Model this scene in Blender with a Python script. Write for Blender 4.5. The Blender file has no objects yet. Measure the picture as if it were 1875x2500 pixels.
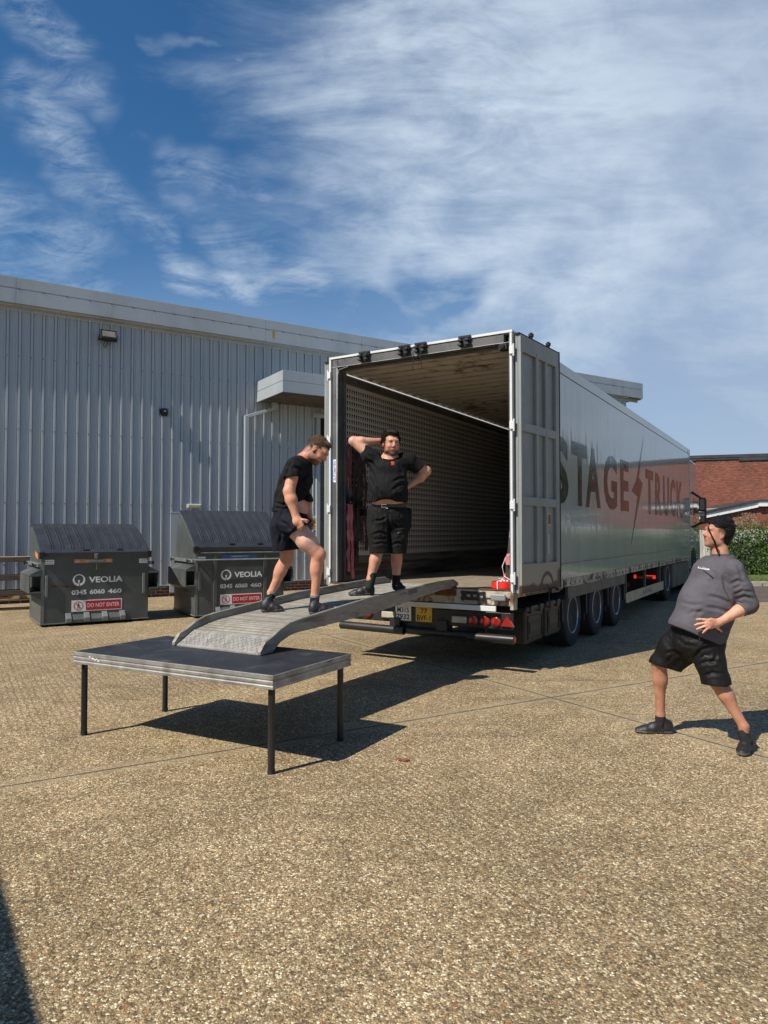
import bpy, bmesh, math, random
import numpy as np
from math import radians, sin, cos, pi, atan2, sqrt
from mathutils import Vector, Matrix
from mathutils.bvhtree import BVHTree
random.seed(7); np.random.seed(7)
SC = bpy.context.scene; COL = SC.collection

# ------------------------------------------------------------------ camera
F, CH, TH = 1733.0, 1.62, radians(1.65)
cam = bpy.data.cameras.new('camera'); camo = bpy.data.objects.new('camera', cam); COL.objects.link(camo)
cam.sensor_fit = 'VERTICAL'; cam.sensor_height = 36; cam.lens = 36 * F / 2500
camo.location = (0, 0, CH); camo.rotation_euler = (radians(90) + TH, 0, 0)
cam.clip_end = 2000; cam.clip_start = .05
SC.camera = camo
SC.view_settings.view_transform = 'Standard'; SC.view_settings.look = 'None'
SC.view_settings.exposure = 0.25; SC.view_settings.gamma = 1

# ------------------------------------------------------------------ sun and sky
SUN_AZ, SUN_EL = radians(40.3), radians(48)          # direction the rays travel, height of the sun
sd = bpy.data.lights.new('sun', 'SUN'); so = bpy.data.objects.new('sun', sd); COL.objects.link(so)
sd.energy = 5.0; sd.angle = radians(.53); sd.color = (1, .93, .82)
rayv = Vector((cos(SUN_AZ) * cos(SUN_EL), sin(SUN_AZ) * cos(SUN_EL), -sin(SUN_EL)))
so.rotation_euler = rayv.to_track_quat('-Z', 'Y').to_euler()

world = bpy.data.worlds.new("World"); SC.world = world; world.use_nodes = True
wt = world.node_tree; wt.nodes.clear(); WN = wt.nodes; WL = wt.links
def wmath(op, a, b=None, c=None, clamp=False):
    n = WN.new('ShaderNodeMath'); n.operation = op; n.use_clamp = clamp
    for i, v in enumerate((a, b, c)):
        if v is None: continue
        if isinstance(v, (int, float)): n.inputs[i].default_value = v
        else: WL.new(v, n.inputs[i])
    return n.outputs[0]
def wsmooth(x, lo, hi):
    n = WN.new('ShaderNodeMapRange'); n.interpolation_type = 'SMOOTHSTEP'
    WL.new(x, n.inputs[0]); n.inputs[1].default_value = lo; n.inputs[2].default_value = hi
    return n.outputs[0]
def wmix(f, a, b):
    n = WN.new('ShaderNodeMix'); n.data_type = 'RGBA'
    for s, v in ((n.inputs[0], f), (n.inputs[6], a), (n.inputs[7], b)):
        if isinstance(v, (int, float)): s.default_value = v
        elif isinstance(v, tuple): s.default_value = v
        else: WL.new(v, s)
    return n.outputs[2]
sky = WN.new('ShaderNodeTexSky'); sky.sky_type = 'NISHITA'; sky.sun_disc = False
sky.sun_elevation = SUN_EL
sdir = -rayv; sky.sun_rotation = atan2(sdir.x, sdir.y)
sky.air_density = 1.0; sky.dust_density = .4; sky.ozone_density = 2.5
hs = WN.new('ShaderNodeHueSaturation'); hs.inputs['Saturation'].default_value = 1.3; hs.inputs['Value'].default_value = .80
WL.new(sky.outputs[0], hs.inputs['Color'])
geo = WN.new('ShaderNodeTexCoord')
sep = WN.new('ShaderNodeSeparateXYZ'); WL.new(geo.outputs['Generated'], sep.inputs[0])
DX, DY, DZ = sep.outputs
ay = wmath('MAXIMUM', wmath('ABSOLUTE', DY), .12)
U = wmath('DIVIDE', DX, ay); V = wmath('DIVIDE', DZ, ay)
comb = WN.new('ShaderNodeCombineXYZ'); WL.new(U, comb.inputs[0]); WL.new(V, comb.inputs[1])
def wnoise(scale, detail, rough, dist=0, vec=None, sx=1, sy=1, rot=0, off=(0, 0, 0)):
    mp = WN.new('ShaderNodeMapping'); WL.new(vec or comb.outputs[0], mp.inputs[0])
    mp.inputs['Scale'].default_value = (sx, sy, 1); mp.inputs['Rotation'].default_value = (0, 0, rot); mp.inputs['Location'].default_value = off
    n = WN.new('ShaderNodeTexNoise'); WL.new(mp.outputs[0], n.inputs['Vector'])
    n.inputs['Scale'].default_value = scale; n.inputs['Detail'].default_value = detail
    n.inputs['Roughness'].default_value = rough; n.inputs['Distortion'].default_value = dist
    return n.outputs[0]
def uv(px, py):      # picture position of a cloud -> direction on the sky (x/y, z/y)
    d = Vector(((px - 937.5) / F, 0, 0)) + Vector((0, cos(TH), sin(TH))) + Vector((0, -sin(TH), cos(TH))) * (-(py - 1250) / F)
    return d.x / d.y, d.z / d.y
warp = wnoise(3.2, 4, .55, .3); warp2 = wnoise(3.2, 4, .55, .3, off=(7.3, 2.1, 0))
Uw = wmath('ADD', U, wmath('MULTIPLY', wmath('SUBTRACT', warp, .5), .24))
Vw = wmath('ADD', V, wmath('MULTIPLY', wmath('SUBTRACT', warp2, .5), .24))
def capsule(p, q, r, soft=.9):       # soft mask round a segment
    (ax, ay_), (bx, by) = uv(*p), uv(*q); dx, dy = bx - ax, by - ay_; L = max(dx * dx + dy * dy, 1e-6); r = r * .86 / F
    px = wmath('SUBTRACT', Uw, ax); py = wmath('SUBTRACT', Vw, ay_)
    t = wmath('ADD', wmath('MULTIPLY', px, dx / L), wmath('MULTIPLY', py, dy / L), clamp=True)
    ex = wmath('SUBTRACT', px, wmath('MULTIPLY', t, dx)); ey = wmath('SUBTRACT', py, wmath('MULTIPLY', t, dy))
    d = wmath('SQRT', wmath('ADD', wmath('MULTIPLY', ex, ex), wmath('MULTIPLY', ey, ey)))
    return wsmooth(d, r * (1 + soft), r * max(0, 1 - soft))
fine = wnoise(7, 9, .62, .8, sx=.8, sy=1.3, rot=.5); fib = wnoise(5, 8, .6, 1.4, sx=.45, sy=1.8, rot=-.45)
tex = wmath('ADD', wmath('MULTIPLY', fine, .55), wmath('MULTIPLY', fib, .45))
dens = None
for p, q, r, w in [((30, 10), (150, 130), 62, .75), ((20, 230), (210, 240), 55, .55), ((90, 260), (150, 380), 55, .6),
                   ((140, 390), (330, 540), 50, .55), ((340, 520), (400, 640), 40, .65), ((380, 430), (470, 530), 42, .3), ((-20, 520), (160, 600), 90, .6),
                   ((200, 500), (215, 600), 38, .35), ((420, 690), (760, 700), 62, .95), ((400, 380), (620, 450), 52, .5), ((520, 560), (640, 620), 60, .55),
                   ((570, 120), (900, 85), 15, .42), ((370, 110), (520, 80), 14, .28), ((-20, 640), (250, 720), 50, .55), ((760, 480), (1150, 620), 150, .5), ((820, 820), (980, 800), 40, .5)]:
    m = wmath('MULTIPLY', capsule(p, q, r), w)
    dens = m if dens is None else wmath('MAXIMUM', dens, m)
# the broad veil of cloud that fills the right side of the sky
a = wmath('ADD', Uw, wmath('MULTIPLY', wmath('ABSOLUTE', wmath('SUBTRACT', Vw, .48)), -.14))
veil = wsmooth(wmath('ADD', a, wmath('MULTIPLY', wmath('SUBTRACT', wnoise(4.5, 8, .62, 1.0, sx=.55, sy=1.5, rot=-.35, off=(6, 1, 0)), .5), .75)), -.38, .20)
bare = capsule((1020, 700), (1130, 690), 65)
low = capsule((900, 760), (1150, 760), 40)
tex2 = wnoise(8, 10, .66, .9, sx=.65, sy=1.6, rot=-.38, off=(2, 5, 0)); big = wnoise(1.9, 6, .55, .6, off=(3, 9, 0))
mott = wmath('ADD', wmath('MULTIPLY', tex, .5), wmath('ADD', wmath('MULTIPLY', tex2, .25), wmath('MULTIPLY', big, .25)))
wisp = wnoise(16, 9, .7, 1.2, sx=.5, sy=1.5, rot=.75, off=(1, 4, 0))
streak = wmath('MULTIPLY', dens, wsmooth(wmath('ADD', wmath('MULTIPLY', tex, .42), wmath('ADD', wmath('MULTIPLY', tex2, .28), wmath('MULTIPLY', wisp, .30))), .40, .63))
far = wsmooth(wmath('ADD', Uw, wmath('MULTIPLY', big, .25)), -.12, .62)
loose = wmath('ADD', wmath('MULTIPLY', wsmooth(wmath('ADD', wmath('MULTIPLY', mott, .85), wmath('MULTIPLY', wisp, .15)), .38, .60), .88), .17)
vt = wmath('MULTIPLY', veil, wmath('ADD', wmath('MULTIPLY', loose, wmath('SUBTRACT', 1.0, far)), wmath('MULTIPLY', far, wmath('ADD', .80, wmath('MULTIPLY', wsmooth(mott, .40, .60), .17)))))
vt = wmath('SUBTRACT', vt, wmath('MULTIPLY', wmath('MAXIMUM', bare, low), .42), clamp=True)
haze0 = wmath('MULTIPLY', wsmooth(wmath('ADD', V, wmath('MULTIPLY', U, -.12)), .5, .1), .42)
cl = wmath('MAXIMUM', wmath('MAXIMUM', streak, vt), haze0, clamp=True)
cl = wmath('MULTIPLY', cl, .95)
# clouds masked out overhead and behind the viewer to weaken the fill light
cl = wmath('MULTIPLY', cl, wmath('MULTIPLY', wsmooth(DY, .02, .3), wsmooth(V, 1.5, .9)))
bright = capsule((1020, 330), (1250, 430), 420)
# grey-lilac to near-white cloud colour, brightest where the veil is thickest
f2 = wmath('ADD', wmath('MULTIPLY', bright, .60), wmath('MULTIPLY', wsmooth(mott, .36, .62), .50), clamp=True)
f2 = wmath('SUBTRACT', f2, wmath('MULTIPLY', wsmooth(big, .52, .38), .25), clamp=True)
f2 = wmath('MAXIMUM', f2, wmath('MULTIPLY', wsmooth(U, .0, -.3), .8))
SK = .11
ccol = wmix(f2, (.325 / SK, .405 / SK, .535 / SK, 1), (.56 / SK, .655 / SK, .76 / SK, 1))
fin = wmix(cl, hs.outputs[0], ccol)
bg = WN.new('ShaderNodeBackground'); bg.inputs[1].default_value = SK; WL.new(fin, bg.inputs[0])
wo = WN.new('ShaderNodeOutputWorld'); WL.new(bg.outputs[0], wo.inputs[0])

# ------------------------------------------------------------------ geometry helpers
O0 = Vector((0, 0, CH)); FW = Vector((0, cos(TH), sin(TH))); UPV = Vector((0, -sin(TH), cos(TH)))
def at(px, py, Y):       # a point Y metres ahead, seen at (px, py) of the 1875 x 2500 photograph
    d = Vector(((px - 937.5) / F, 0, 0)) + FW + UPV * (-(py - 1250) / F)
    return O0 + d * (Y / d.y)

def tag(o, label=None, cat=None, group=None, kind=None):
    if label: o['label'] = label
    if cat: o['category'] = cat
    if group: o['group'] = group
    if kind: o['kind'] = kind
    return o
def empty(name, loc=(0, 0, 0), rz=0, **k):
    o = bpy.data.objects.new(name, None); COL.objects.link(o); o.location = loc; o.rotation_euler = (0, 0, rz)
    o.empty_display_size = .1
    return tag(o, **k)
class MB:
    def __init__(s): s.v = []; s.f = []; s.mi = []; s.m = 0; s.T = Matrix.Identity(4)
    def add(s, vs, fs):
        b = len(s.v); s.v += [tuple(s.T @ Vector(p)) for p in vs]; s.f += [tuple(b + i for i in f) for f in fs]; s.mi += [s.m] * len(fs)
        return s
    def box(s, x0, x1, y0, y1, z0, z1):
        x0, x1 = min(x0, x1), max(x0, x1); y0, y1 = min(y0, y1), max(y0, y1); z0, z1 = min(z0, z1), max(z0, z1)
        return s.add([(x0, y0, z0), (x1, y0, z0), (x1, y1, z0), (x0, y1, z0), (x0, y0, z1), (x1, y0, z1), (x1, y1, z1), (x0, y1, z1)],
                     [(0, 3, 2, 1), (4, 5, 6, 7), (0, 1, 5, 4), (1, 2, 6, 5), (2, 3, 7, 6), (3, 0, 4, 7)])
    def bar(s, p, q, w, h, up=(0, 0, 1)):
        p, q = Vector(p), Vector(q); d = (q - p).normalized(); up = Vector(up)
        x = d.cross(up).normalized() if abs(d.dot(up)) < .999 else d.cross(Vector((0, 1, 0))).normalized(); y = x.cross(d)
        vs = [c + x * (w / 2 * i) + y * (h / 2 * j) for c in (p, q) for i, j in ((-1, -1), (1, -1), (1, 1), (-1, 1))]
        return s.add(vs, [(0, 3, 2, 1), (4, 5, 6, 7), (0, 1, 5, 4), (1, 2, 6, 5), (2, 3, 7, 6), (3, 0, 4, 7)][0:0] + [(0, 1, 2, 3), (7, 6, 5, 4), (4, 5, 1, 0), (5, 6, 2, 1), (6, 7, 3, 2), (7, 4, 0, 3)])
    def tube(s, pts, r, n=10, cap=True):
        pts = [Vector(p) for p in pts]; rs = r if isinstance(r, (list, tuple)) else [r] * len(pts); vs = []; fs = []
        ref = None
        for i, p in enumerate(pts):
            d = (pts[min(i + 1, len(pts) - 1)] - pts[max(i - 1, 0)]).normalized()
            if ref is None: ref = Vector((0, 0, 1)) if abs(d.z) < .9 else Vector((1, 0, 0))
            x = d.cross(ref).normalized(); y = x.cross(d).normalized(); ref = -y if False else ref
            for k in range(n):
                a = 2 * pi * k / n; vs.append(p + x * (cos(a) * rs[i]) + y * (sin(a) * rs[i]))
        for i in range(len(pts) - 1):
            for k in range(n):
                a, b = i * n + k, i * n + (k + 1) % n; fs.append((a, b, b + n, a + n))
        if cap: fs.append(tuple(range(n - 1, -1, -1))); fs.append(tuple(range((len(pts) - 1) * n, len(pts) * n)))
        return s.add(vs, fs)
    def lathe(s, c, ax, prof, n=32):      # prof: (offset along axis, radius)
        c, ax = Vector(c), Vector(ax).normalized(); x = ax.orthogonal().normalized(); y = ax.cross(x); vs = []; fs = []
        for h, r in prof:
            for k in range(n):
                a = 2 * pi * k / n; vs.append(c + ax * h + x * (cos(a) * r) + y * (sin(a) * r))
        for i in range(len(prof) - 1):
            for k in range(n):
                a, b = i * n + k, i * n + (k + 1) % n; fs.append((a, b, b + n, a + n))
        fs.append(tuple(range(n - 1, -1, -1))); fs.append(tuple(range((len(prof) - 1) * n, len(prof) * n)))
        return s.add(vs, fs)
    def prism(s, poly, y0, y1, axes=(0, 2, 1)):     # polygon in two axes, extruded along the third
        n = len(poly); vs = []
        for y in (y0, y1):
            for p in poly:
                q = [0, 0, 0]; q[axes[0]] = p[0]; q[axes[1]] = p[1]; q[axes[2]] = y; vs.append(tuple(q))
        fs = [tuple(range(n)), tuple(range(2 * n - 1, n - 1, -1))] + [(i, i + n, (i + 1) % n + n, (i + 1) % n) for i in range(n)]
        return s.add(vs, fs)
    def build(s, name, mats, parent=None, bevel=0, smooth=False, seg=2, **k):
        me = bpy.data.meshes.new(name); me.from_pydata(s.v, [], s.f)
        mats = mats if isinstance(mats, (list, tuple)) else [mats]
        for m in mats: me.materials.append(m)
        if len(mats) > 1: me.polygons.foreach_set('material_index', s.mi)
        bm = bmesh.new(); bm.from_mesh(me); bmesh.ops.recalc_face_normals(bm, faces=bm.faces); bm.to_mesh(me); bm.free()
        if smooth:
            me.polygons.foreach_set('use_smooth', [True] * len(me.polygons))
            me.set_sharp_from_angle(angle=radians(38))
        o = bpy.data.objects.new(name, me); COL.objects.link(o)
        if parent: o.parent = parent
        if bevel:
            b = o.modifiers.new('bevel', 'BEVEL'); b.width = bevel; b.segments = seg; b.limit_method = 'ANGLE'; b.angle_limit = radians(40)
        return tag(o, **k)
def build_each(g, name, mats, parent, **k):
    """every connected piece becomes an object of its own"""
    par = list(range(len(g.v)))
    def fd(i):
        while par[i] != i: par[i] = par[par[i]]; i = par[i]
        return i
    for f in g.f:
        for i in f[1:]: par[fd(i)] = fd(f[0])
    gr = {}
    for f in g.f: gr.setdefault(fd(f[0]), []).append(f)
    out = []
    for fs in gr.values():
        ids = sorted({i for f in fs for i in f}); mp = {a: b for b, a in enumerate(ids)}; q = MB(); q.add([g.v[i] for i in ids], [tuple(mp[i] for i in f) for f in fs]); out.append(q.build(name, mats, parent, **k))
    return out
def copy_tree(o, parent=None):
    c = o.copy(); COL.objects.link(c)
    if parent: c.parent = parent
    for ch in o.children: copy_tree(ch, c)
    return c
# letters: returns (verts, faces) with x to the right, y up, unit height caps
_tc = {}
def glyphs(s, bold=.0, res=4):
    key = (s, bold, res)
    if key in _tc: return _tc[key]
    cu = bpy.data.curves.new('txt', 'FONT'); cu.body = s; cu.offset = bold; cu.resolution_u = res; cu.fill_mode = 'FRONT'
    o = bpy.data.objects.new('txt', cu); COL.objects.link(o)
    dg = bpy.context.evaluated_depsgraph_get(); me = bpy.data.meshes.new_from_object(o.evaluated_get(dg))
    vs = [tuple(v.co) for v in me.vertices]; fs = [tuple(p.vertices) for p in me.polygons]
    bpy.data.objects.remove(o); bpy.data.curves.remove(cu); bpy.data.meshes.remove(me)
    _tc[key] = (vs, fs); return vs, fs
def text_fit(mb, s, org, ex, ez, x0, x1, z0, z1, bold=.0, off=0, shear=0):
    """letters filling the rectangle x0..x1, z0..z1 of the plane org + ex*x + ez*z"""
    vs, fs = glyphs(s, bold); xs = [v[0] for v in vs]; ys = [v[1] for v in vs]
    ax, bx, ay_, by = min(xs), max(xs), min(ys), max(ys); org, ex, ez = Vector(org), Vector(ex), Vector(ez); nn = ex.cross(ez).normalized()
    out = []
    for v in vs:
        zz = (v[1] - ay_) / (by - ay_); X = x0 + (v[0] - ax) / (bx - ax) * (x1 - x0) + shear * zz; Z = z0 + zz * (z1 - z0)
        out.append(org + ex * X + ez * Z + nn * off)
    mb.add(out, fs)

# ------------------------------------------------------------------ materials
def nodemat(name):
    m = bpy.data.materials.new(name); m.use_nodes = True; nt = m.node_tree; b = nt.nodes['Principled BSDF']
    return m, nt, b
class NT:
    def __init__(s, nt): s.nt = nt
    def n(s, t, **k):
        x = s.nt.nodes.new(t)
        for a, v in k.items(): setattr(x, a, v)
        return x
    def l(s, a, b): s.nt.links.new(a, b)
    def m(s, op, a, b=None, c=None, clamp=False):
        n = s.n('ShaderNodeMath', operation=op, use_clamp=clamp)
        for i, v in enumerate((a, b, c)):
            if v is None: continue
            if isinstance(v, (int, float)): n.inputs[i].default_value = v
            else: s.l(v, n.inputs[i])
        return n.outputs[0]
    def ss(s, x, lo, hi, a=0, b=1):
        n = s.n('ShaderNodeMapRange', interpolation_type='SMOOTHSTEP'); s.l(x, n.inputs[0])
        for i, v in enumerate((lo, hi, a, b)): n.inputs[i + 1].default_value = v
        return n.outputs[0]
    def mix(s, f, a, b, mode='MIX'):
        n = s.n('ShaderNodeMix', data_type='RGBA', blend_type=mode)
        for so_, v in ((n.inputs[0], f), (n.inputs[6], a), (n.inputs[7], b)):
            if isinstance(v, (int, float)): so_.default_value = v
            elif isinstance(v, tuple): so_.default_value = v if len(v) == 4 else v + (1,)
            else: s.l(v, so_)
        return n.outputs[2]
    def coord(s, kind='Object', scale=(1, 1, 1), rot=(0, 0, 0), loc=(0, 0, 0)):
        tc = s.n('ShaderNodeTexCoord'); mp = s.n('ShaderNodeMapping'); s.l(tc.outputs[kind], mp.inputs[0])
        mp.inputs['Scale'].default_value = scale; mp.inputs['Rotation'].default_value = rot; mp.inputs['Location'].default_value = loc
        return mp.outputs[0]
    def noise(s, vec, scale, detail=4, rough=.5, dist=0):
        n = s.n('ShaderNodeTexNoise'); s.l(vec, n.inputs['Vector']); n.inputs['Scale'].default_value = scale
        n.inputs['Detail'].default_value = detail; n.inputs['Roughness'].default_value = rough; n.inputs['Distortion'].default_value = dist
        return n.outputs[0]
    def bump(s, h, strength, dist, bsdf):
        b = s.n('ShaderNodeBump'); b.inputs['Strength'].default_value = strength; b.inputs['Distance'].default_value = dist
        s.l(h, b.inputs['Height']); s.l(b.outputs[0], bsdf.inputs['Normal']); return b
    def ramp(s, x, stops, const=False):
        r = s.n('ShaderNodeValToRGB'); s.l(x, r.inputs[0]); e = r.color_ramp.elements
        if const: r.color_ramp.interpolation = 'CONSTANT'
        while len(e) < len(stops): e.new(.5)
        for el, (p, c) in zip(e, stops): el.position = p; el.color = c + (1,) if len(c) == 3 else c
        return r.outputs[0]
def mat(name, col, rough=.5, metal=0, var=.12, vs=3.0, grime=None, gs=2.0, gt=(.5, .75), bump=0, bs=40, spec=.5, stretch=(1, 1, 1), coat=0):
    """paint, plastic, metal: base colour with blotchy variation, optional patches of a second colour, fine bump"""
    m, nt, b = nodemat(name); N = NT(nt); co = N.coord('Object', stretch)
    n1 = N.noise(co, vs, 6, .6); c = tuple(col)
    lo = tuple(x * (1 - var) for x in c); hi = tuple(min(1, x * (1 + var)) for x in c)
    out = N.mix(N.ss(n1, .3, .7), lo, hi)
    if grime:
        g = N.ss(N.noise(co, gs, 9, .65, .3), gt[0], gt[1]); out = N.mix(g, out, tuple(grime))
    N.l(out, b.inputs['Base Color']); b.inputs['Metallic'].default_value = metal
    r = N.ss(N.noise(co, vs * 2.3, 5, .6), .25, .75, max(0, rough - .08), min(1, rough + .1)); N.l(r, b.inputs['Roughness'])
    b.inputs['Specular IOR Level'].default_value = spec; b.inputs['Coat Weight'].default_value = coat
    if bump: N.bump(N.noise(co, bs, 5, .6), bump, .01, b)
    return m
M = {}
M['white_paint'] = mat('white_paint', (.62, .63, .62), .4, var=.06, grime=(.3, .29, .26), gs=3, gt=(.58, .8))
M['grey_paint'] = mat('grey_paint', (.22, .235, .23), .45, var=.08, grime=(.16, .14, .11), gs=2.2, gt=(.6, .8))
M['black_plastic'] = mat('black_plastic', (.018, .018, .019), .45, var=.2, bump=.15, bs=60)
M['black_metal'] = mat('black_metal', (.016, .016, .017), .38, var=.25, grime=(.06, .05, .04), gt=(.62, .8))
M['dark_rubber'] = mat('dark_rubber', (.016, .016, .017), .8, var=.2, bump=.3, bs=30)
M['galv'] = mat('galv', (.42, .43, .43), .42, .6, var=.15, grime=(.2, .19, .17), bump=.05)
M['alu'] = mat('alu', (.47, .45, .40), .42, .75, var=.18, vs=6, grime=(.22, .2, .17), gs=5, gt=(.5, .8), bump=.12, bs=90)
M['rim'] = mat('rim', (.42, .43, .44), .35, .7, var=.1, grime=(.12, .11, .1), gs=6)
M['red_lens'] = mat('red_lens', (.30, .012, .008), .15, var=.2, coat=.6)
M['lens_grey'] = mat('lens_grey', (.17, .16, .13), .3, var=.1)
M['lamp_glass'] = mat('lamp_glass', (.40, .37, .29), .25, var=.15, coat=.5)
M['white_sign'] = mat('white_sign', (.78, .78, .76), .45, var=.03)
M['red_sign'] = mat('red_sign', (.50, .015, .03), .45, var=.05)
M['blue_sign'] = mat('blue_sign', (.03, .13, .38), .45, var=.08)
M['orange_sign'] = mat('orange_sign', (.62, .22, .06), .5, var=.12)
M['yellow_sign'] = mat('yellow_sign', (.72, .42, .02), .5, var=.06)
M['black_ink'] = mat('black_ink', (.015, .015, .015), .5, var=.05)
M['white_ink'] = mat('white_ink', (.72, .73, .72), .5, var=.04)
M['rust'] = mat('rust', (.13, .055, .025), .9, var=.4, vs=9, grime=(.04, .025, .018), gs=7, bump=.5, bs=50)
M['wood_dark'] = mat('wood_dark', (.095, .07, .048), .8, var=.35, vs=5, stretch=(.4, 4, 4), grime=(.05, .035, .025), bump=.3)
M['wood_pale'] = mat('wood_pale', (.42, .3, .17), .8, var=.25, vs=5, stretch=(.4, 4, 4), bump=.3)
# ------------------------------------------------------------------ ground
YA = radians(31.0)      # the slab joints, the warehouse and the lorry share roughly one grid
def ground_mat():
    m, nt, b = nodemat('exposed_aggregate_concrete'); N = NT(nt); co = N.coord('Object')
    jr = N.n('ShaderNodeMapping'); N.l(co, jr.inputs[0]); jr.vector_type = 'POINT'
    jr.inputs['Rotation'].default_value = (0, 0, -YA)
    c, s_ = cos(YA), sin(YA); x0, y0 = 1.64, 7.02
    jr.inputs['Location'].default_value = (-(x0 * c + y0 * s_), -(-x0 * s_ + y0 * c), 0)
    sp = N.n('ShaderNodeSeparateXYZ'); N.l(jr.outputs[0], sp.inputs[0])
    wob = N.m('MULTIPLY', N.m('SUBTRACT', N.noise(co, 6, 3), .5), .022)
    def joint(v):
        q = N.m('ADD', N.m('MULTIPLY', v, .2), .5); fr = N.m('SUBTRACT', q, N.m('FLOOR', q))
        return N.m('ADD', N.m('MULTIPLY', N.m('ABSOLUTE', N.m('SUBTRACT', fr, .5)), 5.0), wob)
    jd = N.m('MINIMUM', joint(sp.outputs[0]), joint(sp.outputs[1]))
    line = N.ss(jd, .015, .006); band = N.ss(jd, .15, .07)
    warp = N.n('ShaderNodeMix', data_type='VECTOR'); 
    def voro(scale, feat='F1', vec=co):
        v = N.n('ShaderNodeTexVoronoi', feature=feat); N.l(vec, v.inputs['Vector']); v.inputs['Scale'].default_value = scale; return v
    nz = N.n('ShaderNodeTexNoise'); N.l(co, nz.inputs['Vector']); nz.inputs['Scale'].default_value = 60; nz.inputs['Detail'].default_value = 2
    wv = N.n('ShaderNodeVectorMath', operation='MULTIPLY_ADD'); N.l(nz.outputs['Color'], wv.inputs[0]); wv.inputs[1].default_value = (.012, .012, .012); N.l(co, wv.inputs[2])
    va = voro(105, vec=wv.outputs[0]); vb = voro(52, vec=wv.outputs[0]); vc = voro(24, vec=wv.outputs[0])
    ra = N.n('ShaderNodeSeparateColor'); N.l(va.outputs['Color'], ra.inputs[0])
    rb = N.n('ShaderNodeSeparateColor'); N.l(vb.outputs['Color'], rb.inputs[0])
    rc = N.n('ShaderNodeSeparateColor'); N.l(vc.outputs['Color'], rc.inputs[0])
    pa = N.ramp(ra.outputs[0], [(0, (.075, .05, .028)), (.16, (.17, .115, .062)), (.34, (.29, .215, .125)), (.52, (.36, .28, .17)), (.68, (.22, .16, .09)), (.8, (.52, .43, .29)), (.9, (.3, .165, .075)), (.95, (.72, .64, .48)), (.985, (.1, .09, .085))], True)
    pb = N.ramp(rb.outputs[1], [(0, (.10, .07, .042)), (.25, (.27, .19, .105)), (.5, (.45, .36, .23)), (.72, (.62, .54, .38)), (.88, (.26, .12, .05)), (.95, (.07, .06, .058))], True)
    pc = N.ramp(rc.outputs[1], [(0, (.33, .25, .15)), (.3, (.58, .50, .36)), (.55, (.28, .12, .055)), (.75, (.06, .052, .05)), (.88, (.5, .25, .07))], True)
    col = N.mix(N.m('MULTIPLY', N.m('GREATER_THAN', rb.outputs[0], .62), N.ss(vb.outputs['Distance'], .5, .38)), pa, pb)
    col = N.mix(N.m('MULTIPLY', N.m('GREATER_THAN', rc.outputs[0], .93), N.ss(vc.outputs['Distance'], .30, .22)), col, pc)
    col = N.mix(.12, col, (.38, .30, .175))
    gap = N.ss(va.outputs['Distance'], .42, .62)
    col = N.mix(N.m('MULTIPLY', gap, .50), col, (.07, .048, .028))
    # patches: worn, dusty and stained areas
    n1 = N.noise(co, .55, 6, .62, .4); n2 = N.noise(co, 3.1, 6, .65, .2); n3 = N.noise(co, 22, 4, .6); n0 = N.noise(co, 9, 5, .65)
    k = N.m('ADD', N.m('ADD', N.m('MULTIPLY', n1, .45), N.m('MULTIPLY', n2, .38)), N.m('ADD', N.m('MULTIPLY', n3, .22), N.m('MULTIPLY', n0, .22)))
    col = N.mix(1.0, col, N.ramp(N.ss(k, .42, .86), [(0, (.88, .87, .81)), (.5, (1.36, 1.36, 1.27)), (1, (1.86, 1.86, 1.76))]), 'MULTIPLY')
    # raking marks left by the brush, running across the bays
    rk = N.n('ShaderNodeTexWave'); N.l(jr.outputs[0], rk.inputs['Vector']); rk.bands_direction = 'X'; rk.inputs['Scale'].default_value = 5.2; rk.inputs['Distortion'].default_value = 2.4; rk.inputs['Detail'].default_value = 3; rk.inputs['Detail Scale'].default_value = 1.5
    rmask = N.ss(N.noise(co, .35, 3, .5), .42, .62)
    col = N.mix(N.m('MULTIPLY', N.m('MULTIPLY', N.ss(rk.outputs[0], .55, .95), rmask), .34), col, (.09, .065, .04))
    col = N.mix(N.m('MULTIPLY', band, .42), col, (.36, .29, .185))
    col = N.mix(N.m('MULTIPLY', line, .75), col, (.045, .03, .018))
    N.l(col, b.inputs['Base Color']); b.inputs['Roughness'].default_value = .82; b.inputs['Specular IOR Level'].default_value = .3
    # tyre tracks and old stains
    tk = N.noise(N.coord('Object', (.16, 2.6, 1), (0, 0, -.55)), 1.0, 4, .55, .2); stn = N.noise(co, .9, 5, .7, .8)
    col = N.mix(N.m('MULTIPLY', N.ss(tk, .58, .70), .26), col, (.10, .08, .055)); col = N.mix(N.m('MULTIPLY', N.ss(stn, .66, .73), .30), col, (.08, .062, .045))
    N.l(col, b.inputs['Base Color'])
    h = N.m('SUBTRACT', N.m('MULTIPLY', N.ss(va.outputs['Distance'], .6, .1), .6), N.m('MULTIPLY', line, 2.0))
    h = N.m('ADD', h, N.m('MULTIPLY', ra.outputs[1], .5))
    N.bump(h, .85, .006, b)
    return m
M['ground'] = ground_mat()
g = MB(); g.add([(-300, -200, 0), (300, -200, 0), (300, 500, 0), (-300, 500, 0)], [(0, 1, 2, 3)])
g.build('concrete_yard', M['ground'], kind='structure')
M['asphalt'] = mat('asphalt', (.085, .068, .054), .85, var=.3, vs=1.5, grime=(.16, .125, .09), gs=6, bump=.6, bs=90)
g = MB(); g.add([(7.4, 16.4, .004), (11, 16.9, .004), (60, 18.0, .004), (60, 23.0, .004), (5.0, 20.9, .004), (6.2, 17.2, .004)], [(0, 1, 2, 3, 4, 5)])
g.build('asphalt_road', M['asphalt'], kind='structure')
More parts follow.
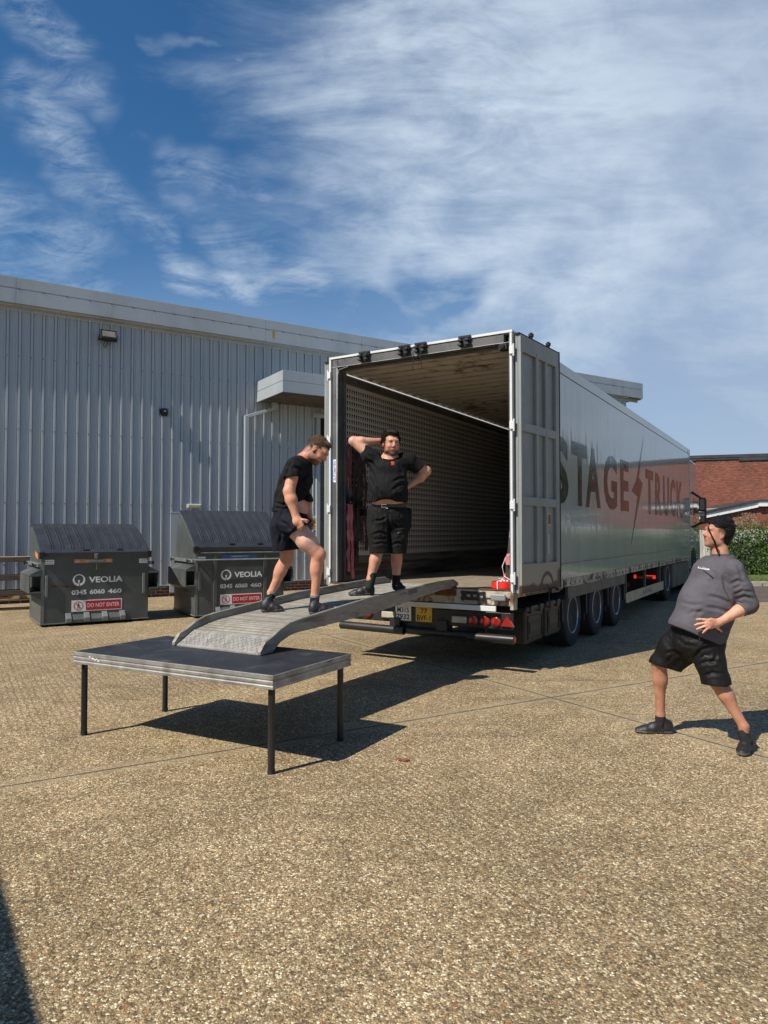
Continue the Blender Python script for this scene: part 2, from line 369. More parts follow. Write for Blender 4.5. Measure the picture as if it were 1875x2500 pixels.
M['grass'] = mat('grass', (.085, .125, .028), .85, var=.45, vs=8, grime=(.18, .19, .05), gs=30, gt=(.5, .7), bump=.8, bs=60)
def yk(x): return 21.0 + (x - 5) * .042
g = MB(); xs = np.linspace(4, 62, 60); rows = []
for j in range(4): rows += [(x, yk(x) + .16 + j * 1.1, .13 + .03 * sin(x * 3 + j) + (.0 if j == 0 else .04)) for x in xs]
g.add(rows + [(62, 60, .1), (4, 60, .1)], [(j * 60 + i, j * 60 + i + 1, (j + 1) * 60 + i + 1, (j + 1) * 60 + i) for j in range(3) for i in range(59)])
g.build('grass_verge', M['grass'], kind='structure', smooth=True)
g = MB(); rr = random.Random(3)
for i in range(9000):
    x = rr.uniform(8, 26); y = yk(x) + .2 + rr.random() ** 1.3 * 2.6; h = rr.uniform(.03, .10); a = rr.uniform(0, 6.28); w = .012
    g.add([(x - w * cos(a), y - w * sin(a), .12), (x + w * cos(a), y + w * sin(a), .12), (x + rr.uniform(-.03, .03), y + rr.uniform(-.03, .03), .15 + h)], [(0, 1, 2)])
g.build('grass_blades', M['grass'], kind='stuff', label='short rough green grass along the kerb below the hedge', cat='grass')
M['kerb'] = mat('kerb', (.33, .30, .25), .85, var=.2, vs=4, grime=(.14, .12, .1), gs=5, bump=.4)
g = MB(); x = 4.0
while x < 60: g.box(x, x + .9, yk(x), yk(x) + .16, 0, .15); x += .912
g.build('kerb', M['kerb'], bevel=.015, kind='structure')

# ------------------------------------------------------------------ steel clad warehouse
BA = atan2(.531, .847); B0 = Vector((-4.19, 18.85, 0))
wh = empty('warehouse', B0, BA, label='long grey ribbed steel warehouse with deep eaves fascia and brick plinth', cat='building')
def clad_mat():
    m, nt, b = nodemat('cladding_steel'); N = NT(nt); co = N.coord('Object')
    n1 = N.noise(co, .7, 5, .6); st = N.noise(N.coord('Object', (9, 9, .25)), 1.3, 5, .6); n3 = N.noise(co, 14, 4, .6)
    k = N.m('ADD', N.m('MULTIPLY', n1, .4), N.m('ADD', N.m('MULTIPLY', st, .45), N.m('MULTIPLY', n3, .15)))
    col = N.ramp(k, [(.3, (.32, .352, .378)), (.5, (.395, .428, .455)), (.7, (.455, .485, .508))])
    N.l(col, b.inputs['Base Color']); N.l(N.ss(k, .3, .7, .3, .5), b.inputs['Roughness']); b.inputs['Metallic'].default_value = .12
    N.bump(N.noise(N.coord('Object', (1, 1, .35)), 1.6, 3, .5), .35, .03, b)
    return m
M['clad'] = clad_mat()
M['fascia'] = mat('fascia_steel', (.37, .405, .43), .38, .1, var=.08, vs=.9, grime=(.29, .315, .33), gs=1.4, gt=(.5, .8), stretch=(1, 1, .4))
M['bolt'] = mat('bolt', (.05, .05, .055), .5, .3)
P = .25
def rib_profile(t0, t1, y=0.0):
    pts = []; t = t0
    k = 0
    while t < t1 - 1e-6:
        for dx, dy in ((0, 0), (.001, .022), (.014, .022), (.018, -.036), (.062, -.036), (.066, .022), (.079, .022), (.08, 0), (.118, 0), (.123, -.009), (.137, -.009), (.142, 0), (.182, 0), (.187, -.009), (.201, -.009), (.206, 0)):
            pts.append((t + dx, y + dy))
        t += P
    pts.append((t, y)); return pts
def clad(t0, t1, z0, z1, name):
    pr = rib_profile(t0, t1); n = len(pr); g = MB()
    zs = [z0, z1]
    vs = [(x, y, z) for z in zs for x, y in pr]
    g.add(vs, [(i, i + 1, i + 1 + n, i + n) for i in range(n - 1)])
    o = g.build(name, M['clad'], wh)
    return o
clad(-27.0 + .01, 15.9, .3, 6.86, 'wall_cladding')
g = MB(); g.box(-27, 15.9, .03, 30, .25, 6.9); g.box(-27, 15.9, .012, 30, 6.9, 7.0)
g.build('wall_core', M['clad'], wh)
def brick_mat(name, c1, c2, mortar, w=.225, h=.075, ax='XZ', msize=.012, extra=None):
    m, nt, b = nodemat(name); N = NT(nt); tc = N.n('ShaderNodeTexCoord'); sp = N.n('ShaderNodeSeparateXYZ'); N.l(tc.outputs['Object'], sp.inputs[0])
    cb = N.n('ShaderNodeCombineXYZ'); N.l(N.m('ADD', sp.outputs[0], sp.outputs[1]), cb.inputs[0]); N.l(sp.outputs[2], cb.inputs[1])
    br = N.n('ShaderNodeTexBrick'); N.l(cb.outputs[0], br.inputs[0]); br.inputs['Scale'].default_value = 1; br.inputs['Brick Width'].default_value = w
    br.inputs['Row Height'].default_value = h; br.inputs['Mortar Size'].default_value = msize; br.inputs['Mortar Smooth'].default_value = .3; br.inputs['Bias'].default_value = 0
    br.inputs['Color1'].default_value = c1 + (1,); br.inputs['Color2'].default_value = c2 + (1,); br.inputs['Mortar'].default_value = mortar + (1,)
    co = N.coord('Object'); n1 = N.noise(co, .8, 6, .6); n2 = N.noise(N.coord('Object', (4, 4, 13)), 1.5, 3, .6); n3 = N.noise(co, 6, 5, .7)
    col = N.mix(1.0, br.outputs['Color'], N.ramp(n2, [(.3, (.55, .5, .5)), (.5, (.95, .92, .9)), (.68, (1.3, 1.3, 1.3)), (.8, (1.9, 1.7, 1.6))]), 'MULTIPLY')
    col = N.mix(1.0, col, N.ramp(n1, [(.3, (.75, .72, .7)), (.7, (1.2, 1.2, 1.2))]), 'MULTIPLY')
    col = N.mix(N.m('MULTIPLY', N.ss(n3, .58, .75), .4), col, extra or (.05, .03, .025))
    N.l(col, b.inputs['Base Color']); b.inputs['Roughness'].default_value = .85
    N.bump(N.m('ADD', N.m('MULTIPLY', br.outputs['Fac'], -1), N.m('MULTIPLY', n3, .5)), .6, .012, b)
    return m
M['brick_plinth'] = brick_mat('plinth_brick', (.13, .05, .035), (.085, .032, .025), (.30, .27, .24))
g = MB(); g.box(-27, 15.9, .02, .3, 0, .27); g.build('brick_plinth', M['brick_plinth'], wh)
g = MB(); g.box(-27, 15.9, -.05, .02, .268, .305); g.build('base_flashing', M['fascia'], wh)
# fascia: an upper and a lower band with a recessed joint, panel joints and bolts
g = MB(); x = -27.0; ends = [-27.0] + [-26.2 + 3.02 * i for i in range(0, 15)]
ends = [e for e in ends if e < 16.6] + [16.66]
for a, b_ in zip(ends[:-1], ends[1:]):
    g.box(a + .002, b_ - .002, -.275, 0, 7.155, 7.41); g.box(a + .002, b_ - .002, -.275, 0, 6.81, 7.125)
g.box(-27, 16.65, -.262, 0, 7.12, 7.16); g.box(-27, 16.65, -.19, .02, 6.775, 6.815); g.box(-27, 16.66, -.03, .02, 6.70, 6.78)
g.build('fascia', M['fascia'], wh, bevel=.006)
g = MB()
for i in range(-27 * 2, 33):
    g.box(i * .5 - .009, i * .5 + .009, -.283, -.262, 7.131, 7.149)
for i in range(-108, 64):
    x = i * .25 + .037
    for z in (5.66, 3.98, 2.3, .9): g.box(x - .010, x + .010, -.046, -.036, z - .010, z + .010)
    g.box(x - .008, x + .008, -.036, -.029, 6.735, 6.75)
g.build('fixing_bolt', M['bolt'], wh, kind='stuff')
# far gable end: the roof oversails the end wall
g = MB(); g.box(15.9, 16.65, -.27, 12, 6.815, 7.41); g.build('eaves_return', M['fascia'], wh, bevel=.006)
M['soffit'] = mat('soffit', (.10, .09, .08), .8, var=.3)
g = MB(); g.box(15.93, 16.6, -.24, 11.9, 6.78, 6.812); g.box(15.96, 16.3, .3, 11.8, 6.6, 6.78); g.build('soffit', M['soffit'], wh)
g = MB(); g.box(-27, 16.65, -.0, 30, 7.41, 7.45); g.build('roof', M['fascia'], wh)
# rust stain below a fascia bolt
m, nt, b = nodemat('rust_stain'); N = NT(nt)
n1 = N.noise(N.coord('Object', (6, 1, 1.2)), 3, 4, .6); N.l(N.ramp(n1, [(.35, (.30, .30, .28)), (.5, (.42, .25, .06)), (.7, (.30, .15, .03))]), b.inputs['Base Color']); b.inputs['Roughness'].default_value = .8
M['rust_stain'] = m
g = MB(); g.prism([(1.15, 7.12), (1.255, 7.12), (1.235, 7.0), (1.225, 6.9), (1.21, 6.9), (1.2, 6.97), (1.18, 6.9), (1.165, 7.02)], -.2775, -.275); g.build('rust_streak', M['rust_stain'], wh)
# porch: projecting canopy, downpipe, recessed entrance
g = MB()
for z0, z1 in ((5.12, 5.385), (5.41, 5.66)):
    g.box(.82, 12.4, -1.78, -1.74, z0 + .045, z1 + .06); g.box(.82, .86, -1.74, -.02, z0 + .045, z1 + .06); g.box(12.36, 12.4, -1.74, -.02, z0 + .045, z1 + .06)
g.box(.83, 12.39, -1.765, -.02, 5.42, 5.46)
cp = g.build('canopy', M['fascia'], wh, bevel=.005)
g = MB(); g.box(.87, 12.35, -1.73, -.03, 5.19, 5.22); g.build('canopy_soffit', M['soffit'], wh)
g = MB(); g.bar((1.3, -.2, 5.02), (.52, -.14, 4.74), .1, .09); g.box(.44, .56, -.19, -.08, .3, 4.76); g.box(1.2, 1.36, -.26, -.12, 4.98, 5.18)
g.build('downpipe', M['fascia'], wh, bevel=.01)
M['door_grey'] = mat('door_grey', (.075, .083, .09), .45, var=.1)
g = MB(); g.box(2.62, 2.74, -.10, 0, .02, 4.95); g.box(7.2, 7.32, -.10, 0, .02, 4.95); g.box(2.5, 7.45, -.11, 0, 4.9, 5.02); f1 = g.build('door_frame', M['fascia'], wh, bevel=.006)
g = MB()
for i in range(28): g.box(2.74, 7.2, -.055 if i % 2 else -.047, -.04, .1 + i * .15, .1 + i * .15 + .146)
g.build('roller_door', M['door_grey'], wh, bevel=.004)
M['void'] = mat('void', (.01, .01, .01), .9)
g = MB(); g.box(2.742, 7.198, -.06, -.045, 4.2, 4.9); g.build('shutter_box', M['void'], wh)
g = MB(); g.box(-1.49, -1.2, -.075, -.035, .1, 2.12); g.box(-1.49, -.1, -.075, -.03, 2.08, 2.14); g.box(-.18, -.1, -.075, -.035, .1, 2.08); g.build('door_surround', M['fascia'], wh, bevel=.005)
g = MB(); g.box(-1.2, -.18, -.06, -.04, .1, 2.08); g.build('fire_door', M['void'], wh)
# things fixed on the wall
TW = Matrix.Translation(B0) @ Matrix.Rotation(BA, 4, 'Z')
def onwall(t, y, z): return TW @ Vector((t, y, z))
fl = empty('floodlight', onwall(-3.07, 0, 6.36), BA, label='black square floodlight high on the ribbed wall', cat='floodlight')
g = MB(); g.box(-.03, .03, -.12, -.038, -.1, -.04); g.bar((-.2, -.14, -.08), (-.2, -.3, 0), .03, .02); g.bar((.2, -.14, -.08), (.2, -.3, 0), .03, .02); g.box(-.21, .21, -.15, -.12, -.1, -.06); g.build('bracket', M['black_metal'], fl)
g = MB(); g.T = Matrix.Translation((0, -.3, 0)) @ Matrix.Rotation(radians(-28), 4, 'X'); g.box(-.19, .19, -.04, .05, -.13, .13); g.box(-.19, .19, -.052, -.04, .115, .13); g.box(-.19, .19, -.052, -.04, -.13, -.09); g.box(-.19, -.165, -.052, -.04, -.09, .115); g.box(.165, .19, -.052, -.04, -.09, .115); g.build('lamp_housing', M['black_metal'], fl, bevel=.006)
g = MB(); g.T = Matrix.Translation((0, -.3, 0)) @ Matrix.Rotation(radians(-28), 4, 'X'); g.box(-.15, .15, -.046, -.04, -.075, .10); g.build('lens', M['lens_grey'], fl)
g = MB(); g.tube([(-.05, -.2, -.1), (-.08, -.12, -.2), (-.02, -.08, -.25), (.02, -.05, -.12)], .008, 6); g.build('cable', M['black_metal'], fl)
sb = empty('sensor_box', onwall(-1.67, 0, 4.67), BA, label='small black box sensor on the wall right of the floodlight', cat='sensor')
g = MB(); g.box(-.11, .11, -.045, -.03, -.1, .1); g.build('backplate', M['black_plastic'], sb, bevel=.005)
g = MB(); g.box(-.075, .085, -.13, -.045, -.045, .06); g.build('housing', M['black_plastic'], sb, bevel=.01)
g = MB()
for x, z in ((-.09, -.08), (.09, -.08), (-.09, .08), (.09, .08)): g.box(x - .01, x + .01, -.05, -.045, z - .01, z + .01)
g.box(-.02, .03, -.134, -.13, .0, .035); build_each(g, 'screw', M['galv'], sb)
bl = empty('bulkhead_light', onwall(-.88, 0, 2.3), BA, label='small white bulkhead light above the tall bin', cat='wall light')
g = MB(); g.box(-.19, .19, -.06, -.03, -.055, .055); g.build('base', M['white_paint'], bl, bevel=.01)
g = MB(); g.box(-.17, .17, -.115, -.06, -.045, .045); g.build('diffuser', M['lamp_glass'], bl, bevel=.02)
ws = empty('warning_sign', onwall(2.575, -.055, 1.89), BA, label='white and yellow caution sign with black triangle beside the roller door', cat='sign')
g = MB(); g.box(-.14, .14, -.004, 0, -.2, .2); g.build('sign_plate', M['white_sign'], ws)
g = MB(); g.add([(-.11, -.006, -.02), (.11, -.006, -.02), (0, -.006, .17)], [(0, 1, 2)]); g.build('warning_triangle', M['black_ink'], ws)
g = MB(); g.add([(-.084, -.008, -.004), (.084, -.008, -.004), (0, -.008, .143)], [(0, 1, 2)]); g.add([(-.12, -.006, -.18), (.12, -.006, -.18), (.12, -.006, -.06), (-.12, -.006, -.06)], [(0, 1, 2, 3)]); g.build('yellow_panel', M['yellow_sign'], ws)
g = MB(); g.add([(-.05, -.01, .015), (.045, -.01, .015), (.03, -.01, .04), (.0, -.01, .055), (-.03, -.01, .045)], [(0, 1, 2, 3, 4)]); g.add([(-.012, -.01, .05), (.014, -.01, .05), (.004, -.01, .1)], [(0, 1, 2)])
text_fit(g, 'CAUTION', (0, -.008, 0), (1, 0, 0), (0, 0, 1), -.1, .1, -.11, -.075, .01); text_fit(g, 'Automatic door', (0, -.008, 0), (1, 0, 0), (0, 0, 1), -.1, .1, -.16, -.13, 0)
g.build('sign_text', M['black_ink'], ws)

# ------------------------------------------------------------------ red brick building and lean-to on the right
M['brick_red'] = brick_mat('red_brick', (.30, .085, .045), (.20, .058, .036), (.15, .10, .08), extra=(.42, .22, .14))
RB = atan2(-1.0, 3.125)
bb = empty('brick_building', (6.0, 35.63, 0), RB, label='tall windowless red brick wall building with a dark flat roof edge', cat='building')
g = MB(); g.box(0, 17.6, 0, 14, 0, 5.02); g.build('brick_wall', M['brick_red'], bb)
M['felt'] = mat('roof_felt', (.035, .037, .042), .7, var=.3, bump=.3)
g = MB(); g.box(-.1, 17.7, -.07, 14.1, 5.05, 5.19)
rr = random.Random(5); x = 0
while x < 17.4:
    w = rr.uniform(.8, 2.6); g.box(x, min(17.6, x + w), -.05 - rr.random() * .012, -.003, 4.99 - rr.uniform(0, .12), 5.05); x += w
g.build('roof_edge', M['felt'], bb)
lt = empty('brick_lean_to', (12.9, 29.2, 0), radians(-8), label='low brick extension with white bargeboard in front of the tall brick building', cat='building')
g = MB(); g.prism([(0, 0), (4.6, 0), (4.6, 2.6), (2.3, 2.62), (.05, 2.12), (0, 2.1)], 0, 4.2); g.build('brick_wall', M['brick_red'], lt)
M['white_board'] = mat('white_board', (.74, .75, .76), .5, var=.08, grime=(.45, .45, .42), gs=3, stretch=(3, 1, 1))
g = MB(); g.prism([(-.15, 2.12), (2.4, 2.66), (2.4, 2.86), (-.15, 2.30)], -.14, -.02); g.prism([(2.4, 2.66), (4.7, 2.66), (4.7, 2.86), (2.4, 2.86)], -.14, -.02); g.build('bargeboard', M['white_board'], lt)
g = MB(); g.prism([(-.2, 2.30), (2.4, 2.862), (4.8, 2.862), (4.8, 2.95), (2.35, 2.95), (-.2, 2.40)], -.2, 4.3); g.build('roof', M['felt'], lt)
g = MB(); g.tube([(3.1, -.2, 2.68), (3.1, -.2, 2.5), (2.75, -.1, 2.3), (2.75, -.1, .2)], .05, 10); g.box(2.3, 3.4, -.22, -.142, 2.68, 2.8); g.build('gutter_pipe', M['white_board'], lt)
g = MB(); g.box(-.9, .9, -.01, .1, 2.42, 2.62); g.build('stone_band', M['kerb'], lt)

# ------------------------------------------------------------------ board fence, hedge, trees
M['fence'] = mat('fence_boards', (.46, .46, .40), .8, var=.25, vs=3, stretch=(6, 6, .5), grime=(.2, .2, .16), gs=2, gt=(.5, .7), bump=.3)
fn = empty('board_fence', (7.0, 28.1, .1), atan2(-.55, 3), label='weathered pale vertical board fence between hedge and brick building', cat='fence')
g = MB(); x = 0; rr = random.Random(8); 
while x < 22:
    h = 1.55 + rr.uniform(-.025, .02) + .012 * x; dy = rr.uniform(0, .02)
    g.prism([(x + .006, -.1), (x + .139, -.1), (x + .139, h - .03), (x + .1, h), (x + .045, h), (x + .006, h - .03)], -.05 + dy, -.03 + dy); x += .145
g.build('boards', M['fence'], fn)
g = MB()
for i in range(13): g.box(i * 1.8, i * 1.8 + .1, 0, .1, -.1, 1.7)
g.box(0, 22, .0 - .028, .0, .3, .4); g.box(0, 22, -.028, 0, 1.2, 1.3); g.build('rails', M['fence'], fn)

def leaf_mat(name, cols, rough=.55):
    m, nt, b = nodemat(name); N = NT(nt); gi = N.n('ShaderNodeNewGeometry')
    out = N.ramp(gi.outputs['Random Per Island'], [(i / len(cols), c) for i, c in enumerate(cols)]); n = N.noise(N.coord('Object'), 1.4, 4, .6)
    out = N.mix(1.0, out, N.ramp(n, [(.3, (.6, .6, .6)), (.7, (1.35, 1.35, 1.3))]), 'MULTIPLY')
    N.l(out, b.inputs['Base Color']); b.inputs['Roughness'].default_value = rough; b.inputs['Subsurface Weight'].default_value = 0
    tr = N.n('ShaderNodeBsdfTranslucent'); N.l(out, tr.inputs[0]); mx = N.n('ShaderNodeMixShader'); mx.inputs[0].default_value = .3
    N.l(b.outputs[0], mx.inputs[1]); N.l(tr.outputs[0], mx.inputs[2]); N.l(mx.outputs[0], nt.nodes['Material Output'].inputs[0])
    return m
M['leaf_hedge'] = leaf_mat('hedge_leaves', [(.03, .06, .012), (.05, .10, .02), (.085, .15, .028), (.12, .19, .04)])
M['leaf_tree'] = leaf_mat('tree_leaves', [(.02, .04, .01), (.04, .075, .018), (.06, .10, .024), (.09, .13, .035)])
M['bark'] = mat('bark', (.11, .085, .06), .9, var=.3, bump=.6)
M['dead'] = mat('dead_twigs', (.30, .24, .15), .9, var=.3)
def leaves(pts, size, rng, up=.3):
    n = len(pts); d = rng.normal(size=(n, 3)); d[:, 2] += up; d /= np.linalg.norm(d, axis=1)[:, None]
    e = rng.normal(size=(n, 3)); e -= (e * d).sum(1)[:, None] * d; e /= np.linalg.norm(e, axis=1)[:, None]; q = np.cross(d, e)
    s = size * rng.uniform(.6, 1.4, n)[:, None]
    v = np.stack([pts - e * s, pts + q * s * .5, pts + e * s, pts - q * s * .5], 1).reshape(-1, 3)
    return v
def np_mesh(name, v, faces, material, parent=None, smooth=False):
    me = bpy.data.meshes.new(name); nf = len(faces); k = faces.shape[1]
    me.vertices.add(len(v)); me.vertices.foreach_set('co', np.asarray(v, np.float32).ravel())
    me.loops.add(nf * k); me.loops.foreach_set('vertex_index', faces.astype(np.int32).ravel())
    me.polygons.add(nf); me.polygons.foreach_set('loop_start', np.arange(0, nf * k, k, dtype=np.int32)); me.polygons.foreach_set('loop_total', np.full(nf, k, np.int32))
    if smooth: me.polygons.foreach_set('use_smooth', np.ones(nf, bool))
    me.update(calc_edges=True)
    for m_ in (material if isinstance(material, list) else [material]): me.materials.append(m_)
    o = bpy.data.objects.new(name, me); COL.objects.link(o)
    if parent: o.parent = parent
    return o
def crown(name, fn_pts, n, size, material, parent, seed):
    rng = np.random.default_rng(seed); pts = fn_pts(rng, n); v = leaves(pts, size, rng); f = np.arange(len(v)).reshape(-1, 4)
    return np_mesh(name, v, f, material, parent)
hd = empty('hedge', (11.75, 24.2, .15), radians(2), label='dense leafy green hedge standing on the grass before the board fence', cat='hedge')
def hpts(rng, n):
    x = rng.uniform(0, 13, n); top = 1.28 + .16 * np.sin(x * 1.7) + .12 * np.sin(x * 4.1 + 1); front = .1 * np.sin(x * 2.3)
    r = rng.uniform(0, 1, n) ** .6; th = rng.uniform(-.15, pi + .15, n); lump = 1 + .12 * np.sin(x * 7 + th * 3) + .08 * np.sin(x * 13 + th * 5)
    y = .75 - np.cos(th) * .75 * r * lump + front; z = .06 + np.sin(th) * top * r * lump
    sh = rng.random(n) < .06; xs_ = np.round(x / .33) * .33 + .1 * np.sin(x * 40) ; z = np.where(sh, top + rng.uniform(-.1, .38, n), z); y = np.where(sh, .7 + rng.normal(size=n) * .25, y); x = np.where(sh, xs_ + rng.normal(size=n) * .03, x)
    return np.stack([x, y, np.maximum(z, 0)], 1)
crown('foliage', hpts, 80000, .042, M['leaf_hedge'], hd, 1)
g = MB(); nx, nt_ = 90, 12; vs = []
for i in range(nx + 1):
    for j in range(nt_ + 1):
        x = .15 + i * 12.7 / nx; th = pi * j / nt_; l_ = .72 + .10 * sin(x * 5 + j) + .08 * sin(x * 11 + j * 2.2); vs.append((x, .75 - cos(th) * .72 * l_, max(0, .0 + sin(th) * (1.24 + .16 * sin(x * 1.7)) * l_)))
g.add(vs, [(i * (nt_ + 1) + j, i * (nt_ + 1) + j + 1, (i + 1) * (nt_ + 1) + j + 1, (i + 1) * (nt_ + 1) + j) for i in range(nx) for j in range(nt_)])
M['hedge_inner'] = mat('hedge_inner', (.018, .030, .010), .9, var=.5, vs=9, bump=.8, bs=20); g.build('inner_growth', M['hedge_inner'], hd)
g = MB(); rr = random.Random(2)
for i in range(60):
    x = rr.uniform(.2, 12.8); p = Vector((x, .75 + rr.uniform(-.3, .1), -.12)); pts = [p]
    for k in range(4): p = p + Vector((rr.uniform(-.15, .15), rr.uniform(-.22, .05), rr.uniform(.15, .32))); pts.append(p)
    g.tube(pts, [.018, .015, .012, .008, .004], 5)
g.build('stems', M['bark'], hd)
db = empty('dead_climber', (14.35, 28.3, 1.0), 0, label='dry brown climbing plant against the low brick extension', cat='plant')
g = MB(); rr = random.Random(12)
for i in range(46):
    p = Vector((rr.uniform(-.3, .3), 0, 0)); pts = [p.copy()]; dx = rr.uniform(-.12, .12)
    for k in range(5): p = p + Vector((dx + rr.uniform(-.1, .1), rr.uniform(-.03, .03), rr.uniform(.15, .33))); pts.append(p.copy())
    g.tube(pts, [.01, .009, .007, .005, .004, .002], 4)
g.build('twigs', M['dead'], db)
def dpts(rng, n):
    z = rng.uniform(.1, 1.4, n); x = rng.normal(size=n) * (.1 + .2 * np.sin(z * 2.2)) + .1 * z; return np.stack([x, rng.normal(size=n) * .08, z], 1)
crown('leaves', dpts, 900, .03, M['dead'], db, 4)
def tree(x, y, h, r, seed, label):
    t = empty('broadleaf_tree', (x, y, 0), 0, label=label, cat='tree', group='trees behind the lawn on the right'); rr = random.Random(seed)
    g = MB(); g.tube([(0, 0, 0), (.1, 0, h * .25), (0, .1, h * .5), (.1, .1, h * .8)], [.28, .2, .15, .05], 10); cs = []
    for k in range(9):
        a = rr.uniform(0, 6.28); z = h * rr.uniform(.35, .85); q = Vector((cos(a) * r * rr.uniform(.3, .75), sin(a) * r * rr.uniform(.3, .75), z)); cs.append(q)
        g.tube([(0, 0, z * .55), q * .5 + Vector((0, 0, z * .32)), q], [.1, .06, .02], 6)
    g.build('trunk', M['bark'], t)
    cs.append(Vector((0, 0, h * .88)))
    def tp(rng, n):
        c = np.array([list(q) for q in cs])[rng.integers(0, len(cs), n)]; d = rng.normal(size=(n, 3)); d /= np.linalg.norm(d, axis=1)[:, None]
        return c + d * (rng.uniform(.2, 1, n) ** .5)[:, None] * r * .48 * np.array([1, 1, .75])
    crown('crown', tp, 7000, .14, M['leaf_tree'], t, seed)
for i, a in enumerate([(27.5, 28, 6.5, 2.9, 11, 'round green tree nearest the end of the brick building'), (33, 26.5, 7.5, 3.2, 12, 'second green tree right of the brick building'),
                       (36, 21, 6.4, 3.0, 13, 'third green tree beyond the road'), (40, 27, 8.5, 3.6, 14, 'tallest green tree at the back of the lawn'), (41, 17, 7.5, 3.2, 15, 'rightmost green tree far along the road'), (30, 33, 8.0, 3.3, 16, 'dark green tree behind the brick building corner')]): tree(*a)
# unseen container added behind the viewer: its shadow falls into the lower left corner
sc = empty('shadow_caster', (-5.32, 4.47, 0), radians(-56.0), label='unseen dark blue corrugated container added left of the yard to cast a shadow', cat='container')
M['cont_blue'] = mat('container_blue', (.04, .08, .14), .5, var=.15, grime=(.10, .06, .04), gs=3, gt=(.6, .8))
L_, W_, H_ = 6.06, 2.44, 2.59
g = MB()
for yy, sg in ((-.04, 1), (-W_ + .04, -1)):
    pts = []; x = .12
    while x < L_ - .25: pts += [(x, yy), (x + .07, yy), (x + .10, yy - sg * .036), (x + .17, yy - sg * .036)]; x += .2
    pts.append((L_ - .1, yy)); n = len(pts); g.add([(a, b_, z) for z in (.15, H_ - .1) for a, b_ in pts], [(i, i + 1, i + 1 + n, i + n) for i in range(n - 1)])
g.box(.06, L_ - .1, -W_ + .1, -.1, .14, .16); g.box(.05, L_ - .1, -W_ + .03, -.03, H_ - .06, H_ - .02); g.box(.05, .09, -W_ + .1, -.1, .15, H_ - .1)
g.build('panels', M['cont_blue'], sc)
g = MB()
for x in (0, L_ - .1):
    for y in (-W_, -.1): g.box(x, x + .1, y, y + .1, 0, H_)
for y in (-W_, -.1):
    for z in (.02, H_ - .12): g.box(.1, L_ - .1, y + .001, y + .099, z, z + .12)
for x in (0, L_ - .1):
    for z in (.02, H_ - .12): g.box(x + .001, x + .099, -W_ + .1, -.1, z, z + .12)
g.build('frame', M['cont_blue'], sc, bevel=.01)
for y0, y1 in ((-W_ + .11, -W_ / 2 - .005), (-W_ / 2 + .005, -.11)):
    g = MB(); g.box(L_ - .06, L_ - .02, y0, y1, .15, H_ - .13); d = g.build('door', M['cont_blue'], sc, bevel=.01)
    g = MB(); 
    for yy in (y0 + .3, y1 - .3): g.tube([(L_ + .005, yy, .1), (L_ + .005, yy, H_ - .08)], .016, 8)
    g.build('lock_bar', M['galv'], d)
# ------------------------------------------------------------------ the semi-trailer (local x forward, y to its left, z up; origin: rear right corner on the ground)
TA = radians(58.9); R0 = Vector((1.465, 8.06, 0))
TT = Matrix.Translation(R0) @ Matrix.Rotation(TA, 4, 'Z')
def TP(a, b, z): return TT @ Vector((a, b, z))
tr = empty('semi_trailer', R0, TA, label='long white box semi-trailer with open rear doors and big lettering', cat='trailer')
LEN = 13.65; WD = 2.55; HT = 3.935
def side_mat():
    m, nt, b = nodemat('glossy_side_panel'); N = NT(nt); co = N.coord('Object'); sp = N.n('ShaderNodeSeparateXYZ'); N.l(co, sp.inputs[0])
    n1 = N.noise(N.coord('Object', (1, 1, .35)), 2.2, 6, .6); n2 = N.noise(N.coord('Object', (.8, 1, 3)), 5, 5, .65)
    q = N.m('DIVIDE', N.m('SUBTRACT', sp.outputs[0], .22), .6); fr = N.m('SUBTRACT', q, N.m('FLOOR', q)); seam = N.m('LESS_THAN', fr, .012)
    col = N.ramp(n1, [(.3, (.33, .35, .335)), (.7, (.39, .41, .39))])
    col = N.mix(N.m('MULTIPLY', N.ss(n2, .5, .8), .25), col, (.33, .33, .29)); col = N.mix(N.m('MULTIPLY', seam, .5), col, (.12, .12, .12))
    N.l(col, b.inputs['Base Color']); b.inputs['Specular IOR Level'].default_value = .5
    N.l(N.ss(n2, .3, .8, .035, .11), b.inputs['Roughness']); b.inputs['Coat Weight'].default_value = .12; b.inputs['Coat Roughness'].default_value = .04
    w = N.n('ShaderNodeTexNoise'); N.l(N.coord('Object', (1, 1, .10)), w.inputs['Vector']); w.inputs['Scale'].default_value = 5.2; w.inputs['Detail'].default_value = 2; w.inputs['Roughness'].default_value = .5
    bp = N.n('ShaderNodeBump'); bp.inputs['Strength'].default_value = .5; bp.inputs['Distance'].default_value = .009; N.l(w.outputs[0], bp.inputs['Height'])
    N.l(bp.outputs[0], b.inputs['Normal']); N.l(bp.outputs[0], b.inputs['Coat Normal'])
    return m
M['side'] = side_mat()
M['letter'] = mat('letter_grey', (.028, .028, .028), .14, var=.05, coat=.0, spec=.5)
M['frame_grey'] = mat('frame_grey', (.09, .09, .088), .5, var=.25, grime=(.05, .04, .03), gs=6)
g = MB(); g.box(.1, LEN, 0, .055, 1.2, 3.785); g.box(.1, LEN, -.004, .056, .985, 1.188); g.box(.1, LEN, -.006, .08, 3.795, HT - .004)
for x in (LEN - .03,): g.box(x, LEN + .004, -.012, .06, .98, HT - .01)
g.build('side_wall', M['side'], tr, bevel=.002)
g = MB(); g.box(.1, LEN - .01, .003, .05, 1.185, 1.203); g.box(.1, LEN, .0, .05, 3.783, 3.797); g.box(LEN - .35, LEN - .26, -.0075, 0, 3.81, 3.88); g.build('panel_joint', M['frame_grey'], tr)
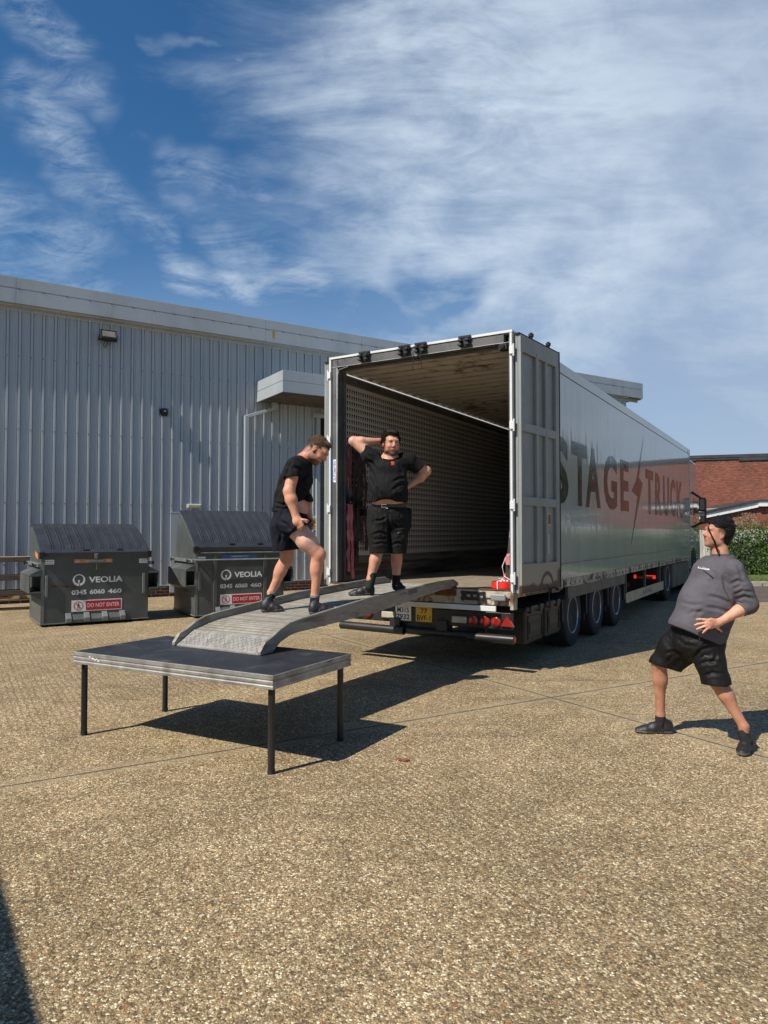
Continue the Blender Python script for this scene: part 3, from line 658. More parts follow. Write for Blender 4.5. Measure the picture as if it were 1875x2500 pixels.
g = MB(); g.box(.1, LEN, WD - .055, WD, 1.2, 3.785); g.box(.1, LEN, WD - .06, WD + .004, .985, 1.188); g.box(.1, LEN, WD - .08, WD + .006, 3.795, HT - .004); g.build('side_wall', M['side'], tr, bevel=.002)
g = MB(); g.box(LEN, LEN + .05, 0, WD, .98, HT); g.build('front_wall', M['white_paint'], tr, bevel=.02)
g = MB(); g.box(.12, LEN, .002, WD - .002, HT - .003, HT + .004); g.build('roof_skin', M['white_paint'], tr)
# ceiling inside: corrugated, rust-spotted
m, nt, b = nodemat('trailer_ceiling'); N = NT(nt); co = N.coord('Object'); sp = N.n('ShaderNodeSeparateXYZ'); N.l(co, sp.inputs[0])
sw = N.n('ShaderNodeMath', operation='SINE'); N.l(N.m('MULTIPLY', sp.outputs[0], 2 * pi / .26), sw.inputs[0])
n1 = N.noise(N.coord('Object', (2.5, 1, 1)), 3.2, 9, .72); n2 = N.noise(co, .9, 4, .6)
st = N.ss(N.m('ADD', N.m('ADD', N.m('MULTIPLY', sw.outputs[0], .06), n1), N.m('MULTIPLY', n2, .45)), .70, .84)
N.l(N.mix(N.m('MULTIPLY', st, .85), (.42, .385, .32), (.10, .05, .025)), b.inputs['Base Color']); b.inputs['Roughness'].default_value = .7; M['ceil'] = m
g = MB(); vs = []; K = 52 * 4
for i in range(K + 1):
    x = .1 + i * (LEN - .15) / K; ph = (i % 4); z = 3.80 - (.0, .0, .028, .028)[ph]
    vs += [(x, .06, z), (x, WD - .06, z)]
g.add(vs, [(2 * i, 2 * i + 1, 2 * i + 3, 2 * i + 2) for i in range(K)]); g.build('ceiling', M['ceil'], tr)
# keyhole-punched lining
def keyhole_mat():
    m, nt, b = nodemat('keyhole_lining'); N = NT(nt); co = N.coord('Object'); sp = N.n('ShaderNodeSeparateXYZ'); N.l(co, sp.inputs[0])
    def cell(v, p, o=0):
        q = N.m('DIVIDE', N.m('SUBTRACT', v, o), p); return N.m('MULTIPLY', N.m('SUBTRACT', N.m('SUBTRACT', q, N.m('FLOOR', q)), .5), p)
    x = cell(sp.outputs[0], .056); z = cell(sp.outputs[2], .083, .02); ax = N.m('ABSOLUTE', x)
    slot = N.m('MULTIPLY', N.m('LESS_THAN', ax, .0095), N.m('LESS_THAN', N.m('ABSOLUTE', z), .028))
    dz = N.m('SUBTRACT', z, .012); rd = N.m('SQRT', N.m('ADD', N.m('MULTIPLY', x, x), N.m('MULTIPLY', dz, dz))); rnd = N.m('LESS_THAN', rd, .0165)
    hole = N.m('MAXIMUM', slot, rnd); hole = N.m('MULTIPLY', hole, N.m('MULTIPLY', N.m('GREATER_THAN', sp.outputs[2], 1.36), N.m('LESS_THAN', sp.outputs[2], 3.60)))
    n1 = N.noise(co, 1.3, 6, .6); col = N.ramp(n1, [(.3, (.42, .40, .37)), (.7, (.52, .49, .45))]); col = N.mix(hole, col, (.006, .005, .005))
    N.l(col, b.inputs['Base Color']); N.l(N.m('ADD', N.m('MULTIPLY', hole, .5), .45), b.inputs['Roughness'])
    N.bump(N.m('SUBTRACT', 1.0, hole), .6, .004, b); return m
M['keyhole'] = keyhole_mat()
for b0, b1 in ((WD - .075, WD - .056), (.056, .075)):
    g = MB(); g.box(.17, LEN, b0, b1, 1.30, 3.63); g.build('punched_lining', M['keyhole'], tr)
M['kick'] = mat('kick_boards', (.17, .15, .12), .75, var=.3, vs=3, stretch=(.25, 1, 5), grime=(.045, .035, .03), gs=2, gt=(.45, .62), bump=.4)
M['slat_dark'] = mat('slot_rail', (.10, .09, .08), .6, var=.2)
for b0, b1, s_ in ((WD - .085, WD - .056, -1), (.056, .085, 1)):
    g = MB(); g.box(.17, LEN, b0, b1, .96, 1.295); 
    for z in (1.07, 1.18): g.box(.17, LEN, b0 - .004, b1 + .004, z, z + .012)
    g.build('kick_boards', M['kick'], tr)
    g = MB(); g.box(.17, LEN, b0 + .012, b1 - .004, 3.63, 3.76)
    bb_ = (b0 - .002) if s_ < 0 else b1 - .006
    for i in range(int((LEN - .3) / .056)): g.box(.2 + i * .056, .2 + i * .056 + .028, bb_, bb_ + .016, 3.66, 3.745)
    g.build('slot_rail', M['slat_dark'], tr)
ls = MB(); ls.box(.28, LEN - .1, WD - .093, WD - .077, 3.754, 3.765)  # bright strip along the left wall top, given a weak glow in its material
m, nt, b = nodemat('glowing_strip'); b.inputs['Base Color'].default_value = (.8, .8, .78, 1); b.inputs['Emission Color'].default_value = (1, .98, .94, 1); b.inputs['Emission Strength'].default_value = .42; M['strip'] = m
ls.build('glowing_strip', M['strip'], tr)
M['floor'] = mat('trailer_floor', (.27, .22, .16), .75, var=.25, vs=3, stretch=(.4, 5, 1), grime=(.10, .075, .055), gs=3, gt=(.45, .7), bump=.3)
g = MB()
for i in range(9): g.box(.08, LEN, .01 + i * .2815, .01 + (i + 1) * .2815 - .003, .925, .955)
g.build('floor_boards', M['floor'], tr)
# rear frame
g = MB(); g.box(.0, .13, WD - .12, WD - .04, .97, 3.9); g.box(.135, .17, WD - .15, WD - .058, .97, 3.75); g.box(.03, .13, .03, .056, .97, 3.9); g.box(.0, .13, .1, WD - .12, 3.80, 3.905)
g.box(.13, .15, .1, WD - .12, 3.77, 3.8); g.build('rear_frame', M['frame_grey'], tr, bevel=.006)
g = MB(); g.box(-.012, .12, -.006, WD + .006, 3.912, 3.940); g.box(-.006, .0, .02, WD - .02, 3.80, 3.804); g.build('roof_trim', M['white_paint'], tr, bevel=.005)
g = MB(); g.box(-.02, .06, WD - .028, WD + .002, .93, 3.905); g.box(-.02, .06, -.004, .024, .93, 3.905); build_each(g, 'hinge_post', M['white_paint'], tr, bevel=.005)
g = MB(); g.box(-.018, .005, WD - .135, WD - .118, .98, 3.78); g.tube([(-.018, WD - .14, 3.70), (-.018, WD - .16, 3.76), (-.018, WD - .3, 3.785)], .006, 5); g.build('cable_run', M['galv'], tr)
for yb in (WD - .01, -.0):
    for z in (1.10, 1.93, 2.84, 3.70):
        g = MB(); s_ = 1 if yb > 1 else -1
        g.box(-.042, .0 - .021, yb - .024, yb + .022, z - .045, z + .045); g.tube([(-.028, yb + s_ * .026, z - .07), (-.028, yb + s_ * .026, z + .07)], .012, 8)
        g.build('hinge', M['white_paint'], tr, bevel=.004)
for i, y in enumerate((1.99, 1.40, 1.17, .58)):
    g = MB()
    g.box(-.045, -.013, y - .078, y + .078, 3.918, 3.948); g.box(-.035, -.014, y - .07, y + .07, 3.82, 3.918)
    for dy in (-.07, .02): g.box(-.085, -.045, y + dy, y + dy + .05, 3.825, 3.845); g.box(-.085, -.045, y + dy, y + dy + .05, 3.875, 3.9); g.tube([(-.065, y + dy + .025, 3.82), (-.065, y + dy + .025, 3.905)], .012, 6)
    g.build('lock_keeper', M['black_metal'], tr, bevel=.003)
g = MB(); g.tube([(-.06, 1.26, 3.83), (-.065, 1.25, 3.72), (-.06, 1.27, 3.60)], .005, 5); g.tube([(-.06, 1.16, 3.83), (-.065, 1.15, 3.75), (-.05, 1.14, 3.62)], .005, 5); g.tube([(-.06, 1.26, 3.8), (-.07, 1.21, 3.765), (-.06, 1.16, 3.8)], .005, 5); g.build('hanging_cord', M['black_metal'], tr)
g = MB(); g.box(-.02, .08, .06, .16, 3.72, 3.80); g.tube([(-.02, .11, 3.76), (-.05, .11, 3.755)], .03, 12); g.build('reversing_camera', M['black_metal'], tr, bevel=.006)
g = MB(); g.lathe((1.5, .5, 3.772), (0, 0, -1), [(0, .09), (.02, .085), (.035, .05)], 20); g.build('dome_light', M['lamp_glass'], tr, smooth=True)
# sill, bolted buffers, white reflective strip
M['sill'] = mat('sill_paint', (.42, .38, .31), .65, var=.2, vs=6, grime=(.12, .055, .03), gs=4, gt=(.47, .62), bump=.4)
g = MB(); g.box(-.02, .08, .0, WD, .865, .957); g.box(.0, .1, .02, WD - .02, .78, .865); g.build('rear_sill', M['sill'], tr, bevel=.006)
g = MB(); g.box(-.03, .07, .02, WD - .02, .9585, .966); 
for y in (.9, 1.7): g.box(-.034, -.02, y - .2, y + .2, .87, .95)
g.build('sill_plate', M['rust'], tr, bevel=.002)
for y in (.50, 1.95):
    g = MB(); g.box(-.036, -.02, y - .14, y + .14, .83, .865); g.box(-.036, -.02, y - .14, y + .14, .90, .935); g.box(-.034, -.02, y - .17, y - .14, .82, .94); g.box(-.034, -.02, y + .10, y + .13, .82, .94)
    for k in range(3): g.box(-.044, -.036, y - .10 + k * .08, y - .07 + k * .08, .835, .93)
    g.build('ramp_socket', M['black_metal'], tr, bevel=.003)
g = MB(); g.box(-.07, -.037, .07, .25, .84, .92); g.box(-.07, -.037, WD - .25, WD - .07, .84, .92); build_each(g, 'buffer', M['grey_paint'], tr, bevel=.015)
g = MB(); g.box(-.035, -.012, .2, 2.33, .715, .775); g.build('reflective_strip', M['white_paint'], tr, bevel=.004)
g = MB(); g.box(-.028, .10, -.012, .03, .74, .925); g.box(-.028, .10, WD - .03, WD + .012, .74, .925); build_each(g, 'corner_bracket', M['sill'], tr, bevel=.006)
# light bar
g = MB(); g.box(.06, .14, .05, 2.5, .50, .70); g.box(.1, .3, .9, 1.6, .40, .52); g.build('light_bar', M['black_plastic'], tr, bevel=.01)
for y in (.517, .37, .229, WD - .517 - .05, WD - .37 - .05, WD - .229 - .05):
    g = MB(); g.lathe((.06, y, .592), (-1, 0, 0), [(0, .062), (.02, .06), (.03, .05), (.034, .02)], 20); l_ = g.build('tail_lamp', M['red_lens'], tr, smooth=True)
    g = MB(); g.lathe((.055, y, .592), (-1, 0, 0), [(0, .068), (.012, .068), (.012, .06)], 20); g.build('bezel', M['black_plastic'], l_)
for y in (.09, WD - .09):
    g = MB(); g.prism([(y - .08, .545), (y + .08, .545), (y, .67)], .03, .06, (1, 2, 0)); g.build('reflector_triangle', M['red_lens'], tr)
for y in (.69, 1.67):
    g = MB(); g.box(.02, .06, y - .095, y + .095, .548, .628); l_ = g.build('reversing_lamp', M['lamp_glass'], tr, bevel=.012)
    g = MB(); g.box(.045, .064, y - .105, y + .105, .538, .638); g.build('bezel', M['black_plastic'], l_)
def plate(y0, y1, mm, l1, l2):
    g = MB(); g.box(.045, .06, y0, y1, .528, .705); p = g.build('number_plate', mm, tr, bevel=.004)
    g = MB(); text_fit(g, l1, (.0445, y1, .528), (0, -1, 0), (0, 0, 1), .03 if len(l1) > 2 else .07, .195 if len(l1) > 2 else .165, .10, .163, .02); text_fit(g, l2, (.0445, y1, .528), (0, -1, 0), (0, 0, 1), .02, .205, .016, .08, .02)
    g.build('plate_text', M['black_ink'], p)
plate(1.349, 1.574, M['white_sign'], 'M315', '7932'); plate(1.06, 1.285, M['yellow_sign'], '77', 'BVF-1')
g = MB(); g.tube([(.0, 1.42, .41), (.0, 2.36, .42)], .052, 16); g.tube([(.05, .45, .41), (.05, 1.45, .41)], .045, 16); g.tube([(.0, -.01, .405), (.0, .56, .405)], .052, 16)
for y in (1.6, .95): g.box(.02, .1, y - .1, y + .04, .42, .56)
g.build('underrun_bar', M['black_metal'], tr, smooth=True)
g = MB(); g.lathe((.0, -.011, .405), (0, -1, 0), [(0, .034), (.008, .03)], 16); g.build('marker_lamp', M['red_lens'], tr)
# chassis
g = MB()
for y in (.85, 1.62): g.box(.15, 12.6, y, y + .1, .60, .86)
for i in range(22): g.box(.3 + i * .6, .36 + i * .6, .06, WD - .06, .86, .925)
g.box(1.9, 5.6, .62, 1.9, .4601, .6199)
for a in (2.45, 3.76, 5.07): g.tube([(a, .2, .44), (a, 2.35, .44)], .07, 12); g.box(a - .1, a + .12, .95, 1.1, .4, .75)
g.build('chassis', M['black_metal'], tr, bevel=.004)
g = MB(); g.box(.1, LEN, .008, .045, .868, .982); g.box(.1, LEN, WD - .045, WD - .008, .868, .982)
g.build('bottom_rail', M['sill'], tr, bevel=.003)
g = MB()
for i in range(58): x = .4 + i * .228; g.box(x, x + .028, -.001, .01, .90, .912); g.box(x, x + .008, -.001, .01, .90, .935)
for x in (1.9, 6.0, 8.9, 11.2): g.box(x, x + .05, -.006, .01, .87, .97)
g.build('lashing_slot', M['black_metal'], tr, kind='stuff')
g = MB(); g.box(2.12, 5.62, .005, .05, .70, .86); g.box(2.12, 5.62, WD - .05, WD - .005, .70, .86); build_each(g, 'side_skirt', M['frame_grey'], tr, bevel=.004)
g = MB(); g.box(2.25, 5.6, -.004, .01, .862, .882); g.build('skirt_trim', M['sill'], tr)
for a in (1.92, 3.12, 4.43, 5.62):
    g = MB(); g.box(a - .02, a + .02, .0 + .02, .061, .40, .70); g.box(a - .01, a + .012, .06, .5, .3, .72); g.build('mud_flap', M['black_plastic'], tr, bevel=.004)
def wheel(parent, a, y, r, rr_, w, sgn, name='wheel'):
    g = MB(); ax = (0, sgn, 0); c = (a, y, r)
    g.lathe(c, ax, [(-w, rr_ * .98), (-w, r * .9), (-w + .03, r), (-.035, r), (-.01, r * .96), (0, r * .88), (.002, rr_ + .02), (-.012, rr_)], 48)
    t = g.build(name, M['dark_rubber'], parent, smooth=True)
    g = MB(); g.lathe(c, ax, [(-w * .9, rr_ * .97), (-.02, rr_ * .99), (.0, rr_ + .004), (.002, rr_ - .012), (-.03, rr_ - .03), (-.14, rr_ - .05), (-.17, rr_ * .62), (-.10, rr_ * .45), (-.085, rr_ * .38), (-.06, rr_ * .34), (.0 - .02, rr_ * .30), (-.015, .02)], 40)
    rm = g.build('rim', M['rim'], t, smooth=True)
    g = MB()
    for k in range(10): q = 2 * pi * k / 10; g.tube([(a + cos(q) * rr_ * .52, y - sgn * .13, r + sin(q) * rr_ * .52), (a + cos(q) * rr_ * .52, y - sgn * .09, r + sin(q) * rr_ * .52)], .015, 6)
    build_each(g, 'wheel_nut', M['galv'], rm)
    return t
for a in (2.45, 3.76, 5.07):
    wheel(tr, a, .035, .445, .262, .385, -1); wheel(tr, a, WD - .035, .445, .262, .385, 1)
# tool boxes
for a0, a1 in ((.46, 1.09), (1.2, 1.78)):
    g = MB(); g.box(a0, a1, .02, .55, .28, .70); g.box(a0 - .01, a1 + .01, .0, .56, .66, .73); tb = g.build('tool_box', M['black_plastic'], tr, bevel=.03, seg=3)
    g = MB(); g.box(a0 + .05, a1 - .05, .005, .03, .33, .345); g.box(a0 + .05, a1 - .05, .005, .03, .60, .615); g.box(a0 + .05, a0 + .065, .005, .03, .345, .6); g.box(a1 - .065, a1 - .05, .005, .03, .345, .6)
    g.box(a0 + .12, a1 - .12, .010, .03, .40, .54)
    g.build('lid_rim', M['black_plastic'], tb, bevel=.004)
    g = MB()
    for x in (a0 + .1, a1 - .2): g.box(x, x + .1, -.014, .03, .645, .735)
    build_each(g, 'latch', M['black_plastic'], tb, bevel=.008)
    g = MB(); text_fit(g, 'Daken', (0, .0095, 0), (1, 0, 0), (0, 0, 1), a0 + .17, a1 - .17, .45, .49, .0); g.build('maker_mark', M['frame_grey'], tb)
# side guard with maker's name, landing legs, spare carrier
g = MB(); g.box(5.74, 9.5, .01, .035, .34, .51); g.box(5.74, 9.5, .0, .02, .33, .345); g.box(5.74, 9.5, .0, .02, .505, .52); sgd = g.build('side_guard', M['alu'], tr, bevel=.004)
g = MB(); text_fit(g, 'KRONE', (0, .0085, 0), (1, 0, 0), (0, 0, 1), 7.2, 8.0, .385, .465, .01); g.build('maker_mark', M['frame_grey'], sgd)
g = MB(); g.box(5.74, 9.5, WD - .035, WD - .01, .34, .51); g.build('side_guard', M['alu'], tr, bevel=.004)
g = MB()
for a in (5.85, 7.6, 9.3): g.box(a, a + .05, .04, .08, .36, .87)
build_each(g, 'guard_bracket', M['frame_grey'], tr, bevel=.004)
for y in (.45, 2.0):
    g = MB(); g.box(10.6, 10.75, y, y + .12, .42, .9); g.tube([(10.67, y + .06, .42), (10.67, y + .06, .2)], .05, 10); g.box(10.52, 10.82, y - .04, y + .16, .16, .2); g.build('landing_leg', M['frame_grey'], tr, bevel=.004)
# ------------------------------------------------------------ rear doors, folded back
def make_door(right):
    A0 = -5.3 if right else 5.3
    d = empty('rear_door', (0, -.03 if right else WD + .03, 0), radians(A0)); d.parent = tr
    s = -1 if right else 1
    W = 1.115
    g = MB(); g.box(.02, W, min(0, s * .03), max(0, s * .03), .93, 3.88); o = g.build('door_panel', M['grey_paint'], d)
    # frame members stand 4 cm proud of the panel on the side the viewer sees
    g = MB(); y0, y1 = sorted((s * .031, s * .068)); z0, z1 = sorted((s * .031, s * .060))
    for a, b_ in ((.02, .06), (.44, .50), (.70, .765), (1.01, W)): g.box(a, b_, y0, y1, 1.26, 3.69)
    y0, y1 = sorted((s * .031, s * .066))
    g.box(.02, W, y0, y1, 3.69, 3.88); g.box(.02, W, y0, y1, .93, 1.26)
    for z in (2.78, 1.93): g.box(.06, 1.01, y0, y1, z, z + .10)
    o2 = g.build('door_frame', M['door_face'], d, bevel=.004)
    g = MB(); g.box(W, W + .03, -.005 * 0 + min(0, s * .07), max(0, s * .07), .90, 3.90); g.box(0, W + .03, min(s * .0, s * .06), max(s * .0, s * .06), 3.88, 3.90); g.build('door_seal', M['dark_rubber'], d, bevel=.004)
    for x in (.40, .90):
        g = MB(); g.tube([(x, s * .02, 3.9), (x, s * .02, 3.94)], .02, 10); g.tube([(x, s * .02, 3.94), (x, s * .02, 3.97)], .032, 10); g.tube([(x, s * .02, 3.97), (x, s * .02, 3.985)], .018, 10); g.build('lock_cam', M['black_metal'], d, smooth=True)
    for x in (.33, .90):
        g = MB(); g.tube([(x, -s * .03, .95), (x, -s * .03, 3.9)], .017, 10); g.build('lock_bar', M['galv'], d, smooth=True)
    if right:
        g = MB(); g.box(.80, .905, -.033, -.0305, 1.70, 1.86); st = g.build('yellow_sticker', M['yellow_sign'], d)
        g = MB(); g.box(.815, .85, -.0345, -.033, 1.72, 1.84); 
        for k in range(4): g.box(.86 + k * .010, .865 + k * .010, -.0345, -.033, 1.72, 1.84)
        g.build('sticker_print', M['black_ink'], st)
        g = MB(); g.box(.81, .855, -.033, -.0305, 1.36, 1.60); st = g.build('white_label', M['white_sign'], d)
        g = MB(); 
        for z in (1.38, 1.45, 1.53, 1.57): g.box(.825, .835, -.0345, -.033, z, z + .02)
        g.build('label_print', M['black_ink'], st)
        g = MB(); g.box(.10, .75, -.095, -.069, .905, .925); g.box(.75, 1.0, -.11, -.069, .89, .94); g.tube([(.62, -.09, .99), (.64, -.10, 1.0), (.68, -.10, .96), (.70, -.10, .7), (.74, -.06, .48)], .006, 6); g.tube([(.9, -.115, .93), (1.03, -.115, .925)], .02, 8); g.build('door_catch', M['black_metal'], d, bevel=.003)
    return d
m, nt, b = nodemat('door_face'); N = NT(nt); co = N.coord('Object'); sp = N.n('ShaderNodeSeparateXYZ'); N.l(co, sp.inputs[0])
n1 = N.noise(co, 5, 8, .7); n2 = N.noise(N.coord('Object', (1, 1, .4)), 2.5, 6, .6)
base = N.mix(N.ss(n2, .35, .7), (.20, .215, .205), (.27, .28, .265))
kick = N.ss(sp.outputs[2], 1.262, 1.258); base = N.mix(N.m('MULTIPLY', kick, .8), base, (.27, .24, .19))
edge = N.m('ADD', sp.outputs[2], N.m('MULTIPLY', N.m('SUBTRACT', n1, .5), -.22))
dx = N.m('SUBTRACT', sp.outputs[0], .72); dz = N.m('SUBTRACT', sp.outputs[2], .96); rad = N.m('SQRT', N.m('ADD', N.m('MULTIPLY', dx, dx), N.m('MULTIPLY', dz, dz)))
arc = N.m('MULTIPLY', N.ss(N.m('ABSOLUTE', N.m('SUBTRACT', rad, .17)), .03, .02), kick)
rs = N.m('MAXIMUM', N.ss(edge, 1.03, 1.0), arc)
corner = N.m('MULTIPLY', N.ss(edge, 1.18, 1.1), N.ss(sp.outputs[0], .98, 1.07)); rs = N.m('MAXIMUM', rs, corner)
rs = N.m('MAXIMUM', rs, N.m('MULTIPLY', N.ss(n1, .66, .72), .7))
N.l(N.mix(rs, base, (.055, .025, .017)), b.inputs['Base Color']); b.inputs['Roughness'].default_value = .5; M['door_face'] = m
make_door(True); make_door(False)
# sticker on the left rear post
g = MB(); g.box(-.004, -.001, WD - .118, WD - .045, 2.28, 2.58); st = g.build('vertical_sticker', M['white_sign'], tr)
g = MB(); g.box(-.0055, -.004, WD - .118, WD - .098, 2.28, 2.58) if False else g.box(-.0055, -.004, WD - .062, WD - .045, 2.28, 2.58); g.build('blue_band', M['blue_sign'], st)
g = MB(); g.box(-.0055, -.004, WD - .118, WD - .104, 2.28, 2.58); g.build('red_band', M['red_sign'], st)
g = MB(); text_fit(g, 'AUTOMATEN', (-.0055, WD - .10, 2.30), (0, 0, 1), (0, 1, 0), 0, .26, 0, .03, .01); g.build('sticker_text', M['black_ink'], st)
# lettering on the side
def letters(word, spans, z0, z1, o='side_letter'):
    for ch, (a0, a1) in zip(word, spans):
        g = MB(); text_fit(g, ch, (0, -.0025, 0), (1, 0, 0), (0, 0, 1), a0 + .02, a1 - .02, z0, z1, .035, .001); g.build(o, M['letter'], tr)
letters('STAGE', [(1.33, 2.17), (2.30, 3.13), (3.0, 3.92), (4.10, 5.06), (5.28, 5.98)], 2.005, 2.925)
letters('TRUCK', [(7.50, 8.36), (8.55, 9.34), (9.50, 10.32), (10.45, 11.25), (11.40, 12.36)], 2.0, 2.925)
g = MB(); g.add([(x, -.0035, z) for x, z in [(7.415, 3.61), (6.75, 2.68), (6.60, 2.47), (6.12, 2.40)][0:0] + [(7.415, 3.61), (6.62, 2.62), (6.19, 2.40), (6.74, 2.32), (6.084, 1.35), (7.22, 2.60), (6.86, 2.70)]], [(0, 1, 6), (1, 2, 3), (1, 3, 5, 6), (3, 4, 5)])
g.build('lightning_bolt', M['letter'], tr)

# ------------------------------------------------------------------ tractor unit
tu = empty('tractor_unit', TP(0, 0, 0), TA, label='grey-white truck tractor cab coupled ahead of the long trailer', cat='truck')
M['cab'] = mat('cab_paint', (.40, .42, .43), .15, var=.04, coat=.8)
M['glass_dark'] = mat('dark_glass', (.02, .022, .025), .05, var=.05, coat=1)
prof = [(14.0, .75), (14.0, 3.55), (14.4, 3.75), (15.6, 3.72), (16.1, 2.9), (16.35, 1.9), (16.4, .75)]
g = MB(); g.prism(prof, .09, 2.46, (0, 2, 1)); cab = g.build('cab', M['cab'], tu, bevel=.06, seg=3)
g = MB(); g.prism([(14.95, 1.75), (14.95, 2.75), (15.95, 2.72), (16.17, 1.9), (15.95, 1.6)], .083, .092, (0, 2, 1)); g.prism([(14.12, 1.9), (14.12, 2.7), (14.45, 2.7), (14.45, 1.9)], .083, .092, (0, 2, 1)); g.prism([(14.95, 1.75), (14.95, 2.75), (15.95, 2.72), (16.17, 1.9), (15.95, 1.6)], 2.458, 2.466, (0, 2, 1)); g.build('side_window', M['glass_dark'], tu)
g = MB(); g.bar((16.14, .3, 2.9), (16.14, 2.25, 2.9), .02, .02); g.add([(16.13, .25, 2.86), (16.13, 2.3, 2.86), (16.36, 2.3, 1.95), (16.36, .25, 1.95)], [(0, 1, 2, 3)]); g.build('windscreen', M['glass_dark'], tu)
g = MB(); g.box(14.0, 16.42, .10, 2.45, .35, .74); g.build('bumper', M['cab'], tu, bevel=.05)
g = MB(); g.lathe((14.75, .06, .53), (0, 1, 0), [(0, .64), (.35, .64)], 40)
g.build('wheel_arch', M['black_plastic'], tu)
wheel(tu, 14.75, .04, .52, .29, .33, -1); wheel(tu, 14.75, 2.51, .52, .29, .33, 1)
wheel(tu, 10.35, .06, .52, .29, .6, -1); wheel(tu, 10.35, 2.49, .52, .29, .6, 1)
g = MB(); g.box(9.3, 9.36, .1, .72, .22, .82); g.box(9.3, 11.2, .1, .72, .80, .83); g.box(9.3, 9.36, 1.83, 2.45, .22, .82)
g.box(9.2, 14.0, .85, .95, .5, .78); g.box(9.2, 14.0, 1.6, 1.7, .5, .78); g.build('mudguard', M['black_plastic'], tu, bevel=.01)
g = MB(); g.box(9.27, 9.3, .13, .62, .56, .66); tl = g.build('tail_lamp', M['red_lens'], tu, bevel=.01)
m, nt, b = nodemat('lit_tail_lamp'); b.inputs['Base Color'].default_value = (.6, .01, .01, 1); b.inputs['Emission Color'].default_value = (1, .04, .03, 1); b.inputs['Emission Strength'].default_value = .7; M['lit_red'] = m
g = MB(); g.box(9.26, 9.27, .14, .20, .57, .65); g.box(9.26, 9.27, .2, .34, .63, .65); g.box(9.26, 9.27, .56, .61, .57, .65); g.build('lit_segment', M['lit_red'], tl)
g = MB()
for i in range(4): g.box(11.3 + i * .66, 11.3 + i * .66 + .62, .08, .6, .22, .85)
g.build('side_fairing', M['frame_grey'], tu, bevel=.05, seg=3)
g = MB(); g.box(11.3, 14.0, 1.95, 2.47, .22, .85); g.build('fuel_tank', M['alu'], tu, bevel=.06)
g = MB(); g.prism([(14.05, .98), (14.2, 1.2), (15.3, 1.2), (15.45, .98), (15.3, 1.1), (14.2, 1.1)], .06, .12, (0, 2, 1)); g.box(14.03, 14.1, .05, .14, .6, 1.15); g.build('arch_trim', M['cab'], tu)
for yb, s_ in ((-.20, 1), (2.75, -1)):
    g = MB(); g.box(14.55, 14.68, yb - .09, yb + .09, 2.23, 2.62); g.box(14.55, 14.68, yb - .09, yb + .06, 1.90, 2.11); g.box(14.56, 14.65, yb - s_ * .11, yb - s_ * .06, 1.92, 2.6)
    mi = g.build('mirror', M['black_plastic'], tu, bevel=.03)
    g = MB(); g.bar((14.62, yb, 2.58), (14.85, yb + s_ * .32, 2.82), .05, .05); g.bar((14.62, yb, 1.92), (14.85, yb + s_ * .32, 1.76), .05, .05); g.build('mirror_arm', M['black_plastic'], mi)
    g = MB(); g.box(14.544, 14.55, yb - .065, yb + .065, 2.27, 2.58); g.box(14.544, 14.55, yb - .06, yb + .04, 1.92, 2.09); build_each(g, 'mirror_glass', M['glass_dark'], mi)
# ------------------------------------------------------------------ portable stage deck
DA = radians(-29.0); dc = (Vector((-2.413, 5.734, 0)) + Vector((-.329, 5.566, 0))) / 2
sdk = empty('stage_deck', (dc.x, dc.y, 0), DA, label='black-topped portable stage deck on four black pipe legs', cat='stage deck')
DX_, DY_, ZT = 1.0, .495, .672
def deck_mat():
    m, nt, b = nodemat('deck_top'); N = NT(nt); co = N.coord('Object'); n1 = N.noise(co, 2.6, 9, .7, .6); n2 = N.noise(co, 7, 8, .7)
    col = N.ramp(N.m('ADD', N.m('MULTIPLY', n1, .65), N.m('MULTIPLY', n2, .35)), [(.35, (.011, .013, .017)), (.52, (.021, .024, .029)), (.62, (.048, .050, .053)), (.76, (.10, .095, .085))])
    n3 = N.noise(N.coord('Object', (1, 1, 1), loc=(.2, .1, 0)), 1.7, 6, .7); col = N.mix(N.ss(n3, .66, .72), col, (.3, .27, .2))
    N.l(col, b.inputs['Base Color']); N.l(N.ss(n1, .35, .65, .48, .7), b.inputs['Roughness']); N.bump(N.noise(co, 70, 4, .6), .2, .004, b); return m
M['deck_top'] = deck_mat()
g = MB(); g.box(-DX_ + .012, DX_ - .012, -DY_ + .012, DY_ - .012, ZT - .02, ZT); g.build('deck_board', M['deck_top'], sdk, bevel=.002)
g = MB()
prof = [(0, ZT - .002), (0, ZT - .032), (-.007, ZT - .035), (-.007, ZT - .041), (0, ZT - .044), (0, ZT - .062), (-.004, ZT - .066), (-.004, ZT - .072), (0, ZT - .078), (0, ZT - .096), (-.03, ZT - .096), (-.03, ZT - .025), (-.012, ZT - .02), (-.012, ZT - .002)]
def ring(prof, X, Y):
    n = len(prof); vs = []
    for sx, sy in ((1, 1), (-1, 1), (-1, -1), (1, -1)):
        for o_, z in prof: vs.append((sx * (X + o_), sy * (Y + o_), z))
    g.add(vs, [(c * n + i, c * n + (i + 1) % n, ((c + 1) % 4) * n + (i + 1) % n, ((c + 1) % 4) * n + i) for c in range(4) for i in range(n)])
ring(prof, DX_, DY_)
M['deck_edge'] = mat('deck_edge', (.36, .35, .325), .5, .5, var=.2, vs=6, grime=(.2, .19, .165), gs=5, gt=(.45, .7), bump=.15, bs=60)
g.build('edge_frame', M['deck_edge'], sdk, bevel=.0015, seg=1)
g = MB(); g.box(-.95, .95, -.02, .02, ZT - .09, ZT - .021); g.box(-.52, -.48, -.46, .46, ZT - .09, ZT - .0215); g.box(.48, .52, -.46, .46, ZT - .09, ZT - .0215); g.build('cross_member', M['alu'], sdk)
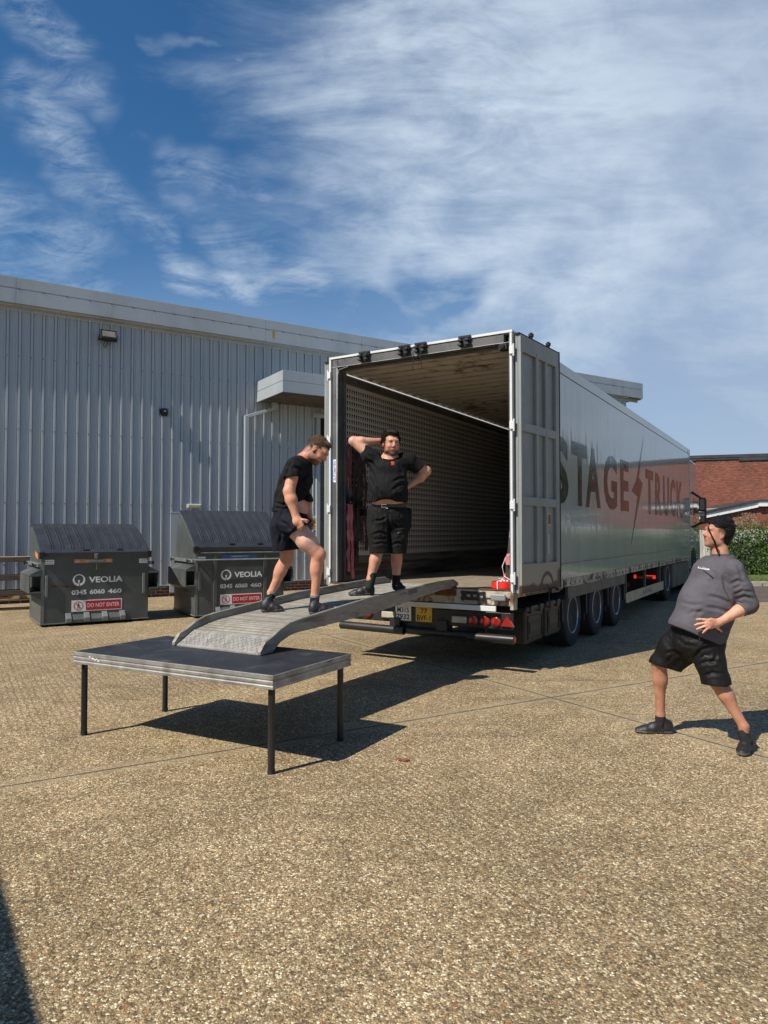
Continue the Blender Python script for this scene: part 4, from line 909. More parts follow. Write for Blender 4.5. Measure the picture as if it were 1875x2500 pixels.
for sx, sy in ((-1, -1), (1, -1), (1, 1), (-1, 1)):
    x, y = sx * (DX_ - .06), sy * (DY_ - .065)
    g = MB(); g.tube([(x, y, .004), (x, y, ZT - .05)], .0242, 20); lg = g.build('leg', M['black_metal'], sdk, smooth=True)
    g = MB(); g.tube([(x, y, 0), (x, y, .03)], .0262, 20); g.build('foot_cap', M['dark_rubber'], lg, smooth=True)
    g = MB(); g.tube([(x, y, ZT - .095), (x, y, ZT - .05)], .03, 16); g.build('leg_socket', M['alu'], lg, smooth=True)
g = MB(); pz = ZT - .03
for x, z, s_ in ((-.80, .0, .012), (-.765, -.012, .016), (-.74, -.022, .012), (-.72, -.012, .01), (-.70, -.03, .012)):
    g.add([(x + cos(k) * s_ * (1 + .4 * sin(k * 3)), -DY_ - .0008 - (.0 if z > -.02 else 0), pz + z * .8 + sin(k) * s_ * .5) for k in np.arange(0, 6.2, .7)], [tuple(range(9))])
g.build('paint_splash', M['white_ink'], sdk)
g = MB(); g.add([(DX_ + .0008, -DY_ + .64, ZT - .024), (DX_ + .0008, -DY_ + .72, ZT - .012), (DX_ + .0008, -DY_ + .73, ZT - .006), (DX_ + .0008, -DY_ + .66, ZT - .012)], [(0, 1, 2, 3)]); g.build('scuff_mark', M['black_ink'], sdk)

# ------------------------------------------------------------------ aluminium loading ramp
rp = empty('loading_ramp', R0, TA, label='grey aluminium loading ramp between stage deck and truck', cat='ramp')
RB0, RB1 = .73, 1.70
def zr(a):      # top of the tread
    pts = [(-3.44, ZT + .010), (-3.25, .785), (-3.10, .822), (-2.95, .845), (-1.8, .925), (-.4, .985), (.10, .985)]
    for (x0, z0), (x1, z1) in zip(pts[:-1], pts[1:]):
        if a <= x1: return z0 + (z1 - z0) * (a - x0) / (x1 - x0)
    return pts[-1][1]
m, nt, b = nodemat('ramp_tread'); N = NT(nt); co = N.coord('Object'); sp = N.n('ShaderNodeSeparateXYZ'); N.l(co, sp.inputs[0])
n1 = N.noise(co, 3, 8, .65); n2 = N.noise(N.coord('Object', (1, 4, 1)), 9, 6, .7)
col = N.ramp(N.m('ADD', N.m('MULTIPLY', n1, .5), N.m('MULTIPLY', n2, .5)), [(.34, (.22, .205, .17)), (.5, (.40, .375, .32)), (.68, (.55, .52, .45))])
qx = N.m('DIVIDE', sp.outputs[0], .052); wn = N.n('ShaderNodeTexWhiteNoise', noise_dimensions='1D'); N.l(N.m('FLOOR', qx), wn.inputs['W']); fq = N.m('SUBTRACT', qx, N.m('FLOOR', qx))
col = N.mix(N.m('MULTIPLY', N.ss(wn.outputs[0], .35, .9), .34), col, (.13, .115, .09)); col = N.mix(N.m('MULTIPLY', N.ss(N.m('ABSOLUTE', N.m('SUBTRACT', fq, .5)), .30, .44), .45), col, (.12, .105, .08))
N.l(col, b.inputs['Base Color']); b.inputs['Metallic'].default_value = .25; b.inputs['Roughness'].default_value = .55
N.bump(N.noise(co, 60, 4, .6), .4, .004, b); M['tread'] = m
g = MB(); a = -3.25; rr = random.Random(4); y0, y1 = RB0 + .034, RB1 - .034
while a < .09:
    w = .052; z = zr(a + w / 2); zz = zr(a), zr(a + w)
    for q in range(2):      # two raised ribs on each plank
        p0 = a + .003 + q * .026; g.add([(p0, y0, zr(p0) - .010), (p0 + .014, y0, zr(p0 + .014) - .010), (p0 + .014, y1, zr(p0 + .014) - .010), (p0, y1, zr(p0) - .010), (p0 + .001, y0, zr(p0)), (p0 + .013, y0, zr(p0)), (p0 + .013, y1, zr(p0)), (p0 + .001, y1, zr(p0))],
                                        [(0, 3, 2, 1), (4, 5, 6, 7), (0, 1, 5, 4), (1, 2, 6, 5), (2, 3, 7, 6), (3, 0, 4, 7)])
    g.add([(a, y0, zz[0] - .03), (a + w - .002, y0, zz[1] - .03), (a + w - .002, y1, zz[1] - .03), (a, y1, zz[0] - .03), (a, y0, zz[0] - .009), (a + w - .002, y0, zz[1] - .009), (a + w - .002, y1, zz[1] - .009), (a, y1, zz[0] - .009)],
          [(0, 3, 2, 1), (4, 5, 6, 7), (0, 1, 5, 4), (1, 2, 6, 5), (2, 3, 7, 6), (3, 0, 4, 7)])
    a += w
g.build('tread_planks', M['tread'], rp)
g = MB(); a = -3.23
while a < .06: g.add([(a - .003, y0 + .002, zr(a) - .0075), (a + .003, y0 + .002, zr(a) - .0075), (a + .003, y1 - .002, zr(a) - .0075), (a - .003, y1 - .002, zr(a) - .0075)], [(0, 1, 2, 3)]); a += .052
g.build('plank_gaps', M['kick'], rp, kind='stuff')
# chequer plate entry lip
g = MB(); ns = 8; vs = []
for i in range(ns + 1):
    a = -3.44 + i * .19 / ns; vs += [(a, y0, zr(a)), (a, y1, zr(a)), (a, y1, zr(a) - .010), (a, y0, zr(a) - .010)]
fs = []
for i in range(ns):
    for k in range(4): fs.append((4 * i + k, 4 * i + (k + 1) % 4, 4 * i + 4 + (k + 1) % 4, 4 * i + 4 + k))
fs += [(0, 1, 2, 3), (4 * ns + 3, 4 * ns + 2, 4 * ns + 1, 4 * ns)]
g.add(vs, fs)
def lip(a, y): return Vector((a, y, zr(a) + .0015))
i = 0; a = -3.41
while a < -3.27:
    y = RB0 + .06 + (.0 if i % 2 else .024)
    while y < RB1 - .06:
        s_ = 1 if (int((y - RB0) / .048) + i) % 2 else -1
        p = lip(a - .009, y - .009 * s_); q = lip(a + .009, y + .009 * s_)
        g.bar(p, q, .006, .005, (-.3, 0, 1)); y += .048
    a += .024; i += 1
M['lip'] = mat('chequer_plate', (.36, .345, .305), .5, .35, var=.2, vs=8, grime=(.22, .2, .17), gs=7, bump=.2)
g.build('chequer_lip', M['lip'], rp, bevel=0)
def rail(yb0, yb1):
    A = [-3.46, -3.40, -3.32, -3.22, -3.1, -3.0, -1.8, -.4, -.02, .10]
    top = [ZT + .03, ZT + .10, .80, .85, .887, .902, 1.005, 1.062, 1.065, 1.02]
    bot = [ZT + .002, ZT + .002, ZT + .004, .745, .785, .797, .838, .955, .985, .985]
    g = MB(); n = len(A); vs = []
    for a, t, b_ in zip(A, top, bot): vs += [(a, yb0, b_), (a, yb1, b_), (a, yb1, t), (a, yb0, t)]
    fs = [(4 * i + k, 4 * i + (k + 1) % 4, 4 * i + 4 + (k + 1) % 4, 4 * i + 4 + k) for i in range(n - 1) for k in range(4)] + [(0, 1, 2, 3), (4 * n - 1, 4 * n - 2, 4 * n - 3, 4 * n - 4)]
    g.add(vs, fs); return g.build('side_rail', M['rail'], rp, bevel=.006)
M['rail'] = mat('ramp_rail', (.30, .28, .24), .6, .3, var=.25, vs=4, stretch=(.6, 3, 3), grime=(.12, .10, .08), gs=4, gt=(.45, .7), bump=.25)
sr = rail(RB0, RB0 + .034); rail(RB1 - .034, RB1)
g = MB(); T_ = Vector((1, 0, .0817)).normalized(); U_ = Vector((-.0817, 0, 1)).normalized()
text_fit(g, 'realloq', (-1.33, RB0 - .0008, .955), T_, U_, 0, .17, 0, .045, .01); g.build('stamped_name', M['kick'], sr)
g = MB(); g.add([Vector((-1.13, RB0 - .0008, .975)) + T_ * x + U_ * z for x, z in ((0, -.012), (.2, -.012), (.2, .04), (0, .04))], [(0, 1, 2, 3)]); g.build('maker_plate', M['frame_grey'], sr)
g = MB()
for a in (-2.6, -1.9, -1.2, -.5): g.box(a, a + .05, RB0 + .035, RB1 - .035, zr(a) - .07, zr(a) - .031)
g.build('cross_brace', M['rail'], rp)

# ------------------------------------------------------------------ front-load waste bins
def bin_mat():
    m, nt, b = nodemat('bin_paint'); N = NT(nt); co = N.coord('Object'); n1 = N.noise(co, 1.6, 8, .65, .4); n2 = N.noise(co, 12, 6, .7)
    col = N.ramp(n1, [(.3, (.052, .060, .058)), (.5, (.072, .083, .080)), (.72, (.105, .115, .110))]); col = N.mix(N.m('MULTIPLY', N.ss(n2, .62, .78), .4), col, (.16, .15, .13))
    N.l(col, b.inputs['Base Color']); N.l(N.ss(n1, .3, .7, .32, .55), b.inputs['Roughness']); N.bump(N.noise(co, 2.2, 4, .6), .3, .03, b); return m
M['bin'] = bin_mat(); M['lid'] = mat('bin_lid', (.030, .034, .041), .42, var=.15, grime=(.07, .07, .07), gs=6, gt=(.6, .85), bump=.15, bs=25)
M['bin_light'] = mat('bin_edge', (.15, .165, .16), .45, var=.15)
def make_bin(loc, rz, W, prof, lidp, label, tall):
    t = empty('waste_bin', loc, rz, label=label, cat='waste bin', group='grey metal waste bins by the wall')
    D = prof[-1][0]; zl = prof[1][1]
    g = MB(); g.prism(prof, .0, W, (1, 2, 0)); g.build('body', M['bin'], t, bevel=.012)
    g = MB(); g.box(-.012, W + .012, -.016, D + .01, .04, .058); g.box(-.014, W + .014, -.022, .03, zl - .05, zl - .005)
    g.box(-.008, .05, -.006, .0, .06, zl - .05); g.build('edge_flange', M['bin_light'], t, bevel=.004)
    g = MB(); 
    for x in (.15, .8, W - .25): g.box(x, x + .1, .1, D - .1, 0, .04)
    g.build('skid', M['black_metal'], t)
    # lid: convex plastic sheet with ribs
    def lp(q):      # point along the lid profile, q 0..1
        n = len(lidp) - 1; i = min(int(q * n), n - 1); f = q * n - i; a_, b_ = lidp[i], lidp[i + 1]; return (a_[0] + (b_[0] - a_[0]) * f, a_[1] + (b_[1] - a_[1]) * f)
    g = MB(); K = 12; vs = []
    x0, x1 = -.02, W + .03
    for i in range(K + 1):
        y, z = lp(i / K); vs += [(x0, y, z), (x1, y, z), (x1, y, z - .02), (x0, y, z - .02)]
    g.add(vs, [(4 * i + k, 4 * i + (k + 1) % 4, 4 * i + 4 + (k + 1) % 4, 4 * i + 4 + k) for i in range(K) for k in range(4)] + [(0, 1, 2, 3), (4 * K + 3, 4 * K + 2, 4 * K + 1, 4 * K)])
    y, z = lp(0); g.box(x0, x1, y - .012, y + .012, z - .07, z - .0); 
    lid = g.build('lid', M['lid'], t, bevel=.006)
    g = MB()
    for k in range(10):
        x = .18 + k * (W - .33) / 9
        pts = [Vector((x, *lp(q))) + Vector((0, 0, .004)) for q in np.linspace(.1, .995, 10)]
        for off in (-.020, .020): g.tube([p + Vector((off, 0, 0)) for p in pts], [.008] + [.015] * 8 + [.008], 6)
    g.build('lid_rib', M['lid'], lid, smooth=True)
    g = MB()
    for x in (W * .40, W * .72): y, z = lp(.06); g.box(x - .055, x + .055, y - .03, y + .02, z - .02, z + .014)
    build_each(g, 'lid_grip', M['void'], lid, bevel=.006)
    for x, s_ in ((-.01, -1), (W + .01, 1)):
        g = MB(); y, z = lidp[0]; g.box(x - .03, x + .03, y - .035, y + .03, z - .11, z + .01); g.bar((x + .04, y - .03, z + .03), (x + .05, y - .04, z - .16), .045, .012, (1, 0, 0)) if s_ < 0 else g.bar((x - .05, y - .03, z + .03), (x - .05, y - .04, z - .16), .045, .012, (1, 0, 0)); g.build('lid_hinge', M['black_metal'], t, bevel=.005)
    # fork pockets and side rails
    zp = .62 if tall else .60
    for x, s_ in ((0, -1), (W, 1)):
        g = MB(); xo = x + s_ * .19
        def P3(y, z, q): return (x + (xo - x) * q, y, z)
        y0_, y1_ = -.03, D - .25
        for (za, zb) in ((zp + .30, zp + .27), (zp - .02, zp + .01)):
            g.box(x, xo, y0_, y1_, min(za, zb), max(za, zb))
        g.box(xo - s_ * .02, xo, y0_, y1_, zp + .011, zp + .269)
        g.add([(x, y0_ + .02, zp + .30), (xo, y0_ + .02, zp + .30), (x, y0_ + .02, zp + .40), (x, y1_, zp + .30), (xo, y1_, zp + .30), (x, y1_, zp + .40)], [(0, 1, 2), (3, 5, 4), (1, 4, 5, 2), (0, 2, 5, 3)])
        g.add([(x, y0_ + .02, zp - .02), (xo, y0_ + .02, zp - .02), (x, y0_ + .02, zp - .14), (x, y1_, zp - .02), (xo, y1_, zp - .02), (x, y1_, zp - .14)], [(0, 2, 1), (3, 4, 5), (1, 2, 5, 4), (0, 3, 5, 2)])
        fp = g.build('fork_pocket', M['bin'], t, bevel=.006)
        g = MB(); g.box(min(x, x + s_ * .06), max(x, x + s_ * .06), .0, D - .02, zp + .43, zp + .49); g.build('side_rail', M['bin_light'], t, bevel=.006)
        g = MB()
        for y in (.12, D - .2): g.tube([(x + s_ * .06, y, zp + .46), (x + s_ * .12, y, zp + .46)], .014, 8); g.tube([(x + s_ * .12, y, zp + .425), (x + s_ * .12, y, zp + .495)], .014, 8)
        g.build('trunnion', M['black_metal'], t)
    for x in (.06, W - .11):
        g = MB(); g.box(x, x + .045, -.035, -.01, .52, .86); g.box(x, x + .045, -.0095, 0, .50, .88); g.build('handle', M['bin_light'] if not tall else M['bin'], t, bevel=.006)
    # stepped bar low on the front
    g = MB(); xa, xb = W * .215, W * .765
    g.prism([(-.002, .19), (-.09, .11), (-.09, .055), (-.002, .055)], xa, xb, (1, 2, 0)); g.build('step_bar', M['bin'], t, bevel=.004)
    g = MB()
    for k in range(4): x = xa + (xb - xa - .09) * k / 3; g.prism([(-.003, .222), (-.1, .135), (-.1, .065), (-.003, .065)], x, x + .09, (1, 2, 0))
    g.build('step_gusset', M['bin_light'], t, bevel=.004)
    # printed marks: ring emblem, name, number
    EX, EZ = Vector((1, 0, 0)), Vector((0, 0, 1)); og = Vector((0, -.0015, 0))
    cx, cz = W * .335, .785 if not tall else .80; R1 = .103
    g = MB(); n = 40; vs = []
    for k in range(n + 1):
        q = 2 * pi * k / n + pi / 2; rin = R1 * .72; ox, oz = -.0, R1 * .13
        vs += [(cx + cos(q) * R1, -.0015, cz + sin(q) * R1), (cx + cos(q) * rin, -.0015, cz + oz * .8 + sin(q) * rin)]
    keep = [k for k in range(n) if not (abs(k - n / 2) < .6)]
    g.add(vs, [(2 * k, 2 * k + 2, 2 * k + 3, 2 * k + 1) for k in keep])
    g.add([(cx + cos(k) * .017, -.0018, cz - .015 + sin(k) * .017) for k in np.arange(0, 6.2, .5)], [tuple(range(13))])
    g.add([(cx - .012, -.0018, cz - .028), (cx + .012, -.0018, cz - .028), (cx + .004, -.0018, cz - .062), (cx - .004, -.0018, cz - .062)], [(0, 1, 2, 3)])
    text_fit(g, 'VEOLIA', og, EX, EZ, W * .425, W * .745, cz - .052, cz + .055, .03); text_fit(g, '0345', og, EX, EZ, W * .27, W * .405, cz - .255, cz - .172, .035)
    text_fit(g, '6060', og, EX, EZ, W * .435, W * .575, cz - .255, cz - .172, .035); text_fit(g, '460', og, EX, EZ, W * .605, W * .735, cz - .255, cz - .172, .035)
    g.build('printed_name', M['white_ink'], t)
    zc = .335 if not tall else .33
    g = MB(); g.box(W * .27, W * .74, -.004, -.0005, zc - .098, zc + .098); sg = g.build('warning_sign', M['white_sign'], t)
    g = MB(); g.box(W * .40, W * .73, -.0055, -.004, zc - .082, zc + .082); px_, R2 = W * .333, .078; vs = []
    for k in range(33): q = 2 * pi * k / 32; vs += [(px_ + cos(q) * R2, -.0055, zc + sin(q) * R2), (px_ + cos(q) * R2 * .84, -.0055, zc + sin(q) * R2 * .84)]
    g.add(vs, [(2 * k, 2 * k + 2, 2 * k + 3, 2 * k + 1) for k in range(32)]); g.bar((px_ - .042, -.0060, zc + .042), (px_ + .042, -.0060, zc - .042), .0012, .011, (1, 0, 1)); g.build('red_panel', M['red_sign'], sg)
    g = MB(); text_fit(g, 'DO NOT ENTER', (0, -.007, 0), EX, EZ, W * .415, W * .715, zc - .034, zc + .036, .012); g.build('sign_text', M['white_ink'], sg)
    g = MB(); g.add([(px_ + cos(k) * .010, -.005, zc + .042 + sin(k) * .010) for k in np.arange(0, 6.2, .6)], [tuple(range(11))])
    for p, q, w in (((0, .03), (0, -.008), .018), ((0, -.005), (.022, -.05), .010), ((0, -.005), (-.022, -.05), .010), ((0, .025), (.028, -.002), .007), ((0, .025), (-.028, .0), .007)):
        g.bar((px_ + p[0], -.005, zc + p[1]), (px_ + q[0], -.005, zc + q[1]), w, .0008, (0, 1, 0))
    g.build('walking_figure', M['black_ink'], sg)
    return t, g
b1, _ = make_bin((-5.85, 12.14, 0), radians(33.5), 1.80, [(0, .05), (0, 1.25), (1.18, 1.72), (1.42, 1.72), (1.42, .05)], [(-.03, 1.275), (.25, 1.42), (.6, 1.58), (.95, 1.71), (1.22, 1.785)], 'wide low grey waste bin with orange label strip, left of the two', False)
def small_sign(t, x0, x1, z0, z1, mm, s1, y=-.003, ink='black_ink', name='label_strip'):
    g = MB(); g.box(x0, x1, y, -.0004, z0, z1); o = g.build(name, mm, t)
    g = MB()
    for s_, a, b_, c, d in s1: text_fit(g, s_, (0, y - .001, 0), (1, 0, 0), (0, 0, 1), a, b_, c, d, .008)
    g.build('label_print', M[ink], o); return o
small_sign(b1, .52, 1.16, 1.085, 1.15, M['orange_sign'], [('DRY', .56, .60, 1.13, 1.145), ('MIXED', .55, .61, 1.11, 1.125), ('RECYCLING', .535, .625, 1.092, 1.105), ('DRY', 1.08, 1.12, 1.13, 1.145), ('MIXED', 1.07, 1.13, 1.11, 1.125), ('RECYCLING', 1.055, 1.145, 1.092, 1.105), ('DRY MIXED RECYCLING', .70, .98, 1.105, 1.135)], ink='white_ink')
small_sign(b1, .015, .20, 1.07, 1.15, M['white_sign'], [('KEEP LID CLOSED', .03, .185, 1.115, 1.13), ('WHEN NOT IN USE', .03, .185, 1.085, 1.10)])
small_sign(b1, 1.63, 1.78, 1.06, 1.14, M['white_sign'], [('CAUTION', 1.65, 1.76, 1.115, 1.13), ('DO NOT OVERFILL', 1.645, 1.765, 1.095, 1.105), ('THIS CONTAINER', 1.645, 1.765, 1.075, 1.085)])
g = MB(); g.prism([(.72, 1.09), (1.02, 1.09), (1.0, 1.13), (.76, 1.125)], -.06, -.004); g.bar((.88, -.06, 1.25), (.88, -.05, .96), .008, .008); g.box(.85, .91, -.06, -.02, 1.16, 1.25); g.build('slam_lock', M['bin_light'], b1, bevel=.006)
g = MB(); g.T = Matrix.Identity(4); g.add([(-.0015, .42, 1.14), (-.0015, .75, 1.20), (-.0015, .75, 1.29), (-.0015, .42, 1.24)], [(0, 1, 2, 3)]); g.build('side_label', M['orange_sign'], b1)
g = MB(); rr = random.Random(6); pts = []; x = .16
up = []; dn = []
while x < .62: z = .685 + .03 * rr.random() - (x - .16) * .04; up.append((x, z + .012 * rr.random())); dn.append((x, z - .014 - .012 * rr.random())); x += .03
g.add([(a, -.0012, c) for a, c in up + dn[::-1]], [tuple(range(len(up) * 2))]); g.build('scratch', M['rust'], b1)
b2, _ = make_bin((-3.56, 13.40, 0), radians(31), 1.80, [(0, .05), (0, 1.32), (1.05, 2.0), (1.2, 2.0), (1.5, 1.0), (1.5, .05)], [(-.03, 1.345), (.22, 1.56), (.5, 1.76), (.8, 1.93), (1.08, 2.07)], 'tall grey waste bin with blue label strip, behind the ramp', True)
small_sign(b2, .52, 1.22, 1.10, 1.185, M['blue_sign'], [('CARDBOARD ONLY', .70, 1.05, 1.145, 1.17)], ink='white_ink')
small_sign(b2, .02, .2, 1.08, 1.16, M['white_sign'], [('KEEP LID CLOSED', .03, .185, 1.12, 1.135)])
g = MB(); g.tube([(-.04, -.07, 1.10), (W2 := 1.86, -.07, 1.10)], .014, 10); g.box(.0, .04, -.07, 0, 1.08, 1.12); g.box(1.76, 1.8, -.07, 0, 1.08, 1.12); g.build('locking_bar', M['galv'], b2, smooth=True)
g = MB(); g.box(.1, 1.75, -.04, -.0, 1.225, 1.245); g.build('lid_strip', M['galv'], b2, bevel=.004)
g = MB()
for x in (.35, 1.36): g.box(x, x + .07, -.03, -.001, .06, 1.22)
build_each(g, 'front_post', M['bin'], b2, bevel=.005)
g = MB(); g.bar((.04, -.015, 1.06), (.36, -.015, .74), .02, .045, (0, 1, 0)); g.build('front_brace', M['bin'], b2, bevel=.005)
# orange cone edge, yellow line, planks rack behind the left bin
bn = empty('pallet_rack', (-9.3, 13.9, 0), radians(31), label='weathered wooden pallet rack beside the left bin', cat='pallet rack')
g = MB()
for z in (1.0, .62, .30): g.box(0, 2.6, -.02, .02, z, z + .11)
for z in (.985, .62, .30): g.box(0, 2.6, .5, .54, z, z + .10)
g.build('boards', M['wood_dark'], bn, bevel=.004)
g = MB()
for x in (.3, 1.3, 2.3): g.box(x, x + .06, .021, .08, .0, 1.1); g.box(x, x + .06, .44, .499, 0, 1.08); g.box(x, x + .06, .08, .44, .12, .19)
g.build('posts', M['wood_dark'], bn, bevel=.004)
g = MB()
for i in range(4): g.box(.1, 2.5, .09 + i * .1, .17 + i * .1, .195, .215)
for i in range(4): g.box(.1, 2.5, .09 + i * .1, .17 + i * .1, 1.085, 1.105)
g.build('shelf_slats', M['wood_pale'], bn, bevel=.003)
lg = empty('timber_offcut', tuple((Matrix.Translation((-9.3, 13.9, 0)) @ Matrix.Rotation(radians(31), 4, 'Z')) @ Vector((2.0, .27, .216))), radians(20), label='short pale timber block lying on the pallet rack shelf', cat='timber')
g = MB(); g.box(-.25, .25, -.09, .09, 0, .11); tag(lg, 'short pale timber block lying on the pallet rack shelf', 'timber'); g.build('timber_block', M['wood_pale'], lg, bevel=.008)

# ------------------------------------------------------------------ ratchet straps hanging on the left lining, red sling on the sill
M['strap_red'] = mat('strap_red', (.20, .055, .055), .8, var=.35, vs=7, grime=(.10, .05, .05), gs=8, bump=.3)
M['strap_pink'] = mat('strap_pink', (.50, .16, .16), .8, var=.25, vs=7, grime=(.2, .08, .08), gs=8, bump=.3)
M['strap_dark'] = mat('strap_dark', (.045, .028, .028), .85, var=.4, vs=7, bump=.3)
M['strap_teal'] = mat('strap_teal', (.02, .14, .17), .7)
def ribbon(g, pts, w, th=.004, ax=(1, 0, 0)):
    pts = [Vector(p) for p in pts]; ax = Vector(ax)
    vs = []; fs = []
    for i, p in enumerate(pts):
        d = (pts[min(i + 1, len(pts) - 1)] - pts[max(i - 1, 0)]).normalized(); tw = .25 * sin(i * 1.7 + p.x * 9); s_ = (ax * cos(tw) + Vector((0, 1, 0)) * sin(tw)); n_ = d.cross(s_).normalized()
        vs += [p - s_ * w / 2 - n_ * th, p + s_ * w / 2 - n_ * th, p + s_ * w / 2 + n_ * th, p - s_ * w / 2 + n_ * th]
    for i in range(len(pts) - 1):
        for k in range(4): fs.append((4 * i + k, 4 * i + (k + 1) % 4, 4 * i + 4 + (k + 1) % 4, 4 * i + 4 + k))
    n = len(pts) - 1; fs += [(0, 1, 2, 3), (4 * n + 3, 4 * n + 2, 4 * n + 1, 4 * n)]; g.add(vs, fs)
def strap(a, w, z1, z0, mm, label, sway, seed, split=None, mm2=None):
    t = empty('ratchet_strap', TP(a, WD - .10, z1), TA, label=label, cat='ratchet strap', group='ratchet straps hanging on the left trailer wall'); rr = random.Random(seed)
    def line(x0, x1, za, zb, dy):
        n = 14; return [(x0 + (x1 - x0) * k / n + sway * sin(k * .9 + seed) * .5, dy + rr.uniform(-.006, .006), (za + (zb - za) * k / n) - z1) for k in range(n + 1)]
    g = MB(); ribbon(g, line(0, .01, z1, z0 + .25 if split else z0, -.03), w); ribbon(g, line(w * .9, w * .9 + sway, z1 - .02, z0 + .12, -.045), w * .9); g.build('webbing', mm, t)
    if mm2:
        g = MB(); ribbon(g, line(.0, sway, split, z0, -.06), w * .8); ribbon(g, line(w * .8, w * .8 + sway * 2, split, z0 - .10, -.07), w * .8); g.build('webbing_tail', mm2, t)
    g = MB(); zc = (split or (z1 + z0) / 2) - z1; g.box(-.02, w + .02, -.1, -.04, zc, zc + .09); g.tube([(-.03, -.1, zc + .1), (w + .03, -.1, zc + .1)], .01, 6); g.tube([(-.03, -.12, zc + .02), (w + .03, -.12, zc + .02)], .008, 6); g.build('ratchet', M['black_metal'], t, bevel=.004)
    g = MB(); g.tube([(w / 2, -.01, .06), (w / 2, -.04, .07), (w / 2, -.05, .02), (w / 2, -.035, -.03)], .008, 6); g.build('hook', M['black_metal'], t)
    return t
s1 = strap(.20, .075, 2.78, 1.10, M['strap_red'], 'faded red ratchet strap nearest the rear post, with paler tail', .02, 1, 2.0, M['strap_pink'])
g = MB(); g.box(-.005, .05, -.056, -.05, -.66, -.56); g.build('teal_label', M['strap_teal'], s1)
strap(.40, .08, 2.82, 1.05, M['strap_dark'], 'dark brown ratchet strap, middle of the hanging straps', -.03, 2, 1.95)
strap(.56, .075, 2.80, 1.25, M['strap_dark'], 'dark ratchet strap hanging nearest the man with raised elbow', .05, 3, 1.85)
M['sling_red'] = mat('sling_red', (.72, .022, .012), .5, var=.15, vs=20, bump=.3)
rs_ = empty('strap_coil', TP(.20, .19, .967), TA, label='bright red strap rolled into a coil on the trailer sill', cat='strap')
g = MB()
for k in range(7): g.lathe((0, 0, .006), (0, 0, 1), [(0, .145 - k * .016), (.075, .143 - k * .016), (.075, .135 - k * .016), (0, .135 - k * .016)], 28)
g.build('coil', M['sling_red'], rs_, smooth=True)
g = MB(); rr = random.Random(9)
for k in range(9): a = rr.uniform(0, 6.28); r_ = rr.uniform(.02, .1); g.box(cos(a) * r_ - .015, cos(a) * r_ + .02, sin(a) * r_ - .01, sin(a) * r_ + .015, .083, .092 + rr.random() * .012)
ribbon(g, [(-.155, .02, .0), (-.155, .02, .09), (-.08, .02, .095), (0, .02, .092)], .012, .003, (0, 1, 0)); g.build('tie', M['white_ink'], rs_)
g = MB(); ribbon(g, [(.0, -.02, .09), (.07, .0, .14), (.12, -.02, .22), (.16, -.05, .26)], .05, .004, (0, 1, 0)); g.build('loose_end', M['sling_red'], rs_)
bg_ = empty('hanging_bundle', TP(.17, .075, .97), TA, label='dark strap bundle with pale cord hanging by the right door post', cat='strap bundle')
g = MB(); ribbon(g, [(0, .03, 0), (.02, .05, .12), (.04, .06, .3), (.03, .03, .5), (.05, .0, .8)], .07, .012, (0, 1, 0)); ribbon(g, [(.05, .1, 0), (.06, .06, .12), (.05, .05, .25)], .06, .01, (0, 1, 0)); g.build('webbing', M['strap_dark'], bg_)
g = MB(); ribbon(g, [(.0, .04, .27), (.01, .05, .33), (.02, .04, .4)], .06, .02, (0, 1, 0)); g.build('red_loop', M['strap_pink'], bg_)
g = MB(); g.tube([(.0, -.0, .08), (.0, .1, .14), (.0, .125, .25), (.0, .08, .36), (.0, .0, .42)], .005, 6); g.tube([(0, .0, .42), (0, .03, .6), (0, .02, .85)], .006, 6); g.build('cord', M['white_ink'], bg_)
bk = empty('load_block', TP(.55, .34, .955), TA + .3, label='small grey metal bracket block on the trailer floor behind the red coil', cat='bracket')
g = MB(); g.box(-.12, .12, -.05, .05, 0, .03); g.box(-.1, -.05, -.05, .05, .03, .11); g.box(.05, .1, -.05, .05, .03, .09); g.tube([(-.12, 0, .08), (.13, 0, .07)], .02, 8); g.build('bracket', M['galv'], bk, bevel=.006)
# dead leaf on the concrete
lf = MB(); lf.add([(-.06, 0, .012), (-.03, .012, .022), (.0, .006, .014), (.035, .012, .02), (.065, 0, .010), (.03, -.012, .012), (-.02, -.01, .014)], [(0, 1, 6), (1, 2, 6), (2, 5, 6), (2, 3, 5), (3, 4, 5)])
M['leaf_red'] = mat('leaf_red', (.26, .06, .04), .7, var=.3)
lo = lf.build('dry_leaf', M['leaf_red'], bevel=0, label='small curled red-brown leaf lying on the concrete right of the stage', cat='leaf')
p = Vector(at(982, 1859, 4.9)); d_ = p - O0; k_ = -CH / d_.z; lo.location = (d_.x * k_, d_.y * k_, 0); lo.modifiers.new('thick', 'SOLIDIFY').thickness = .002
